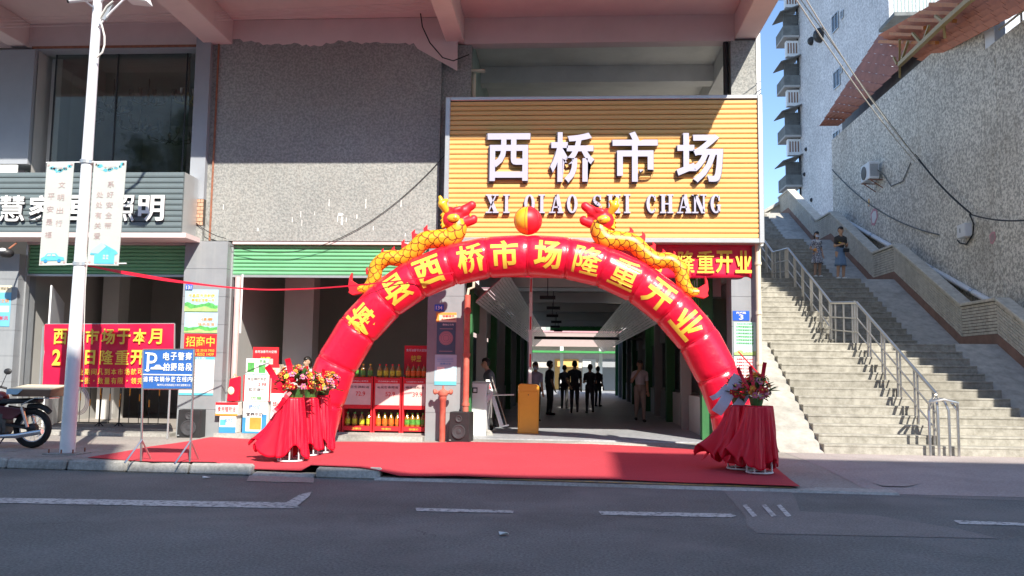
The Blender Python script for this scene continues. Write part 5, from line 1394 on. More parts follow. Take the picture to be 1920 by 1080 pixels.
def skirt(z0, z1, r0, r1, m, flare=.0):
    def f(P, V, s):
        g = G(); n = 28; K = 8
        g.grid(lambda u, v: V((r0 + (r1 - r0) * v) * math.cos(2 * PI * u) * (1 + .05 * v * math.cos(12 * PI * u)), (r0 + (r1 - r0) * v) * .85 * math.sin(2 * PI * u) * (1 + .05 * v * math.cos(12 * PI * u)), z0 + (z1 - z0) * v), n, K)
        P('skirt', g, m, smooth=True).modifiers.new('s', 'SOLIDIFY').thickness = .006
    return f
def st_floor(px, py):
    # a place on the stairs seen at this pixel
    d_ = ray(px, py); t = 14.0
    while t < 60:
        p = EYE + d_ * t
        if p.z <= prof(p.y): break
        t += .02
    Y_ = p.y; k = prof(Y_)
    n_ = 0; y_, z_ = ST0, ZB0
    while True:
        if Y_ < y_ + 4.5: z_ = z_ + RS * (math.floor((Y_ - y_) / TR) + 1); break
        y_ += 4.5; z_ += 2.25
        if Y_ < y_ + 1.85: break
        y_ += 1.85
    return Vector((p.x, Y_, z_))
pa, pb = st_floor(1533, 521), st_floor(1577, 527)
def ex1(P, V, s):
    skirt(1.10, .52, .125, .235, 'check')(P, V, s)
    g = G(); g.grid(lambda u, v: V((u - .5) * .22, -.125 + 2.2 * (u - .5) ** 2 * .1, 1.30 + v * .10), 8, 3); P('collar', g, 'white', smooth=True)
    g = G(); g.ball(V(-.14, -.14, 1.02), .07 * s, 8, 6, sc=(1, .8, 1)); P('flower_bunch', g, 'orange_print')
person('woman in a black and white checked dress with white collar standing on the stairs', pa, R(12), 'check', 'check', h=1.6, female=True, shoe='white', hairlen=.08, arms=('bag', 'down'), extra=ex1, mask=True, bareleg=True)
def ex2(P, V, s):
    skirt(1.10, .44, .125, .20, 'denim')(P, V, s)
    g = G(); g.tube([V(-.11, -.14, 1.2), V(0, -.165, 1.17), V(.1, -.14, 1.16)], .018 * s, 6); P('yellow_strap', g, 'yellow_text')
    g = G(); g.box(.02 * s, .20 * s, -.24 * s, -.16 * s, .88 * s, 1.0 * s); P('handbag', g, 'black', bevel=.01)
    g = G(); g.tube([V(-.12, -.1, 1.4), V(.02, -.16, 1.2), V(.12, -.18, 1.0)], .008 * s, 5); P('bag_strap', g, 'black')
person('woman in a dark T-shirt and long blue denim skirt looking down on the stairs', pb, R(8), 'charcoal', 'denim', h=1.66, female=True, shoe='white', arms=('front', 'front'), extra=ex2, bareleg=True, lean=.06)
def onfl(px, py): return at(px, py, Z=FZ) 
person('man in a pale T-shirt and beige trousers walking with one hand at his mouth', onfl(1200, 791), R(5), 'tee_white', 'beige', h=1.72, arms=('face', 'down'), step=.12, shoe='black')
person('man in a grey T-shirt bending forward beside the turnstile', onfl(922, 806), R(-75), 'tee_grey', 'charcoal', h=1.66, arms=('front', 'front'), lean=.16, step=.05)
person('person in a lavender shirt and face mask half hidden behind the orange barrier', onfl(1003, 790), R(20), 'tee_lav', 'charcoal', h=1.62, arms=('down', 'down'), mask=True)
person('dark-clothed man standing with elbows out in the middle of the aisle', onfl(1077, 775), R(180), 'dark_shirt', 'dark_cloth', h=1.72, arms=('down', 'back'), step=.16)
person('grey-shirted person standing just left of the man with elbows out', onfl(1058, 766), R(170), 'tee_grey', 'charcoal', h=1.60)
person('dark-clothed man with rounded shoulders walking away on the right of the aisle', onfl(1106, 775), R(190), 'dark_cloth', 'dark_cloth', h=1.62, step=.08, arms=('front', 'front'))
person('person in dark blue seen behind the rounded-shouldered man further down the aisle', onfl(1121, 762), R(150), 'dark_shirt', 'dark_cloth', h=1.58)
person('tall dark figure standing against the left stalls of the aisle', onfl(1030, 778), R(120), 'dark_cloth', 'dark_cloth', h=1.70)
person('dark-haired woman in white standing behind the left flower stands', at(572, 800, Z=.25), R(-30), 'tee_white', 'charcoal', h=1.58, female=True, hairlen=.05)

# =================================================================== STREET LAMP POST WITH BANNERS
lp = at(126, 850, Z=.16); LX, LY = lp.x, lp.y
tpx = at(186, -60, Y=LY)                                   # the post leans a little
sl = thing('street_lamp', 'tall glossy white street lamp post on the pavement edge', 'street lamp', (LX, LY, .15))
base = Vector((LX, LY, .16)); top = at(183, 10, Y=LY); dirp = (top - base); 
def onpole(py):
    t = (at(150, py, Y=LY).z - base.z) / dirp.z; return base + dirp * t
end = base + dirp * 1.16
g = G(); g.tube([base, onpole(500), end], [.118, .098, .068], 20); make('pole', g, M['pole_white'], sl, smooth=True)
g = G(); g.box(LX - .28, LX + .28, LY - .24, LY + .24, .152, .178); make('base_plate', g, M['kerb'], sl, bevel=.01)
for a, b in ((-.2, -.18), (.2, -.18), (-.2, .16), (.2, .16), (.03, -.22)):
    g = G(); g.rod((LX + a, LY + b, .178), (LX + a, LY + b, .24), .014, 6); make('bolt', g, M['rust'], sl)
q = onpole(8)
g = G(); g.tube([q, q + Vector((.35, -.1, .25)), q + Vector((.75, -.2, .6)), q + Vector((1.1, -.3, 1.2))], .03, 8); make('lamp_arm', g, M['pole_white'], sl, smooth=True)
g = G(); q2 = onpole(52); g.tube([q2 + Vector((.07, -.05, 0)), q2 + Vector((.3, -.1, .22)), q2 + Vector((.62, -.15, .50))], .018, 6); make('brace', g, M['pole_white'], sl, smooth=True)
p = at(150, 3, Y=LY - .2); g = G(); g.rod(p + Vector((-.13, -.1, -.02)), p + Vector((.22, 0, .06)), .05, 12); cm = make('traffic_camera', g, M['white'], sl, smooth=True)
g = G(); g.rod(p + Vector((-.16, -.11, -.03)), p + Vector((-.12, -.1, -.02)), .04, 12); make('lens', g, M['black'], cm)
g = G(); g.rod(p + Vector((.1, 0, 0)), onpole(20), .015, 6); make('camera_bracket', g, M['pole_white'], sl)
p = at(262, 0, Y=LY - .3); g = G(); g.hexa([p + Vector((-.2, -.1, -.02)), p + Vector((.16, -.1, -.06)), p + Vector((.16, .15, -.06)), p + Vector((-.2, .15, -.02)), p + Vector((-.15, -.08, .12)), p + Vector((.1, -.08, .10)), p + Vector((.1, .13, .10)), p + Vector((-.15, .13, .12))]); make('lamp_head', g, M['white'], sl, bevel=.01)
g = G(); g.tube([at(a, b, Y=LY - .12) for a, b in ((212, 2), (200, 12), (190, 28), (186, 36), (191, 48), (196, 68), (196, 84), (192, 98), (181, 108))], .016, 6); make('looped_cable', g, M['cable_w'], sl, smooth=True)
g = G(); p = at(200, 22, Y=LY - .1); g.hexa([p + Vector((-.10, 0, -.12)), p + Vector((-.02, 0, -.14)), p + Vector((-.02, .06, -.14)), p + Vector((-.10, .06, -.12)), p + Vector((.02, 0, .10)), p + Vector((.10, 0, .14)), p + Vector((.10, .06, .14)), p + Vector((.02, .06, .10))]); make('control_box', g, M['alu'], sl)
for py in (304, 495):
    q = onpole(py); g = G(); g.lathe([(.112, -.03), (.112, .03)], q, 16); make('clamp', g, M['alu'], sl)
    g = G(); g.rod(at(87, py + 1, Y=LY - .02), at(237, py - 1, Y=LY - .02), .012, 6); make('banner_bar', g, M['white'], sl)
g = G(); g.tube([at(a, b, Y=LY - .1) for a, b in ((156, 400), (158, 440), (163, 495), (160, 540), (157, 640), (157, 735))], .007, 5); make('hanging_cord', g, M['cable_w'], sl)

def lampbanner(pts, label, lines, pic):
    t = thing('lamp_banner', label, 'banner', at(pts[3][0], pts[3][1], Y=LY), 'banners hung on the lamp post')
    c4 = [at(a, b, Y=LY - .03) for a, b in pts]             # tl, tr, br, bl
    g = G(); g.prism(c4, (0, .012, 0)); make('cloth', g, M['banner_white'], t)
    tl, tr, br, bl = c4
    def uv(u, v): return (tl.lerp(tr, u)).lerp(bl.lerp(br, u), v) + Vector((0, -.004, 0))
    Vd = (tl - bl).normalized(); Ud = (tr - tl).normalized()
    rr = random.Random(len(label))
    for i in range(15):                                    # leaf garland at the head
        u = .12 + .76 * i / 14; v = .03 + .05 * math.sin(PI * i / 14) + rr.uniform(-.012, .012); c_ = uv(u, v); r_ = rr.uniform(.018, .032)
        g = G(); g.poly([c_ + Ud * r_ * math.cos(a) * 1.1 + Vd * r_ * math.sin(a) for a in [k * PI / 4 for k in range(8)]]); make('leaf_motif', g, M['cyan' if i % 3 else 'paper_green'], t)
    for u in (.08, .92):
        for v in (.025, .975):
            c_ = uv(u, v); g = G(); g.poly([c_ + Ud * .022 * math.cos(a) + Vd * .022 * math.sin(a) for a in [k * PI / 4 for k in range(8)]]); make('corner_mark', g, M['grey_ink'], t)
    text('广告公益广告', uv(.5, .055), 'grey_ink', t, w=.26, h=.035, ext=.001, U=Ud, V=Vd, bold=.01)
    for (s_, u, v0, dv) in lines:
        for i, ch in enumerate(s_):
            text(ch, uv(u, v0 + dv * i), 'faded_red', t, w=.115, h=.105, bold=.0, ext=.001, U=Ud, V=Vd, name='character')
    def shp(P_, m, nm, off=.004):
        g = G(); g.poly([uv(a, b) + Vector((0, -off, 0)) for a, b in P_]); make(nm, g, M[m], t)
    if pic == 'car':
        shp([(.06, .955), (.06, .93), (.18, .915), (.28, .885), (.60, .885), (.70, .915), (.90, .925), (.93, .955)], 'cyan', 'car_picture')
        shp([(.26, .912), (.31, .893), (.42, .893), (.42, .912)], 'banner_white', 'car_window', .008); shp([(.46, .912), (.46, .893), (.57, .893), (.62, .912)], 'banner_white', 'car_window', .008)
        for u in (.24, .74): shp([(u + .07 * math.cos(a), .957 + .017 * math.sin(a)) for a in [k * PI / 4 for k in range(8)]], 'blue', 'car_wheel', .008)
    else:
        shp([(.10, .88), (.46, .79), (.90, .86), (.96, .885), (.86, .90), (.86, .985), (.22, .985), (.22, .90), (.08, .90)], 'cyan', 'house_picture')
        shp([(.10, .86), (.44, .78), (.58, .82), (.34, .89), (.12, .885)], 'paper_blue', 'house_roof', .008)
        for (a, b) in ((.50, .90), (.60, .90), (.50, .925), (.60, .925)): shp([(a, b), (a + .07, b), (a + .07, b + .018), (a, b + .018)], 'banner_white', 'house_window', .008)
lampbanner([(88, 306), (139, 304), (124, 497), (73, 498)], 'white vertical banner with a blue car picture on the lamp post', [('文明出行', .62, .22, .125), ('平安是福', .26, .33, .125)], 'car')
lampbanner([(176, 304), (237, 303), (222, 498), (163, 497)], 'white vertical banner with a blue house picture on the lamp post', [('系好安全带', .58, .22, .10), ('处处有关爱', .26, .32, .10)], 'house')

# =================================================================== RED ANNOUNCEMENT BANNER STAND
RY = 16.6
ra = thing('announcement_stand', 'wide crimson opening announcement on a metal frame outside the left shop', 'sign', (XA(205, RY, 800), RY, .15))
c4 = [at(84, 608, Y=RY), at(326, 607, Y=RY), at(325, 727, Y=RY), at(79, 725, Y=RY)]
g = G(); g.grid(lambda u, v: c4[3].lerp(c4[2], u).lerp(c4[0].lerp(c4[1], u), v) + Vector((0, .012 * math.sin(u * 9 + v * 4) + .008 * math.sin(v * 14 + u * 20), 0)), 30, 14); make('cloth', g, M['red_banner'], ra, smooth=True)
for a, b in ((0, 1), (1, 2), (2, 3), (3, 0)):
    g = G(); g.rod(c4[a] + Vector((0, .03, 0)), c4[b] + Vector((0, .03, 0)), .016, 6); make('frame', g, M['alu'], ra)
for px_ in (76, 320):
    g = G(); p = at(px_, 700, Y=RY + .04); g.rod((p.x, p.y, .16), (p.x, p.y, ZA(612, RY, px_)), .02, 6); make('leg', g, M['alu'], ra)
TY = RY - .035
for ch, px_ in zip('西桥市场于本月', (113, 143, 173, 203, 232, 262, 291)): T(ch, px_, 631, TY, 'yellow_text', ra, 27, 30, bold=.022, name='character')
for ch, px_, w_ in (('2', 106, 17), ('8', 134, 17), ('日', 169, 20), ('隆', 200, 27), ('重', 229, 27), ('开', 258, 28), ('业', 287, 27)): T(ch, px_, 670, TY, 'yellow_text', ra, w_, 31 if ch in '28' else 28, bold=.03 if ch not in '隆重' else .012, name='character')
for i, ch in enumerate('开业期间凡到本市场就可'): T(ch, 139 + i * 12.4, 697, TY, 'yellow_text', ra, 10.5, 12, bold=.008, name='character')
for i, ch in enumerate('第一张，数量有限，领完'): T(ch, 139 + i * 12.4, 714, TY, 'yellow_text', ra, 10.5 if ch not in '，一' else (3 if ch == '，' else 10), 12 if ch not in '，一' else 3, bold=.008, name='character')
# folding crowd barrier behind it
fbY = FY + .35
fb_ = thing('crowd_barrier', 'black folding crowd barrier with yellow reflective bands behind the crimson announcement', 'barrier', (XA(225, fbY, 800), fbY, .27))
ya, yb = ZA(700, fbY, 200), .36
for a, z in ((0, ya), (1, yb)):
    g = G(); g.rod((XA(125, fbY, 750), fbY, z), (XA(322, fbY, 750), fbY, z), .012, 6); make('rail', g, M['black'], fb_)
for i in range(11):
    X = XA(132 + i * 18.5, fbY, 750); g = G(); g.rod((X, fbY, yb), (X, fbY, ya), .009, 6); b_ = make('bar', g, M['black'], fb_)
    g = G(); g.rod((X, fbY, .95 - .12 * (i % 3)), (X, fbY, 1.10 - .12 * (i % 3)), .014, 6); make('reflective_band', g, M['orange'], b_)
for px_ in (185, 222):
    p = at(px_, 805, Z=.2); g = G(); g.rod((p.x, p.y, .2), (p.x, p.y + .05, 1.3), .016, 6)
    for a in (0, 2.1, 4.2): g.rod((p.x, p.y, .35), (p.x + .22 * math.cos(a), p.y + .22 * math.sin(a), .17), .012, 5)
    tag(make('tripod', g, M['black']), 'black tripod stand below the crimson announcement, ' + ('nearer the lamp post' if px_ < 200 else 'nearer the parking sign'), 'tripod')
    g = G(); g.rod((p.x, p.y, .85), (p.x, p.y, .97), .02, 6); make('yellow_band', g, M['orange'], bpy.data.objects['tripod' if px_ < 200 else 'tripod.001']).matrix_parent_inverse = Matrix()
g = G(); c_ = at(148, 752, Y=LY + .1)
for k in range(3): g.tube([c_ + Vector(((.12 + .015 * k) * math.cos(a), .02 * k, (.18 + .02 * k) * math.sin(a))) for a in [2 * PI * j / 20 for j in range(20)]], .006, 5, closed=True)
tag(make('cable_coil', g, M['cable_w']), 'coil of thin clear cable hanging on the back of the lamp post', 'cable', kind='thing')

# =================================================================== PARKING SIGN
p1, p2 = at(257, 866, Z=.16), at(357, 866, Z=.16); PYs = (p1.y + p2.y) / 2
ps = thing('parking_sign', 'blue and white parking notice on two steel legs standing on the carpet', 'sign', ((p1.x + p2.x) / 2, PYs, .16))
c4 = [at(268, 656, Y=PYs), at(364, 655, Y=PYs), at(361, 729, Y=PYs), at(266, 729, Y=PYs)]
g = G(); g.prism(c4, (0, .02, 0)); make('panel', g, M['blue_sign'], ps)
for a, b in ((0, 1), (1, 2), (2, 3), (3, 0)):
    g = G(); g.rod(c4[a] + Vector((0, .01, 0)), c4[b] + Vector((0, .01, 0)), .014, 6); make('frame', g, M['steel'], ps, smooth=True)
for (tp_, bt) in ((c4[0], p1), (c4[1], p2)):
    g = G(); g.rod((tp_.x, PYs + .01, tp_.z), (bt.x + .02, PYs + .01, .165), .017, 8); make('leg', g, M['steel'], ps, smooth=True)
    g = G(); g.rod((bt.x + .02, PYs, .48), (bt.x - .08, PYs - .28, .165), .013, 8); make('strut', g, M['steel'], ps, smooth=True)
    g = G(); g.rod((bt.x + .02, PYs, .48), (bt.x + .05, PYs + .26, .165), .013, 8); make('strut', g, M['steel'], ps, smooth=True)
TY = PYs - .004
T('P', 285, 679, TY, 'letter_white', ps, 20, 36, bold=.0, name='letter')
for (a, b) in ((276, 694), (277, 662)): 
    c_ = at(a + 1, b, Y=TY - .003); g = G(); g.box(c_.x - .045, c_.x + .03, TY - .006, TY - .003, c_.z - .009, c_.z + .009); make('serif', g, M['letter_white'], ps)
cc = at(295, 689, Y=TY - .008); g = G(); u = 18 * PYs / FPX
g.poly([cc + Vector((a * u, 0, b * u)) for a, b in ((-.75, -.2), (-.72, .0), (-.35, .06), (-.15, .28), (.25, .28), (.45, .06), (.75, .0), (.78, -.2))]); make('car_symbol', g, M['letter_white'], ps)
for ch, px_ in zip('电子警察', (312, 326, 340, 354)): T(ch, px_, 668, TY, 'letter_white', ps, 12.5, 15, bold=.014, name='character')
for ch, px_ in zip('拍摄路段', (312, 326, 340, 354)): T(ch, px_, 688, TY, 'letter_white', ps, 12.5, 15, bold=.014, name='character')
for i, ch in enumerate('请将车辆停放在线内'): T(ch, 273 + i * 10.4, 711, TY, 'letter_white', ps, 9, 10.5, bold=.01, name='character')
T('梅州市公安局梅县区分局交通警察大队', 326, 722, TY, 'letter_white', ps, 66, 4.5, ext=.001)
g = G(); a, b = at(268, 702, Y=TY - .002), at(360, 702, Y=TY - .002); g.box(a.x, b.x, TY - .004, TY - .001, a.z - .008, a.z + .008); make('divider', g, M['letter_white'], ps)

# =================================================================== MOTORCYCLE
wc = at(60, 793, Z=.45); mk = at(60, 840, Z=.16); mY = mk.y; k = mY / FPX
def B(px, py, dy=0): return at(px, py, Y=mY + dy)
mo = thing('motorcycle', 'dark red motorcycle parked beside the lamp post carrying a flat tray box', 'motorcycle', (B(0, 840).x, mY, .15))
def wheel(cx, cy, r_, nm):
    c_ = B(cx, cy); c_.z = .16 + r_
    g = G(); pr_ = []
    n = 32
    g.tube([c_ + Vector((math.cos(a) * (r_ - .05), 0, math.sin(a) * (r_ - .05))) for a in [2 * PI * j / n for j in range(n)]], .052, 10, closed=True)
    w_ = make('wheel', g, M['rubber'], mo, smooth=True, sharp=False)
    g = G(); g.tube([c_ + Vector((math.cos(a) * (r_ - .105), 0, math.sin(a) * (r_ - .105))) for a in [2 * PI * j / n for j in range(n)]], .016, 6, closed=True); make('rim', g, M['chrome'], w_, smooth=True, sharp=False)
    g = G()
    for j in range(14):
        a = 2 * PI * j / 14; g.rod(c_ + Vector((.05 * math.cos(a + .5), .03 * (-1) ** j, .05 * math.sin(a + .5))), c_ + Vector((math.cos(a) * (r_ - .11), 0, math.sin(a) * (r_ - .11))), .004, 4)
    make('spokes', g, M['chrome'], w_, kind='stuff')
    g = G(); g.lathe([(.03, -.1), (.085, -.05), (.085, .05), (.03, .1)], c_, 14, ax='y'); make('hub', g, M['black'], w_, smooth=True)
    return c_
rc_ = wheel(62, 790, .335, 'rear'); fc_ = rc_ + Vector((-1.28, 0, 0))
g = G()
wheel_x = 62 - 1.28 / k
fcc = wheel(wheel_x, 790, .335, 'front')
Z0 = .16
def O(x, y, z): return Vector((rc_.x + x, mY + y, Z0 + z))
caps = [(O(-.62, 0, .82), O(-.80, 0, .80), .15, .16, 0), (O(-.80, 0, .8), O(-.98, 0, .86), .16, .09, 0)]
skin_over('fuel_tank', caps, [M['bike_red']], mo, .02, 4)
g = G(); g.hexa([O(-.58, -.13, .74), O(.12, -.12, .77), O(.12, .12, .77), O(-.58, .13, .74), O(-.58, -.12, .83), O(.12, -.10, .86), O(.12, .10, .86), O(-.58, .12, .83)]); make('seat', g, M['black'], mo, bevel=.03)
g = G(); g.prism([O(-.55, -.14, .72), O(-.06, -.13, .66), O(-.30, -.14, .48), O(-.50, -.14, .50)], (0, .03, 0)); make('side_panel', g, M['bike_red'], mo, bevel=.01)
g = G(); g.prism([O(-.55, .11, .72), O(-.06, .11, .66), O(-.30, .11, .48), O(-.50, .11, .50)], (0, .03, 0)); make('side_panel', g, M['bike_red'], mo, bevel=.01)
g = G(); g.tube([O(-.1, 0, .70), O(.10, 0, .72), O(.22, 0, .67), O(.29, 0, .61)], .05, 8); make('rear_mudguard', g, M['black'], mo, smooth=True)
g = G(); g.tube([fcc + Vector((.38 * math.cos(a), 0, .38 * math.sin(a))) for a in [R(20 + 14 * j) for j in range(11)]], .04, 6); make('front_mudguard', g, M['bike_red'], mo, smooth=True)
g = G(); g.box(rc_.x - .80, rc_.x - .42, mY - .14, mY + .14, Z0 + .22, Z0 + .62); make('engine', g, M['engine'], mo, bevel=.04)
g = G(); g.lathe([(.10, -.17), (.10, .17)], O(-.55, 0, .32), 14, ax='y'); make('crankcase', g, M['engine'], mo, smooth=True)
g = G(); g.tube([O(-.72, -.16, .30), O(-.5, -.18, .20), O(-.15, -.19, .22), O(.3, -.2, .30)], [.025, .03, .045, .045], 10); make('exhaust', g, M['chrome'], mo, smooth=True)
for s_ in (-1, 1):
    g = G(); g.rod(O(0, s_ * .09, .335 - .0), O(-.42, s_ * .09, .40), .025, 6); make('swing_arm', g, M['black'], mo)
    g = G(); g.rod(O(-.02, s_ * .11, .36), O(-.14, s_ * .12, .70), .03, 8); make('shock_absorber', g, M['chrome'], mo)
    g = G(); g.rod(fcc + Vector((0, s_ * .08, 0)), fcc + Vector((.30, s_ * .08, .70)), .024, 8); make('fork', g, M['chrome'], mo)
    g = G(); g.tube([O(-1.0, s_ * .05, 1.02), O(-.98, s_ * .3, 1.06), O(-.86, s_ * .38, 1.02)], .014, 6); hb_ = make('handlebar', g, M['black'], mo)
    g = G(); g.rod(O(-.90, s_ * .37, 1.03), O(-.78, s_ * .39, 1.0), .02, 8); make('grip', g, M['black'], hb_)
    g = G(); p = O(-.86, s_ * .34, 1.0); q = O(-.80, s_ * .42, 1.30); g.tube([p, q], .007, 5); g.ball(q, .07, 12, 8, sc=(1.1, .35, .8)); make('mirror', g, M['black'], mo, smooth=True)
g = G(); g.tube([O(-.35, -.12, .28), O(-.42, -.30, .02)], .014, 6); make('kickstand', g, M['black'], mo)
g = G(); g.ball(O(-1.08, 0, .92), .10, 12, 8, sc=(.8, 1, 1)); make('headlight', g, M['glass_lamp'], mo, smooth=True)
g = G(); g.prism([O(-1.12, -.16, .98), O(-1.02, -.14, 1.25), O(-.92, -.1, 1.1), O(-.95, -.14, .9)], (0, .3, 0)); make('fairing', g, M['bike_red'], mo, bevel=.03)
g = G()
for s_ in (-1, 1): g.tube([O(-.15, s_ * .13, .74), O(.1, s_ * .15, .86), O(.35, s_ * .15, .86)], .012, 6)
g.rod(O(.35, -.15, .86), O(.35, .15, .86), .012, 6); make('rack', g, M['chrome'], mo)
tr = thing('tray_box', 'flat cream-topped box with blue corners strapped on the motorcycle seat', 'box', O(0, 0, .88))
g = G(); g.hexa([O(-.24, -.24, .885), O(.40, -.22, .885), O(.40, .22, .885), O(-.24, .24, .885), O(-.32, -.26, 1.0), O(.44, -.24, 1.0), O(.44, .24, 1.06), O(-.32, .26, 1.06)]); make('box', g, M['cardboard'], tr, bevel=.006)
g = G(); g.hexa([O(-.31, -.255, 1.002), O(.43, -.235, 1.002), O(.43, .235, 1.062), O(-.31, .255, 1.062), O(-.31, -.255, 1.02), O(.43, -.235, 1.02), O(.43, .235, 1.08), O(-.31, .255, 1.08)]); make('lid', g, M['cream'], tr, bevel=.004)
g = G(); g.hexa([O(-.335, -.27, .92), O(-.14, -.27, .92), O(-.14, -.25, .92), O(-.335, -.25, .92), O(-.335, -.27, 1.01), O(-.05, -.27, 1.01), O(-.05, -.25, 1.01), O(-.335, -.25, 1.01)]); make('blue_corner', g, M['paper_blue'], tr)

# =================================================================== FLOWER STANDS
def flower_meshes():
    out = []
    for nm, m, r_ in (('pink', 'flower_pink', .045), ('orange', 'flower_orange', .042), ('yellow', 'flower_yellow', .05), ('red', 'flower_red', .045), ('white', 'flower_white', .038)):
        g = G()
        for j in range(6):
            a = 2 * PI * j / 6; u = Vector((math.cos(a), 0, math.sin(a))); w = Vector((-math.sin(a), 0, math.cos(a)))
            for sc, dy in ((1, -.1), (.55, -.5)):
                b = u * r_ * sc; g.add([Vector((0, 0, 0)), b * .6 + w * r_ * .38 * sc + Vector((0, dy * r_ * .5, 0)), b + Vector((0, dy * r_, 0)), b * .6 - w * r_ * .38 * sc + Vector((0, dy * r_ * .5, 0))], [(0, 1, 2, 3)])
        g.ball((0, -.012, 0), r_ * .22, 6, 4, m=1); out.append(mesh_of('flower', g, [M[m], M['flower_yellow']]))
    return out
FM = flower_meshes()
g = G(); g.add([(0, 0, 0), (.022, -.01, .06), (.012, -.03, .14), (0, -.06, .19), (-.012, -.03, .14), (-.022, -.01, .06)], [(0, 1, 2, 3), (0, 3, 4, 5)])
LM = mesh_of('leaf', g, [M['leaf']])
def bouquet(c_, w, h_, n, label, seed, ribbons, rib_m, lean=0.0, txt=False):
    rr = random.Random(seed); t = thing('flower_bouquet', label, 'flowers', c_, 'congratulation bouquets on the draped stands')
    def put(nm, me, p, rot, sc):
        o = bpy.data.objects.new(nm, me); C.objects.link(o); o.parent = t; o.location = p; o.rotation_euler = rot; o.scale = (sc, sc, sc); return o
    for i in range(n * 2):
        a = rr.uniform(0, 2 * PI); el = rr.uniform(-.25, 1.45); q = rr.uniform(.82, 1.1)
        d_ = Vector((math.cos(a) * math.cos(el), math.sin(a) * math.cos(el), math.sin(el)))
        p = Vector((d_.x * w * .5 * q + lean * max(0, d_.z), d_.y * w * .42 * q, .10 + h_ * .30 + d_.z * h_ * .62 * q))
        rot = d_.to_track_quat('-Y', 'Z').to_euler()
        put('flower', FM[rr.choices(range(5), (6, 3, 1, 8, 2))[0]], p, rot, rr.uniform(.9, 1.6))
    for i in range(n * 2):
        a = rr.uniform(0, 2 * PI); el = rr.uniform(-.2, 1.4)
        d_ = Vector((math.cos(a) * math.cos(el), math.sin(a) * math.cos(el), math.sin(el)))
        p = Vector((d_.x * w * .33, d_.y * w * .30, .06 + h_ * .25 + d_.z * h_ * .40))
        put('leaf', LM, p, (d_ + Vector((rr.gauss(0, .3), rr.gauss(0, .3), .2))).to_track_quat('Z', 'Y').to_euler(), rr.uniform(.8, 1.25))
    g = G(); g.lathe([(w * .20, 0), (w * .28, .14)], (0, 0, 0), 14); b_ = make('basket', g, M['leaf'], None); b_.parent = t
    for (x0, z0, x1, z1, ww) in ribbons:
        g = G(); d_ = Vector((x1 - x0, -.05, z1 - z0)); n_ = Vector((-d_.z, 0, d_.x)).normalized() * ww / 2
        K = 8; vs = []; 
        for i in range(K + 1):
            u = i / K; p = Vector((x0, -w * .28, z0)) + d_ * u + Vector((0, -.03 * math.sin(u * 6), -.03 * math.sin(u * PI)))
            vs += [p - n_, p + n_]
        g.add(vs, [(2 * i, 2 * i + 1, 2 * i + 3, 2 * i + 2) for i in range(K)])
        r_ = make('ribbon', g, M[rib_m], None); r_.parent = t; r_.modifiers.new('s', 'SOLIDIFY').thickness = .003
    return t
def cloth_stand(x, y, z, h_, r0, r1, label, seed, sweep=(0, 0), deep='red_cloth'):
    rr = random.Random(seed); t = thing('draped_stand', label, 'flower stand', (x, y, z), 'draped flower stands')
    def P(nm, g, m, **k):
        o = make(nm, g, M[m], None, **k); o.parent = t; return o
    g = G(); g.tube([Vector((r1 * .78 * math.cos(a), r1 * .78 * math.sin(a), .018)) for a in [2 * PI * j / 24 for j in range(24)]], .014, 6, closed=True); P('base_ring', g, 'white', smooth=True)
    g = G(); g.lathe([(.001, h_ - .012), (r0, h_ - .012), (r0, h_)], (0, 0, 0), 24); P('top_plate', g, 'white')
    for j in range(8):
        a = 2 * PI * j / 8 + .2; g = G(); g.rod((r1 * .78 * math.cos(a), r1 * .78 * math.sin(a), .018), (r0 * .9 * math.cos(a), r0 * .9 * math.sin(a), h_ - .01), .011, 6); P('leg', g, 'white', smooth=True)
    n = 120; K = 26; ph = rr.uniform(0, 6)
    def cl(u, v):
        a = 2 * PI * u; w = v ** .8
        side = max(0, math.cos(a - math.atan2(sweep[1], sweep[0]))) ** 2.6 * (.85 + .25 * math.sin(9 * a + ph)) if sweep != (0, 0) else 0
        amp = (.03 + .10 * v) * (1 + .4 * side)
        r_ = (r0 + .012 + (r1 - r0) * w) * (1 + amp * (.6 + .5 * math.sin(2.3 * a + ph)) * math.sin(11 * a + ph + v * 2.2 * math.sin(3 * a + ph)) + amp * .5 * math.sin(19 * a + 2 * ph - 1.5 * v) + amp * .25 * math.sin(37 * a + 9 * v))
        zz = h_ + .006 - v * (h_ - (.07 + .035 * math.sin(3 * a + ph) + .16 * max(0, math.cos(a + 1.0)) ** 10))
        sw = v ** 1.5
        return Vector((r_ * math.cos(a) + sweep[0] * sw * side, r_ * math.sin(a) + sweep[1] * sw * side, zz + .22 * side * v * v * (1 + .5 * math.sin(14 * a + ph))))
    g = G(); g.grid(cl, n, K); g.lathe([(.001, h_ + .007), (r0 + .012, h_ + .006)], (0, 0, 0), 60, cap=False); o = P('drape', g, deep, smooth=True, sharp=False)
    o.modifiers.new('s', 'SOLIDIFY').thickness = .004
    return t
L3 = [(545, 860, 1.16), (573, 852, 1.12), (596, 848, 1.14)]
sweeps = [(-.42, -.03), (-.08, 0), (0, 0)]
labs = ['flower stand in bright red satin with its cloth blown out to the left', 'bright red draped flower stand squeezed between two others beside the arch leg', 'bright red draped flower stand closest to the left foot of the arch']
bl = ['large red, pink and orange bouquet on the blown-out satin stand', 'pink and red bouquet on the squeezed middle stand', 'red and white bouquet on the stand closest to the arch leg']
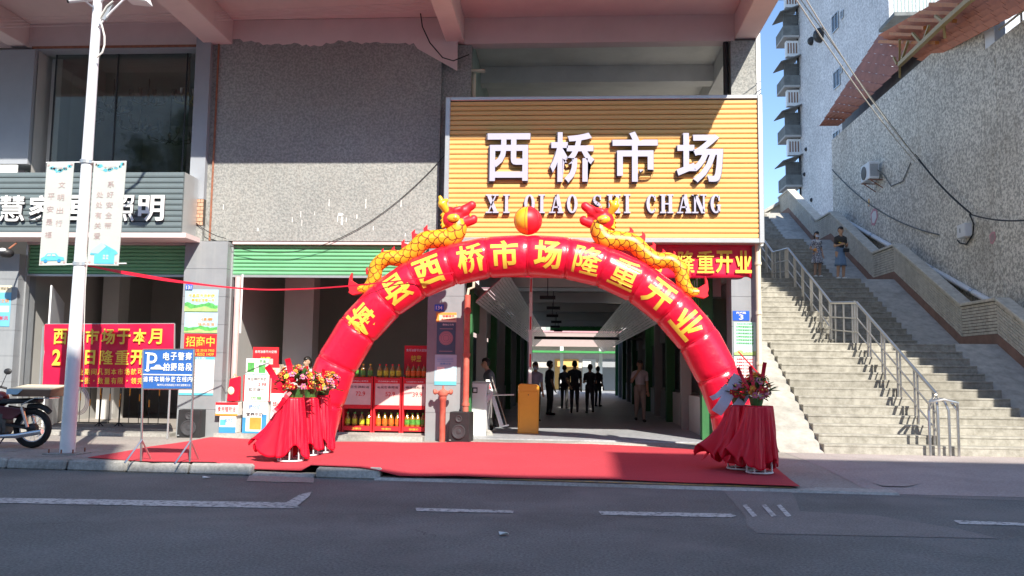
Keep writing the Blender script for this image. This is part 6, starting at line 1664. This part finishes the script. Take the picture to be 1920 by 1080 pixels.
for i, (a, b, h_) in enumerate(L3):
    p = at(a, b, Z=.165); z = sz(p.x, p.y) + .02
    cloth_stand(p.x, p.y, z, h_ - .17, .155, .25, labs[i], i, sweeps[i])
    bouquet((p.x + .05, p.y, z + h_ - .17), .55 if i == 0 else .48, .42 if i == 0 else .30, 42 if i == 0 else 30, bl[i], i + 3, [[(-.12, .10, -.42, .50, .10), (-.05, .1, -.30, -.22, .07), (.0, .25, -.10, .62, .09)], [(.05, .2, -.05, .52, .08)], [(.0, .1, .05, .45, .05)]][i], 'red_cloth', lean=-.06 + .08 * i)
p = at(1424, 893, Z=.06); z = sz(p.x, p.y) + .02
cloth_stand(p.x, p.y, z, 1.0, .20, .25, 'deep red draped flower stand at the right end of the carpet', 11, (-.30, -.02))
p2 = Vector((p.x - .20, p.y + .36, 0)); z2 = sz(p2.x, p2.y) + .02
cloth_stand(p2.x, p2.y, z2, .98, .19, .27, 'deep red draped flower stand tucked behind and left of the one at the carpet end', 12, (-.44, -.05))
bouquet((p.x - .03, p.y, z + 1.0), .42, .40, 36, 'shaded pink and orange bouquet with red ribbons on the carpet-end stand', 21, [(.02, .1, .10, .66, .06), (-.1, .2, -.3, .58, .05), (-.05, .2, -.12, .6, .05)], 'red_cloth', .0)
bouquet((p2.x - .03, p2.y, z2 + .98), .42, .36, 26, 'shaded bouquet with long white ribbons behind the carpet-end stand', 22, [(-.36, -.12, -.02, .46, .17), (-.10, -.08, .22, .40, .14), (-.44, .1, -.2, .3, .08)], 'ribbon_white', .0)

# =================================================================== OIL SHELVES
def bottle_mesh(mcol):
    g = G(); g.lathe([(.001, 0), (.052, .0), (.056, .02), (.056, .15), (.050, .18), (.022, .225), (.018, .25)], (0, 0, 0), 12, 0)
    g.lathe([(.022, .25), (.022, .28), (.001, .28)], (0, 0, 0), 10, 1)
    g.lathe([(.0575, .04), (.0575, .135)], (0, 0, 0), 12, 2)
    return g
def mk_bottle(label, oil, lab, cap='yellow_text'):
    t = thing('oil_bottle', label, 'bottle', (0, 0, 0), 'cooking oil bottles on the red shelves')
    g = G(); g.lathe([(.001, 0), (.052, .0), (.056, .02), (.056, .15), (.050, .18), (.022, .225), (.018, .25)], (0, 0, 0), 12); b = make('bottle', g, M[oil], None, smooth=True); b.parent = t
    g = G(); g.lathe([(.022, .25), (.022, .28), (.001, .28)], (0, 0, 0), 10); b = make('cap', g, M[cap], None); b.parent = t
    g = G(); g.lathe([(.0575, .04), (.0575, .145)], (0, 0, 0), 12); b = make('label', g, M[lab], None, smooth=True); b.parent = t
    return t
SHY = FY + .15
units = [(642, 698), (700, 752), (754, 800)]
uk = SHY / FPX
protos = {}
colours = [('oil_gold', 'label_green'), ('oil_gold', 'label_lime'), ('oil_gold', 'label_orange')]
shelf_names = ['red oil display shelf with a 72.9 price poster', 'red oil display shelf with a 52.9 price poster, between its two neighbours', 'red oil display shelf with a 39.9 price poster beside the gate pillar', 'red oil display shelf half hidden behind the left arch leg']
prices = [('5L花生调和油', '72.9'), ('4L花生食用油', '52.9'), ('桶装调和油', '39.9')]
rr = random.Random(3)
first = True; proto = {}
def put_bottle(x, y, z, ci, cap, label):
    key = (ci, cap)
    if key not in proto:
        proto[key] = mk_bottle(label, colours[ci][0], colours[ci][1], cap); o = proto[key]; o.location = (x, y, z)
    else: o = dup(proto[key], (x, y, z), 0, label)
    return o
place_w = ['left end', 'middle', 'right end']
for ui, (a, b) in enumerate(units + [(596, 640)]):
    x0, x1 = XA(a, SHY, 760), XA(b, SHY, 760)
    zt, zm, zs_, zb2 = ZA(708, SHY, 720), ZA(765, SHY, 720), ZA(796, SHY, 720), .27
    unm = ['shelf with price 72.9', 'shelf with price 52.9', 'shelf beside gate pillar', 'shelf behind arch leg'][ui]
    t = thing('oil_shelf', shelf_names[ui], 'display shelf', ((x0 + x1) / 2, SHY, .27), 'red cooking oil shelves')
    for X in (x0, x1 - .035):
        g = G(); g.box(X, X + .035, SHY, SHY + .35, zb2, zt + .02); make('side_panel', g, M['red_print'], t)
    for z in (zt, zs_ - .04):
        g = G(); g.box(x0 + .036, x1 - .036, SHY + .0, SHY + .35, z - .03, z); make('shelf', g, M['red_print'], t)
    g = G(); g.box(x0 + .036, x1 - .036, SHY - .012, SHY + .01, zm - .0, zt - .032); make('poster', g, M['paper_pink'], t)
    g = G(); g.box(x0 + .036, x1 - .036, SHY - .018, SHY - .0125, zt - .12, zt - .035); make('poster_header', g, M['red_print'], t)
    g = G(); g.box(x0 + .036, x1 - .036, SHY - .018, SHY - .0125, zm - .02, zm + .06); make('shelf_strip', g, M['red_print'], t)
    g = G(); g.box(x0 + .036, x1 - .036, SHY - .018, SHY + .0, zs_ - .13, zs_ - .05); make('shelf_strip', g, M['red_print'], t)
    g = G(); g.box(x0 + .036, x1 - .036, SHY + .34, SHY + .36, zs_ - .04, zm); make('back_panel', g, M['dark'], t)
    xm = (x0 + x1) / 2
    s1, s2 = prices[ui] if ui < 3 else ('精选大豆油', '62.9')
    text(s1, (xm, SHY - .014, zt - .20), 'ink', t, w=(x1 - x0) * .75, h=.055, ext=.002)
    text(s2, (xm + .06, SHY - .014, zt - .34), 'red_print', t, w=.20, h=.09, ext=.002)
    text('欢迎选购放心食用油', (xm, SHY - .020, zt - .078), 'letter_white', t, w=(x1 - x0) * .7, h=.035, ext=.002)
    text('惊爆价', (xm, SHY - .020, zs_ - .09), 'yellow_text', t, w=.2, h=.045, ext=.002)
    nB = 4
    for row in range(2):
        for j in range(nB):
            X = x0 + .09 + (x1 - x0 - .18) * j / (nB - 1); z = (zt + .002 if row == 0 else zs_ - .038)
            ci = (ui + row) % 3; cap = 'yellow_text' if row == 0 and ui == 0 else ('leaf_print' if row else 'red_print')
            ordn = ['far left', 'left of centre', 'right of centre', 'far right'][j]
            put_bottle(X, SHY + .12, z, ci, cap, f'{["green", "lime", "orange"][ci]}-labelled oil bottle, {ordn}, {"top" if row == 0 else "lower"} row, {unm}')
            if row == 0:
                z += .0
# red header panels at the back of the shelves
for (a, b, c_, d_, Y_, lab) in ((758, 803, 646, 700, SHY + .45, 'dark red header board behind the oil shelf beside the gate pillar'), (474, 522, 652, 700, SHY + .5, 'bright red header board above the milk cartons in the shop doorway')):
    x0, x1, z0, z1 = XA(a, Y_, 670), XA(b, Y_, 670), ZA(d_, Y_, 600), ZA(c_, Y_, 600)
    t = thing('header_board', lab, 'display board', ((x0 + x1) / 2, Y_, z0))
    g = G(); g.box(x0, x1, Y_, Y_ + .03, z0, z1); make('board', g, M['red_print'], t)
    g = G(); g.box(x0 + .02, x0 + .05, Y_ + .005, Y_ + .025, .27, z0); g.box(x1 - .05, x1 - .02, Y_ + .005, Y_ + .025, .27, z0); make('legs', g, M['black'], t, kind='stuff')
    text('食用油春节大促销', ((x0 + x1) / 2, Y_ - .001, z1 - .10), 'letter_white', t, w=(x1 - x0) * .85, h=.06, ext=.002)
    text('特惠', ((x0 + x1) / 2, Y_ - .001, z1 - .28), 'yellow_text', t, w=.22, h=.14, ext=.002, bold=.02)

# =================================================================== MILK CARTONS AND GIFT BOXES, left doorway
def carton(pa, pb, pc, pd, Y_, dep, label, col, bands, words, cat='box', name='carton', z0=None):
    x0, x1 = XA(pa, Y_, (pc + pd) / 2), XA(pb, Y_, (pc + pd) / 2); z1 = ZA(pc, Y_, pa); zz = ZA(pd, Y_, pa) if z0 is None else z0
    t = thing(name, label, cat, ((x0 + x1) / 2, Y_, zz), 'cartons and gift boxes by the shop door')
    g = G(); g.box(x0, x1, Y_, Y_ + dep, zz, z1); make('box', g, M[col], t, bevel=.006)
    for (u0, u1, v0, v1, m) in bands:
        g = G(); g.box(x0 + (x1 - x0) * u0, x0 + (x1 - x0) * u1, Y_ - .004, Y_ - .001, zz + (z1 - zz) * v0, zz + (z1 - zz) * v1); make('print', g, M[m], t)
    for (s_, u, v, w_, h_, m) in words:
        text(s_, (x0 + (x1 - x0) * u, Y_ - .006, zz + (z1 - zz) * v), m, t, w=(x1 - x0) * w_, h=(z1 - zz) * h_, ext=.002)
    return z1
CY = FY - .28
carton(455, 500, 753, 806, CY, .3, 'blue and white milk carton with a red panel on the step', 'paper', [(0, .14, 0, .5, 'blue'), (.8, 1, .0, .6, 'blue'), (.3, .78, .12, .5, 'orange_print'), (.14, .8, 0, .06, 'blue')], [('舒化奶', .5, .84, .5, .14, 'blue'), ('营养牛奶', .5, .6, .7, .12, 'ink')], z0=.245)
carton(411, 442, 780, 806, CY - .02, .3, 'small blue and white carton at the bottom by the pillar', 'paper', [(0, 1, 0, .35, 'blue'), (.05, .4, .45, .8, 'cyan')], [('纯牛奶', .6, .75, .5, .3, 'blue')], z0=.245)
carton(404, 446, 754, 779, CY - .03, .32, 'flat white gift box with red lettering on top of the small carton', 'paper', [(0, 1, .8, 1, 'red_print'), (0, 1, 0, .14, 'orange_print')], [('食用植物油', .5, .5, .8, .4, 'red_print')])
carton(456, 507, 703, 752, CY + .04, .3, 'tall white promotion sheet board with handwritten lines above the milk carton', 'paper', [(0, .05, 0, 1, 'red_print'), (.95, 1, 0, 1, 'red_print')], [('今日特价牛奶', .5, .85, .7, .12, 'ink'), ('买三送一', .5, .45, .6, .12, 'ink'), ('2.98', .7, .65, .3, .12, 'red_print'), ('优惠', .5, .12, .4, .14, 'leaf_print')], name='price_board')
carton(508, 532, 705, 790, CY + .08, .28, 'narrow white and red price panel beside the promotion sheet board', 'paper', [(0, 1, .7, 1, 'red_print'), (0, 1, .0, .2, 'orange_print')], [('特价', .5, .5, .7, .12, 'red_print')], name='price_board', z0=.245)
carton(461, 503, 672, 702, CY + .06, .28, 'white carton with green apple pictures on top of the stack', 'paper', [(.08, .38, .15, .75, 'leaf_print'), (.58, .88, .1, .6, 'leaf_print'), (0, 1, 0, .1, 'paper_green')], [('苹果', .75, .82, .3, .2, 'leaf_print')])
carton(498, 524, 683, 704, CY + .1, .28, 'orange and white snack carton tucked behind the green apple carton', 'cream', [(0, 1, .7, 1, 'red_print')], [('饼干', .5, .35, .5, .4, 'orange_print')])
# red gift bag / bottle figure
Y_ = CY - .05; X = XA(436, Y_, 730); zb2 = ZA(753, Y_, 436) + .002
t = thing('gift_bag', 'red pointed gift bag standing on the flat white gift box', 'bag', (X, Y_, zb2))
g = G(); g.hexa([(X - .12, Y_, zb2), (X + .12, Y_, zb2), (X + .12, Y_ + .18, zb2), (X - .12, Y_ + .18, zb2), (X - .10, Y_ + .05, zb2 + .46), (X + .13, Y_ + .05, zb2 + .52), (X + .13, Y_ + .12, zb2 + .52), (X - .10, Y_ + .12, zb2 + .46)]); make('bag', g, M['red_cloth'], t, bevel=.02)
g = G(); g.ball((X - .03, Y_ - .005, zb2 + .22), .07, 10, 6, sc=(1, .2, 1.2)); make('emblem', g, M['cream'], t, smooth=True)
g = G(); g.tube([(X - .05, Y_ + .08, zb2 + .47), (X, Y_ + .08, zb2 + .56), (X + .06, Y_ + .08, zb2 + .50)], .006, 5); make('handle', g, M['yellow_text'], t)
# sandals
p = at(243, 815, Z=.16)
g = G()
for d_ in (0, .14): g.hexa([(p.x + d_, p.y, .155), (p.x + d_ + .09, p.y, .155), (p.x + d_ + .11, p.y + .25, .155), (p.x + d_ + .02, p.y + .25, .155), (p.x + d_, p.y, .18), (p.x + d_ + .09, p.y, .18), (p.x + d_ + .11, p.y + .25, .2), (p.x + d_ + .02, p.y + .25, .2)])
tag(make('sandals', g, M['black'], bevel=.01), 'pair of black sandals lying beside the loudspeaker near the parking sign', 'sandals', kind='thing')

# =================================================================== POSTERS ON PILLARS
def poster(pa, pb, pc, pd, label, col, prints=(), words=(), Y_=None, name='poster', cat='poster', dots=None):
    Y_ = PY - .006 if Y_ is None else Y_
    x0, x1 = XA(pa, Y_, (pc + pd) / 2), XA(pb, Y_, (pc + pd) / 2); z1, z0 = ZA(pc, Y_, (pa + pb) / 2), ZA(pd, Y_, (pa + pb) / 2)
    t = thing(name, label, cat, ((x0 + x1) / 2, Y_, z0)); W_, H_ = x1 - x0, z1 - z0
    g = G(); g.box(x0, x1, Y_ - .004, Y_, z0, z1); make('sheet', g, M[col], t)
    for (u0, u1, v0, v1, m) in prints:
        g = G(); g.box(x0 + W_ * u0, x0 + W_ * u1, Y_ - .007, Y_ - .005, z0 + H_ * v0, z0 + H_ * v1); make('print', g, M[m], t)
    for (s_, u, v, w_, h_, m) in words: text(s_, (x0 + W_ * u, Y_ - .008, z0 + H_ * v), m, t, w=W_ * w_, h=H_ * h_, ext=.002, bold=.008)
    return t, x0, x1, z0, z1, Y_
def hill(tx, seed, m, v, amp):
    t, x0, x1, z0, z1, Y_ = tx; rr = random.Random(seed); g = G(); n = 14
    pts = [(x0, Y_ - .008 - seed * .0005, z0)] + [(x0 + (x1 - x0) * i / n, Y_ - .008 - seed * .0005, z0 + (z1 - z0) * (v + amp * math.sin(i * .7 + seed) + rr.uniform(-.03, .03))) for i in range(n + 1)] + [(x1, Y_ - .008 - seed * .0005, z0)]
    g.poly(pts); make('hill_print', g, M[m], t)
a = poster(347, 409, 543, 584, 'landscape poster with yellow headline, uppermost on the shop pillar', 'paper_blue', (), [('梅县菜市场新貌', .5, .72, .8, .16, 'yellow_text'), ('幸福生活每一天', .55, .52, .7, .14, 'yellow_text')]); hill(a, 1, 'leaf_print', .35, .06); hill(a, 2, 'lime_pale', .18, .05)
a = poster(346, 408, 586, 624, 'landscape poster with orange headline, second on the shop pillar', 'paper_blue', (), [('健康', .68, .66, .35, .17, 'orange_print'), ('快乐生活', .66, .42, .5, .15, 'orange_print')]); hill(a, 3, 'leaf_print', .30, .05); hill(a, 4, 'lime_pale', .14, .04)
poster(345, 406, 626, 668, 'red letting notice with yellow 招商中 and phone numbers on the shop pillar', 'red_print', (), [('招商中', .5, .66, .88, .46, 'yellow_text'), ('电话: 135 3918 7950', .52, .26, .85, .15, 'yellow_text'), ('180 0252 1439', .58, .09, .7, .13, 'yellow_text')])
t_ = poster(337, 401, 669, 741, 'pale notice sheet with cyan header and fine print beneath the red letting notice', 'paper', [(0, 1, .93, 1, 'cyan'), (0, 1, 0, .06, 'cyan')] + [(.1, .9 - .1 * (i % 3), .80 - i * .075, .81 - i * .075, 'grey_ink') for i in range(9)], [('公告', .6, .965, .3, .05, 'letter_white')])
poster(348, 361, 533, 545, 'small blue plate numbered 131 high on the shop pillar', 'plate_blue', (), [('131', .5, .5, .7, .6, 'letter_white')], cat='sign', name='number_plate')
poster(815, 832, 571, 583, 'small blue plate numbered 134 on the gate pillar', 'plate_blue', (), [('134', .5, .5, .7, .6, 'letter_white')], cat='sign', name='number_plate')
poster(818, 856, 586, 604, 'small orange and cream notice stuck crookedly on the gate pillar', 'cream', [(0, .15, 0, 1, 'orange_print'), (.15, 1, .75, 1, 'orange_print')], [('温馨提示', .6, .62, .6, .22, 'red_print'), ('请勿停放车辆', .6, .3, .7, .16, 'red_print')])
a = poster(819, 854, 604, 664, 'dark navy poster with a round pinkish emblem on the gate pillar', 'navy', [(.15, .85, .78, .80, 'grey_ink'), (.15, .85, .08, .10, 'grey_ink')], [('微信公众号', .6, .92, .6, .06, 'letter_white')])
g = G(); t_, x0, x1, z0, z1, Y_ = a; g.lathe([(.145, 0), (.145, -.0015)], ((x0 + x1) / 2, Y_ - .009, (z0 + z1) / 2), 24, ax='y'); make('emblem', g, M['emblem_pink'], t_)
for r_ in (.13, .10, .06):
    g = G(); g.tube([((x0 + x1) / 2 + r_ * math.cos(q), Y_ - .0115, (z0 + z1) / 2 + r_ * math.sin(q)) for q in [2 * PI * j / 24 for j in range(24)]], .0025, 4, closed=True); make('emblem_ring', g, M['navy'], t_)
poster(815, 856, 665, 722, 'pale blue and white notice with small pictures, lowest on the gate pillar', 'paper_blue', [(.1, .45, .45, .6, 'paper'), (.55, .9, .3, .5, 'paper'), (0, 1, 0, .12, 'cyan')] + [(.1, .85, .88 - i * .05, .89 - i * .05, 'blue') for i in range(3)], [('收费公示', .5, .7, .5, .06, 'blue')])
poster(1374, 1405, 583, 601, 'blue enamel house number plate reading 3 on the right pillar', 'plate_blue', (), [('西桥路', .5, .80, .6, .24, 'letter_white'), ('3', .5, .36, .26, .52, 'letter_white')], cat='sign', name='house_number')
a = poster(1376, 1417, 604, 666, 'mint green poster with rows of green characters on the right pillar', 'paper_green', (), [('社会主义核心价值观', .5, .95, .7, .04, 'leaf_print')] + [('文明和谐诚信友善', .5, .86 - .10 * i, .8, .055, 'leaf_print') for i in range(6)]); hill(a, 5, 'lime_pale', .10, .03)
poster(1377, 1416, 668, 722, 'white notice with rows of red characters below the mint poster', 'paper', (), [('爱国敬业公正法治', .5, .90 - .11 * i, .8, .06, 'red_print') for i in range(7)])
poster(-30, 20, 535, 612, 'blue poster with a cream heading on the leftmost pillar', 'paper_blue2', [(0, 1, .83, 1, 'cream'), (.5, .95, .35, .5, 'paper')], [('创建文明城市', .6, .92, .6, .08, 'ink'), ('讲文明', .7, .62, .45, .10, 'orange_print'), ('树新风', .7, .2, .5, .1, 'red_print')])

# =================================================================== RIGHT WALL FITTINGS
def ac(px, py, label):
    c_ = at(px, py, X=WX - .25); t = thing('air_conditioner', label, 'air conditioner', (c_.x, c_.y, c_.z - .3))
    g = G(); g.box(WX - .48, WX - .14, c_.y - .45, c_.y + .45, c_.z - .30, c_.z + .32); make('casing', g, M['white'], t, bevel=.02)
    g = G(); g.lathe([(.24, 0), (.24, -.02), (.001, -.03)], (WX - .482, c_.y + .1, c_.z), 20, ax='x'); make('fan_grille', g, M['balcony_grey'], t)
    g = G()
    for i in range(8): g.box(WX - .44 + i * .035, WX - .425 + i * .035, c_.y - .458, c_.y - .451, c_.z - .22, c_.z + .22)
    make('side_louvre', g, M['balcony_grey'], t, kind='stuff')
    for d_ in (-.35, .35):
        g = G(); g.bar((WX, c_.y + d_, c_.z - .33), (WX - .5, c_.y + d_, c_.z - .33), .03, .03); g.bar((WX, c_.y + d_, c_.z - .62), (WX - .4, c_.y + d_, c_.z - .34), .025, .025); make('bracket', g, M['rust'], t)
    g = G(); g.tube([(WX - .2, c_.y - .46, c_.z), (WX - .05, c_.y - .6, c_.z - .2), (WX - .03, c_.y - 1.2, c_.z - .75), (WX - .03, c_.y - 2.2, c_.z - .8), (WX - .03, c_.y - 2.9, c_.z - .35)], .018, 6); make('hose', g, M['balcony_grey'], t)
ac(1634, 324, 'white air conditioner unit bracketed on the coarse pebbledash wall')
c_ = at(1806, 432, X=WX - .15)
t = thing('junction_box', 'white electrical junction box with black cables on the pebbledash wall', 'electrical box', (WX, c_.y, c_.z))
g = G(); g.box(WX - .22, WX - .003, c_.y - .24, c_.y + .24, c_.z - .2, c_.z + .17); make('box', g, M['white'], t, bevel=.015)
g = G(); g.box(WX - .222, WX - .22, c_.y + .02, c_.y + .06, c_.z - .06, c_.z + .06); make('latch', g, M['black'], t)
g = G(); g.tube([at(a, b, X=WX - .05) for a, b in ((1818, 402), (1826, 420), (1824, 440), (1812, 458), (1800, 456), (1795, 450))], .02, 6); make('loop_cable', g, M['cable'], t)
def mark(px, py, w, h_, label, m1, m2):
    c_ = at(px, py, X=WX - .01); t = thing('wall_notice', label, 'notice', (WX, c_.y, c_.z))
    g = G(); g.prism([(WX - .012, c_.y + w * a, c_.z + h_ * b) for a, b in ((-.5, -.1), (-.4, .45), (.1, .5), (.5, .3), (.4, -.4), (.0, -.5))], (.01, 0, 0)); make('sheet', g, M[m1], t)
    g = G(); g.prism([(WX - .015, c_.y + w * a * .7, c_.z + h_ * b * .7) for a, b in ((-.5, -.1), (-.4, .45), (.1, .5), (.5, .3), (.4, -.4), (.0, -.5))], (.002, 0, 0)); make('print', g, M[m2], t)
mark(1639, 407, .7, .62, 'torn red-edged white notice pasted on the pebbledash wall', 'skirt_pink', 'paper')
mark(1861, 446, .32, .32, 'small faded red mark pasted on the wall near the junction box', 'skirt_pink', 'faded_red')
mark(1629, 380, .12, .3, 'tiny orange sticker on the wall above the torn notice', 'orange_print', 'yellow_text')

# =================================================================== CABLES AND RIBBON
def sag(a, b, s_, n=16):
    return [a.lerp(b, i / n) - Vector((0, 0, s_ * 4 * (i / n) * (1 - i / n))) for i in range(n + 1)]
def cable(nm, pts, r_, m, label, cat='cable', **k):
    g = G(); g.tube(pts, r_, 6); return tag(make(nm, g, M[m], smooth=True), label, cat, 'overhead and wall cables' if cat == 'cable' else None, 'thing')
J = at(1720, 300, X=10.6)
cable('power_cable', sag(at(1480, -20, Y=15.5), at(1716, 304, X=10.7), .15), .013, 'cable_w', 'pale overhead cable crossing in front of the apartment block, lowest of the bundle')
cable('power_cable', sag(at(1500, -20, Y=15.6), at(1722, 298, X=10.75), .22), .013, 'cable_w', 'pale overhead cable crossing the tiled canopy, highest of the bundle')
cable('power_cable', sag(at(1488, -20, Y=15.8), at(1726, 306, X=10.8), .05), .009, 'balcony_grey', 'thin grey overhead cable in the middle of the bundle')
cable('power_cable', sag(at(1716, 290, X=10.75), at(1820, 400, X=10.9), .12), .028, 'cable', 'thick black cable dropping to the junction box')
cable('power_cable', sag(at(1820, 402, X=10.95), at(1960, 408, X=10.7), .12), .02, 'cable', 'black cable running right from the junction box along the wall')
cable('wall_cable', sag(at(1560, 318, X=WX - .03), at(1760, 440, X=WX - .03), .45), .02, 'balcony_grey', 'grey cable sagging across the pebbledash wall under the air conditioner')
cable('facade_cable', sag(at(397, 448, Y=FY - .03), at(835, 290, Y=FY - .03), 1.0), .008, 'cable', 'thin dark cable looping over the sunlit pebbledash wall')
cable('facade_cable', sag(at(350, 400, Y=FY - .15), at(424, 447, Y=FY - .1), .1), .008, 'cable', 'short dark cable slanting from the exposed brick to the shop pillar')
cable('soffit_cable', [at(a, b, Y=FY - .2) for a, b in ((788, 22), (792, 50), (806, 80), (830, 108), (850, 114), (880, 102))], .013, 'cable', 'thick dark cable hanging in a loop under the pink soffit')
for i in range(4):
    cable('soffit_cable', sag(at(-20, 34 + i * 6, Y=FY - 1.0), at(800, 4 + i * 5, Y=FY - 1.0), .04), .006, 'pink', ['topmost thin wire', 'second thin wire', 'third thin wire', 'lowest thin wire'][i] + ' strung under the pink soffit beams')
rb = [at(162, 497, Y=LY), at(232, 511, Y=LY + .5), at(350, 530, Y=LY + 1.3), at(470, 542, Y=LY + 2.0), at(560, 542, Y=LY + 2.3), at(655, 536, Y=AY - .45), at(770, 524, Y=AY - .47), at(850, 511, Y=AY - .5)]
g = G(); cr = catmull(rb, 6)
W_ = .05
vs = []
for i, p in enumerate(cr):
    w = .022 + .028 * math.exp(-((i - 8) / 5) ** 2); vs += [p + Vector((0, 0, w * .6)), p - Vector((0, 0, w * .6)), p + Vector((0, .015, 0))]
g.add(vs, [(3 * i + a, 3 * i + b, 3 * i + 3 + b, 3 * i + 3 + a) for i in range(len(cr) - 1) for a, b in ((0, 1), (1, 2), (2, 0))]); tag(make('red_ribbon', g, M['red_cloth'], smooth=True), 'twisted red ribbon stretched from the lamp post to the arch', 'ribbon')
cable('tether_rope', sag(at(660, 640, Y=AY - .4), at(850, 512, Y=AY - .5), -.1) if False else [at(1385, 660, Y=AY), at(1440, 720, Y=14.2)], .012, 'red_cloth', 'red rope tying the right arch leg towards the draped stand', 'rope')
# camera floodlight at far left under sign
p = at(12, 470, Y=16.6); t = thing('security_lamp', 'black lamp with white reflector under the grey shop sign', 'lamp', p)
g = G(); g.ball(p + Vector((0, 0, -.05)), .13, 10, 6, sc=(1.2, 1, .8)); make('housing', g, M['black'], t, smooth=True)
g = G(); g.ball(p + Vector((-.02, -.10, 0)), .06, 8, 6, sc=(1.4, .5, .7)); make('reflector', g, M['white'], t, smooth=True)
g = G(); g.rod(p, p + Vector((0, .3, .2)), .02); make('bracket', g, M['rust'], t)
# chandeliers in the show room
def chand(px, py, label, sc=1.0, Y_=19.6, m='brass'):
    c_ = at(px, py, Y=Y_); t = thing('chandelier', label, 'chandelier', c_, 'chandeliers in the show room window')
    g = G(); g.rod((0, 0, .1), (0, 0, wt + .05 - c_.z), .012, 6); b = make('chain', g, M['black'], None); b.parent = t
    g = G(); g.lathe([(.001, -.1), (.05, -.06), (.03, .05), (.06, .12), (.02, .2)], (0, 0, 0), 10); b = make('stem', g, M[m], None, smooth=True); b.parent = t
    for j in range(8):
        a = 2 * PI * j / 8; u = Vector((math.cos(a), math.sin(a), 0)) * sc
        g = G(); g.tube([(0, 0, 0), u * .16 + Vector((0, 0, -.07)), u * .32 + Vector((0, 0, 0)), u * .34 + Vector((0, 0, .05))], .010, 5); b = make('arm', g, M[m], None, smooth=True); b.parent = t
        g = G(); g.lathe([(.02, .05), (.05, .08), (.055, .2), (.035, .2)], u * .34, 8); b = make('glass_shade', g, M['shade_glass'], None, smooth=True); b.parent = t
chand(212, 205, 'dim chandelier in the window, closest to the lamp post', 1.2); chand(278, 190, 'dim chandelier hanging in the middle of the window', 1.2); chand(262, 240, 'dim chandelier hanging lowest in the window', 1.5, 20.4); chand(352, 190, 'bright yellowish glass lamp at the right edge of the window', .9, FY + .6, 'lamp_yellow')
chand(318, 262, 'dim chandelier low at the right of the window', 1.6, 20.8); chand(160, 225, 'dim chandelier seen just right of the pale window casing', 1.2, 21)
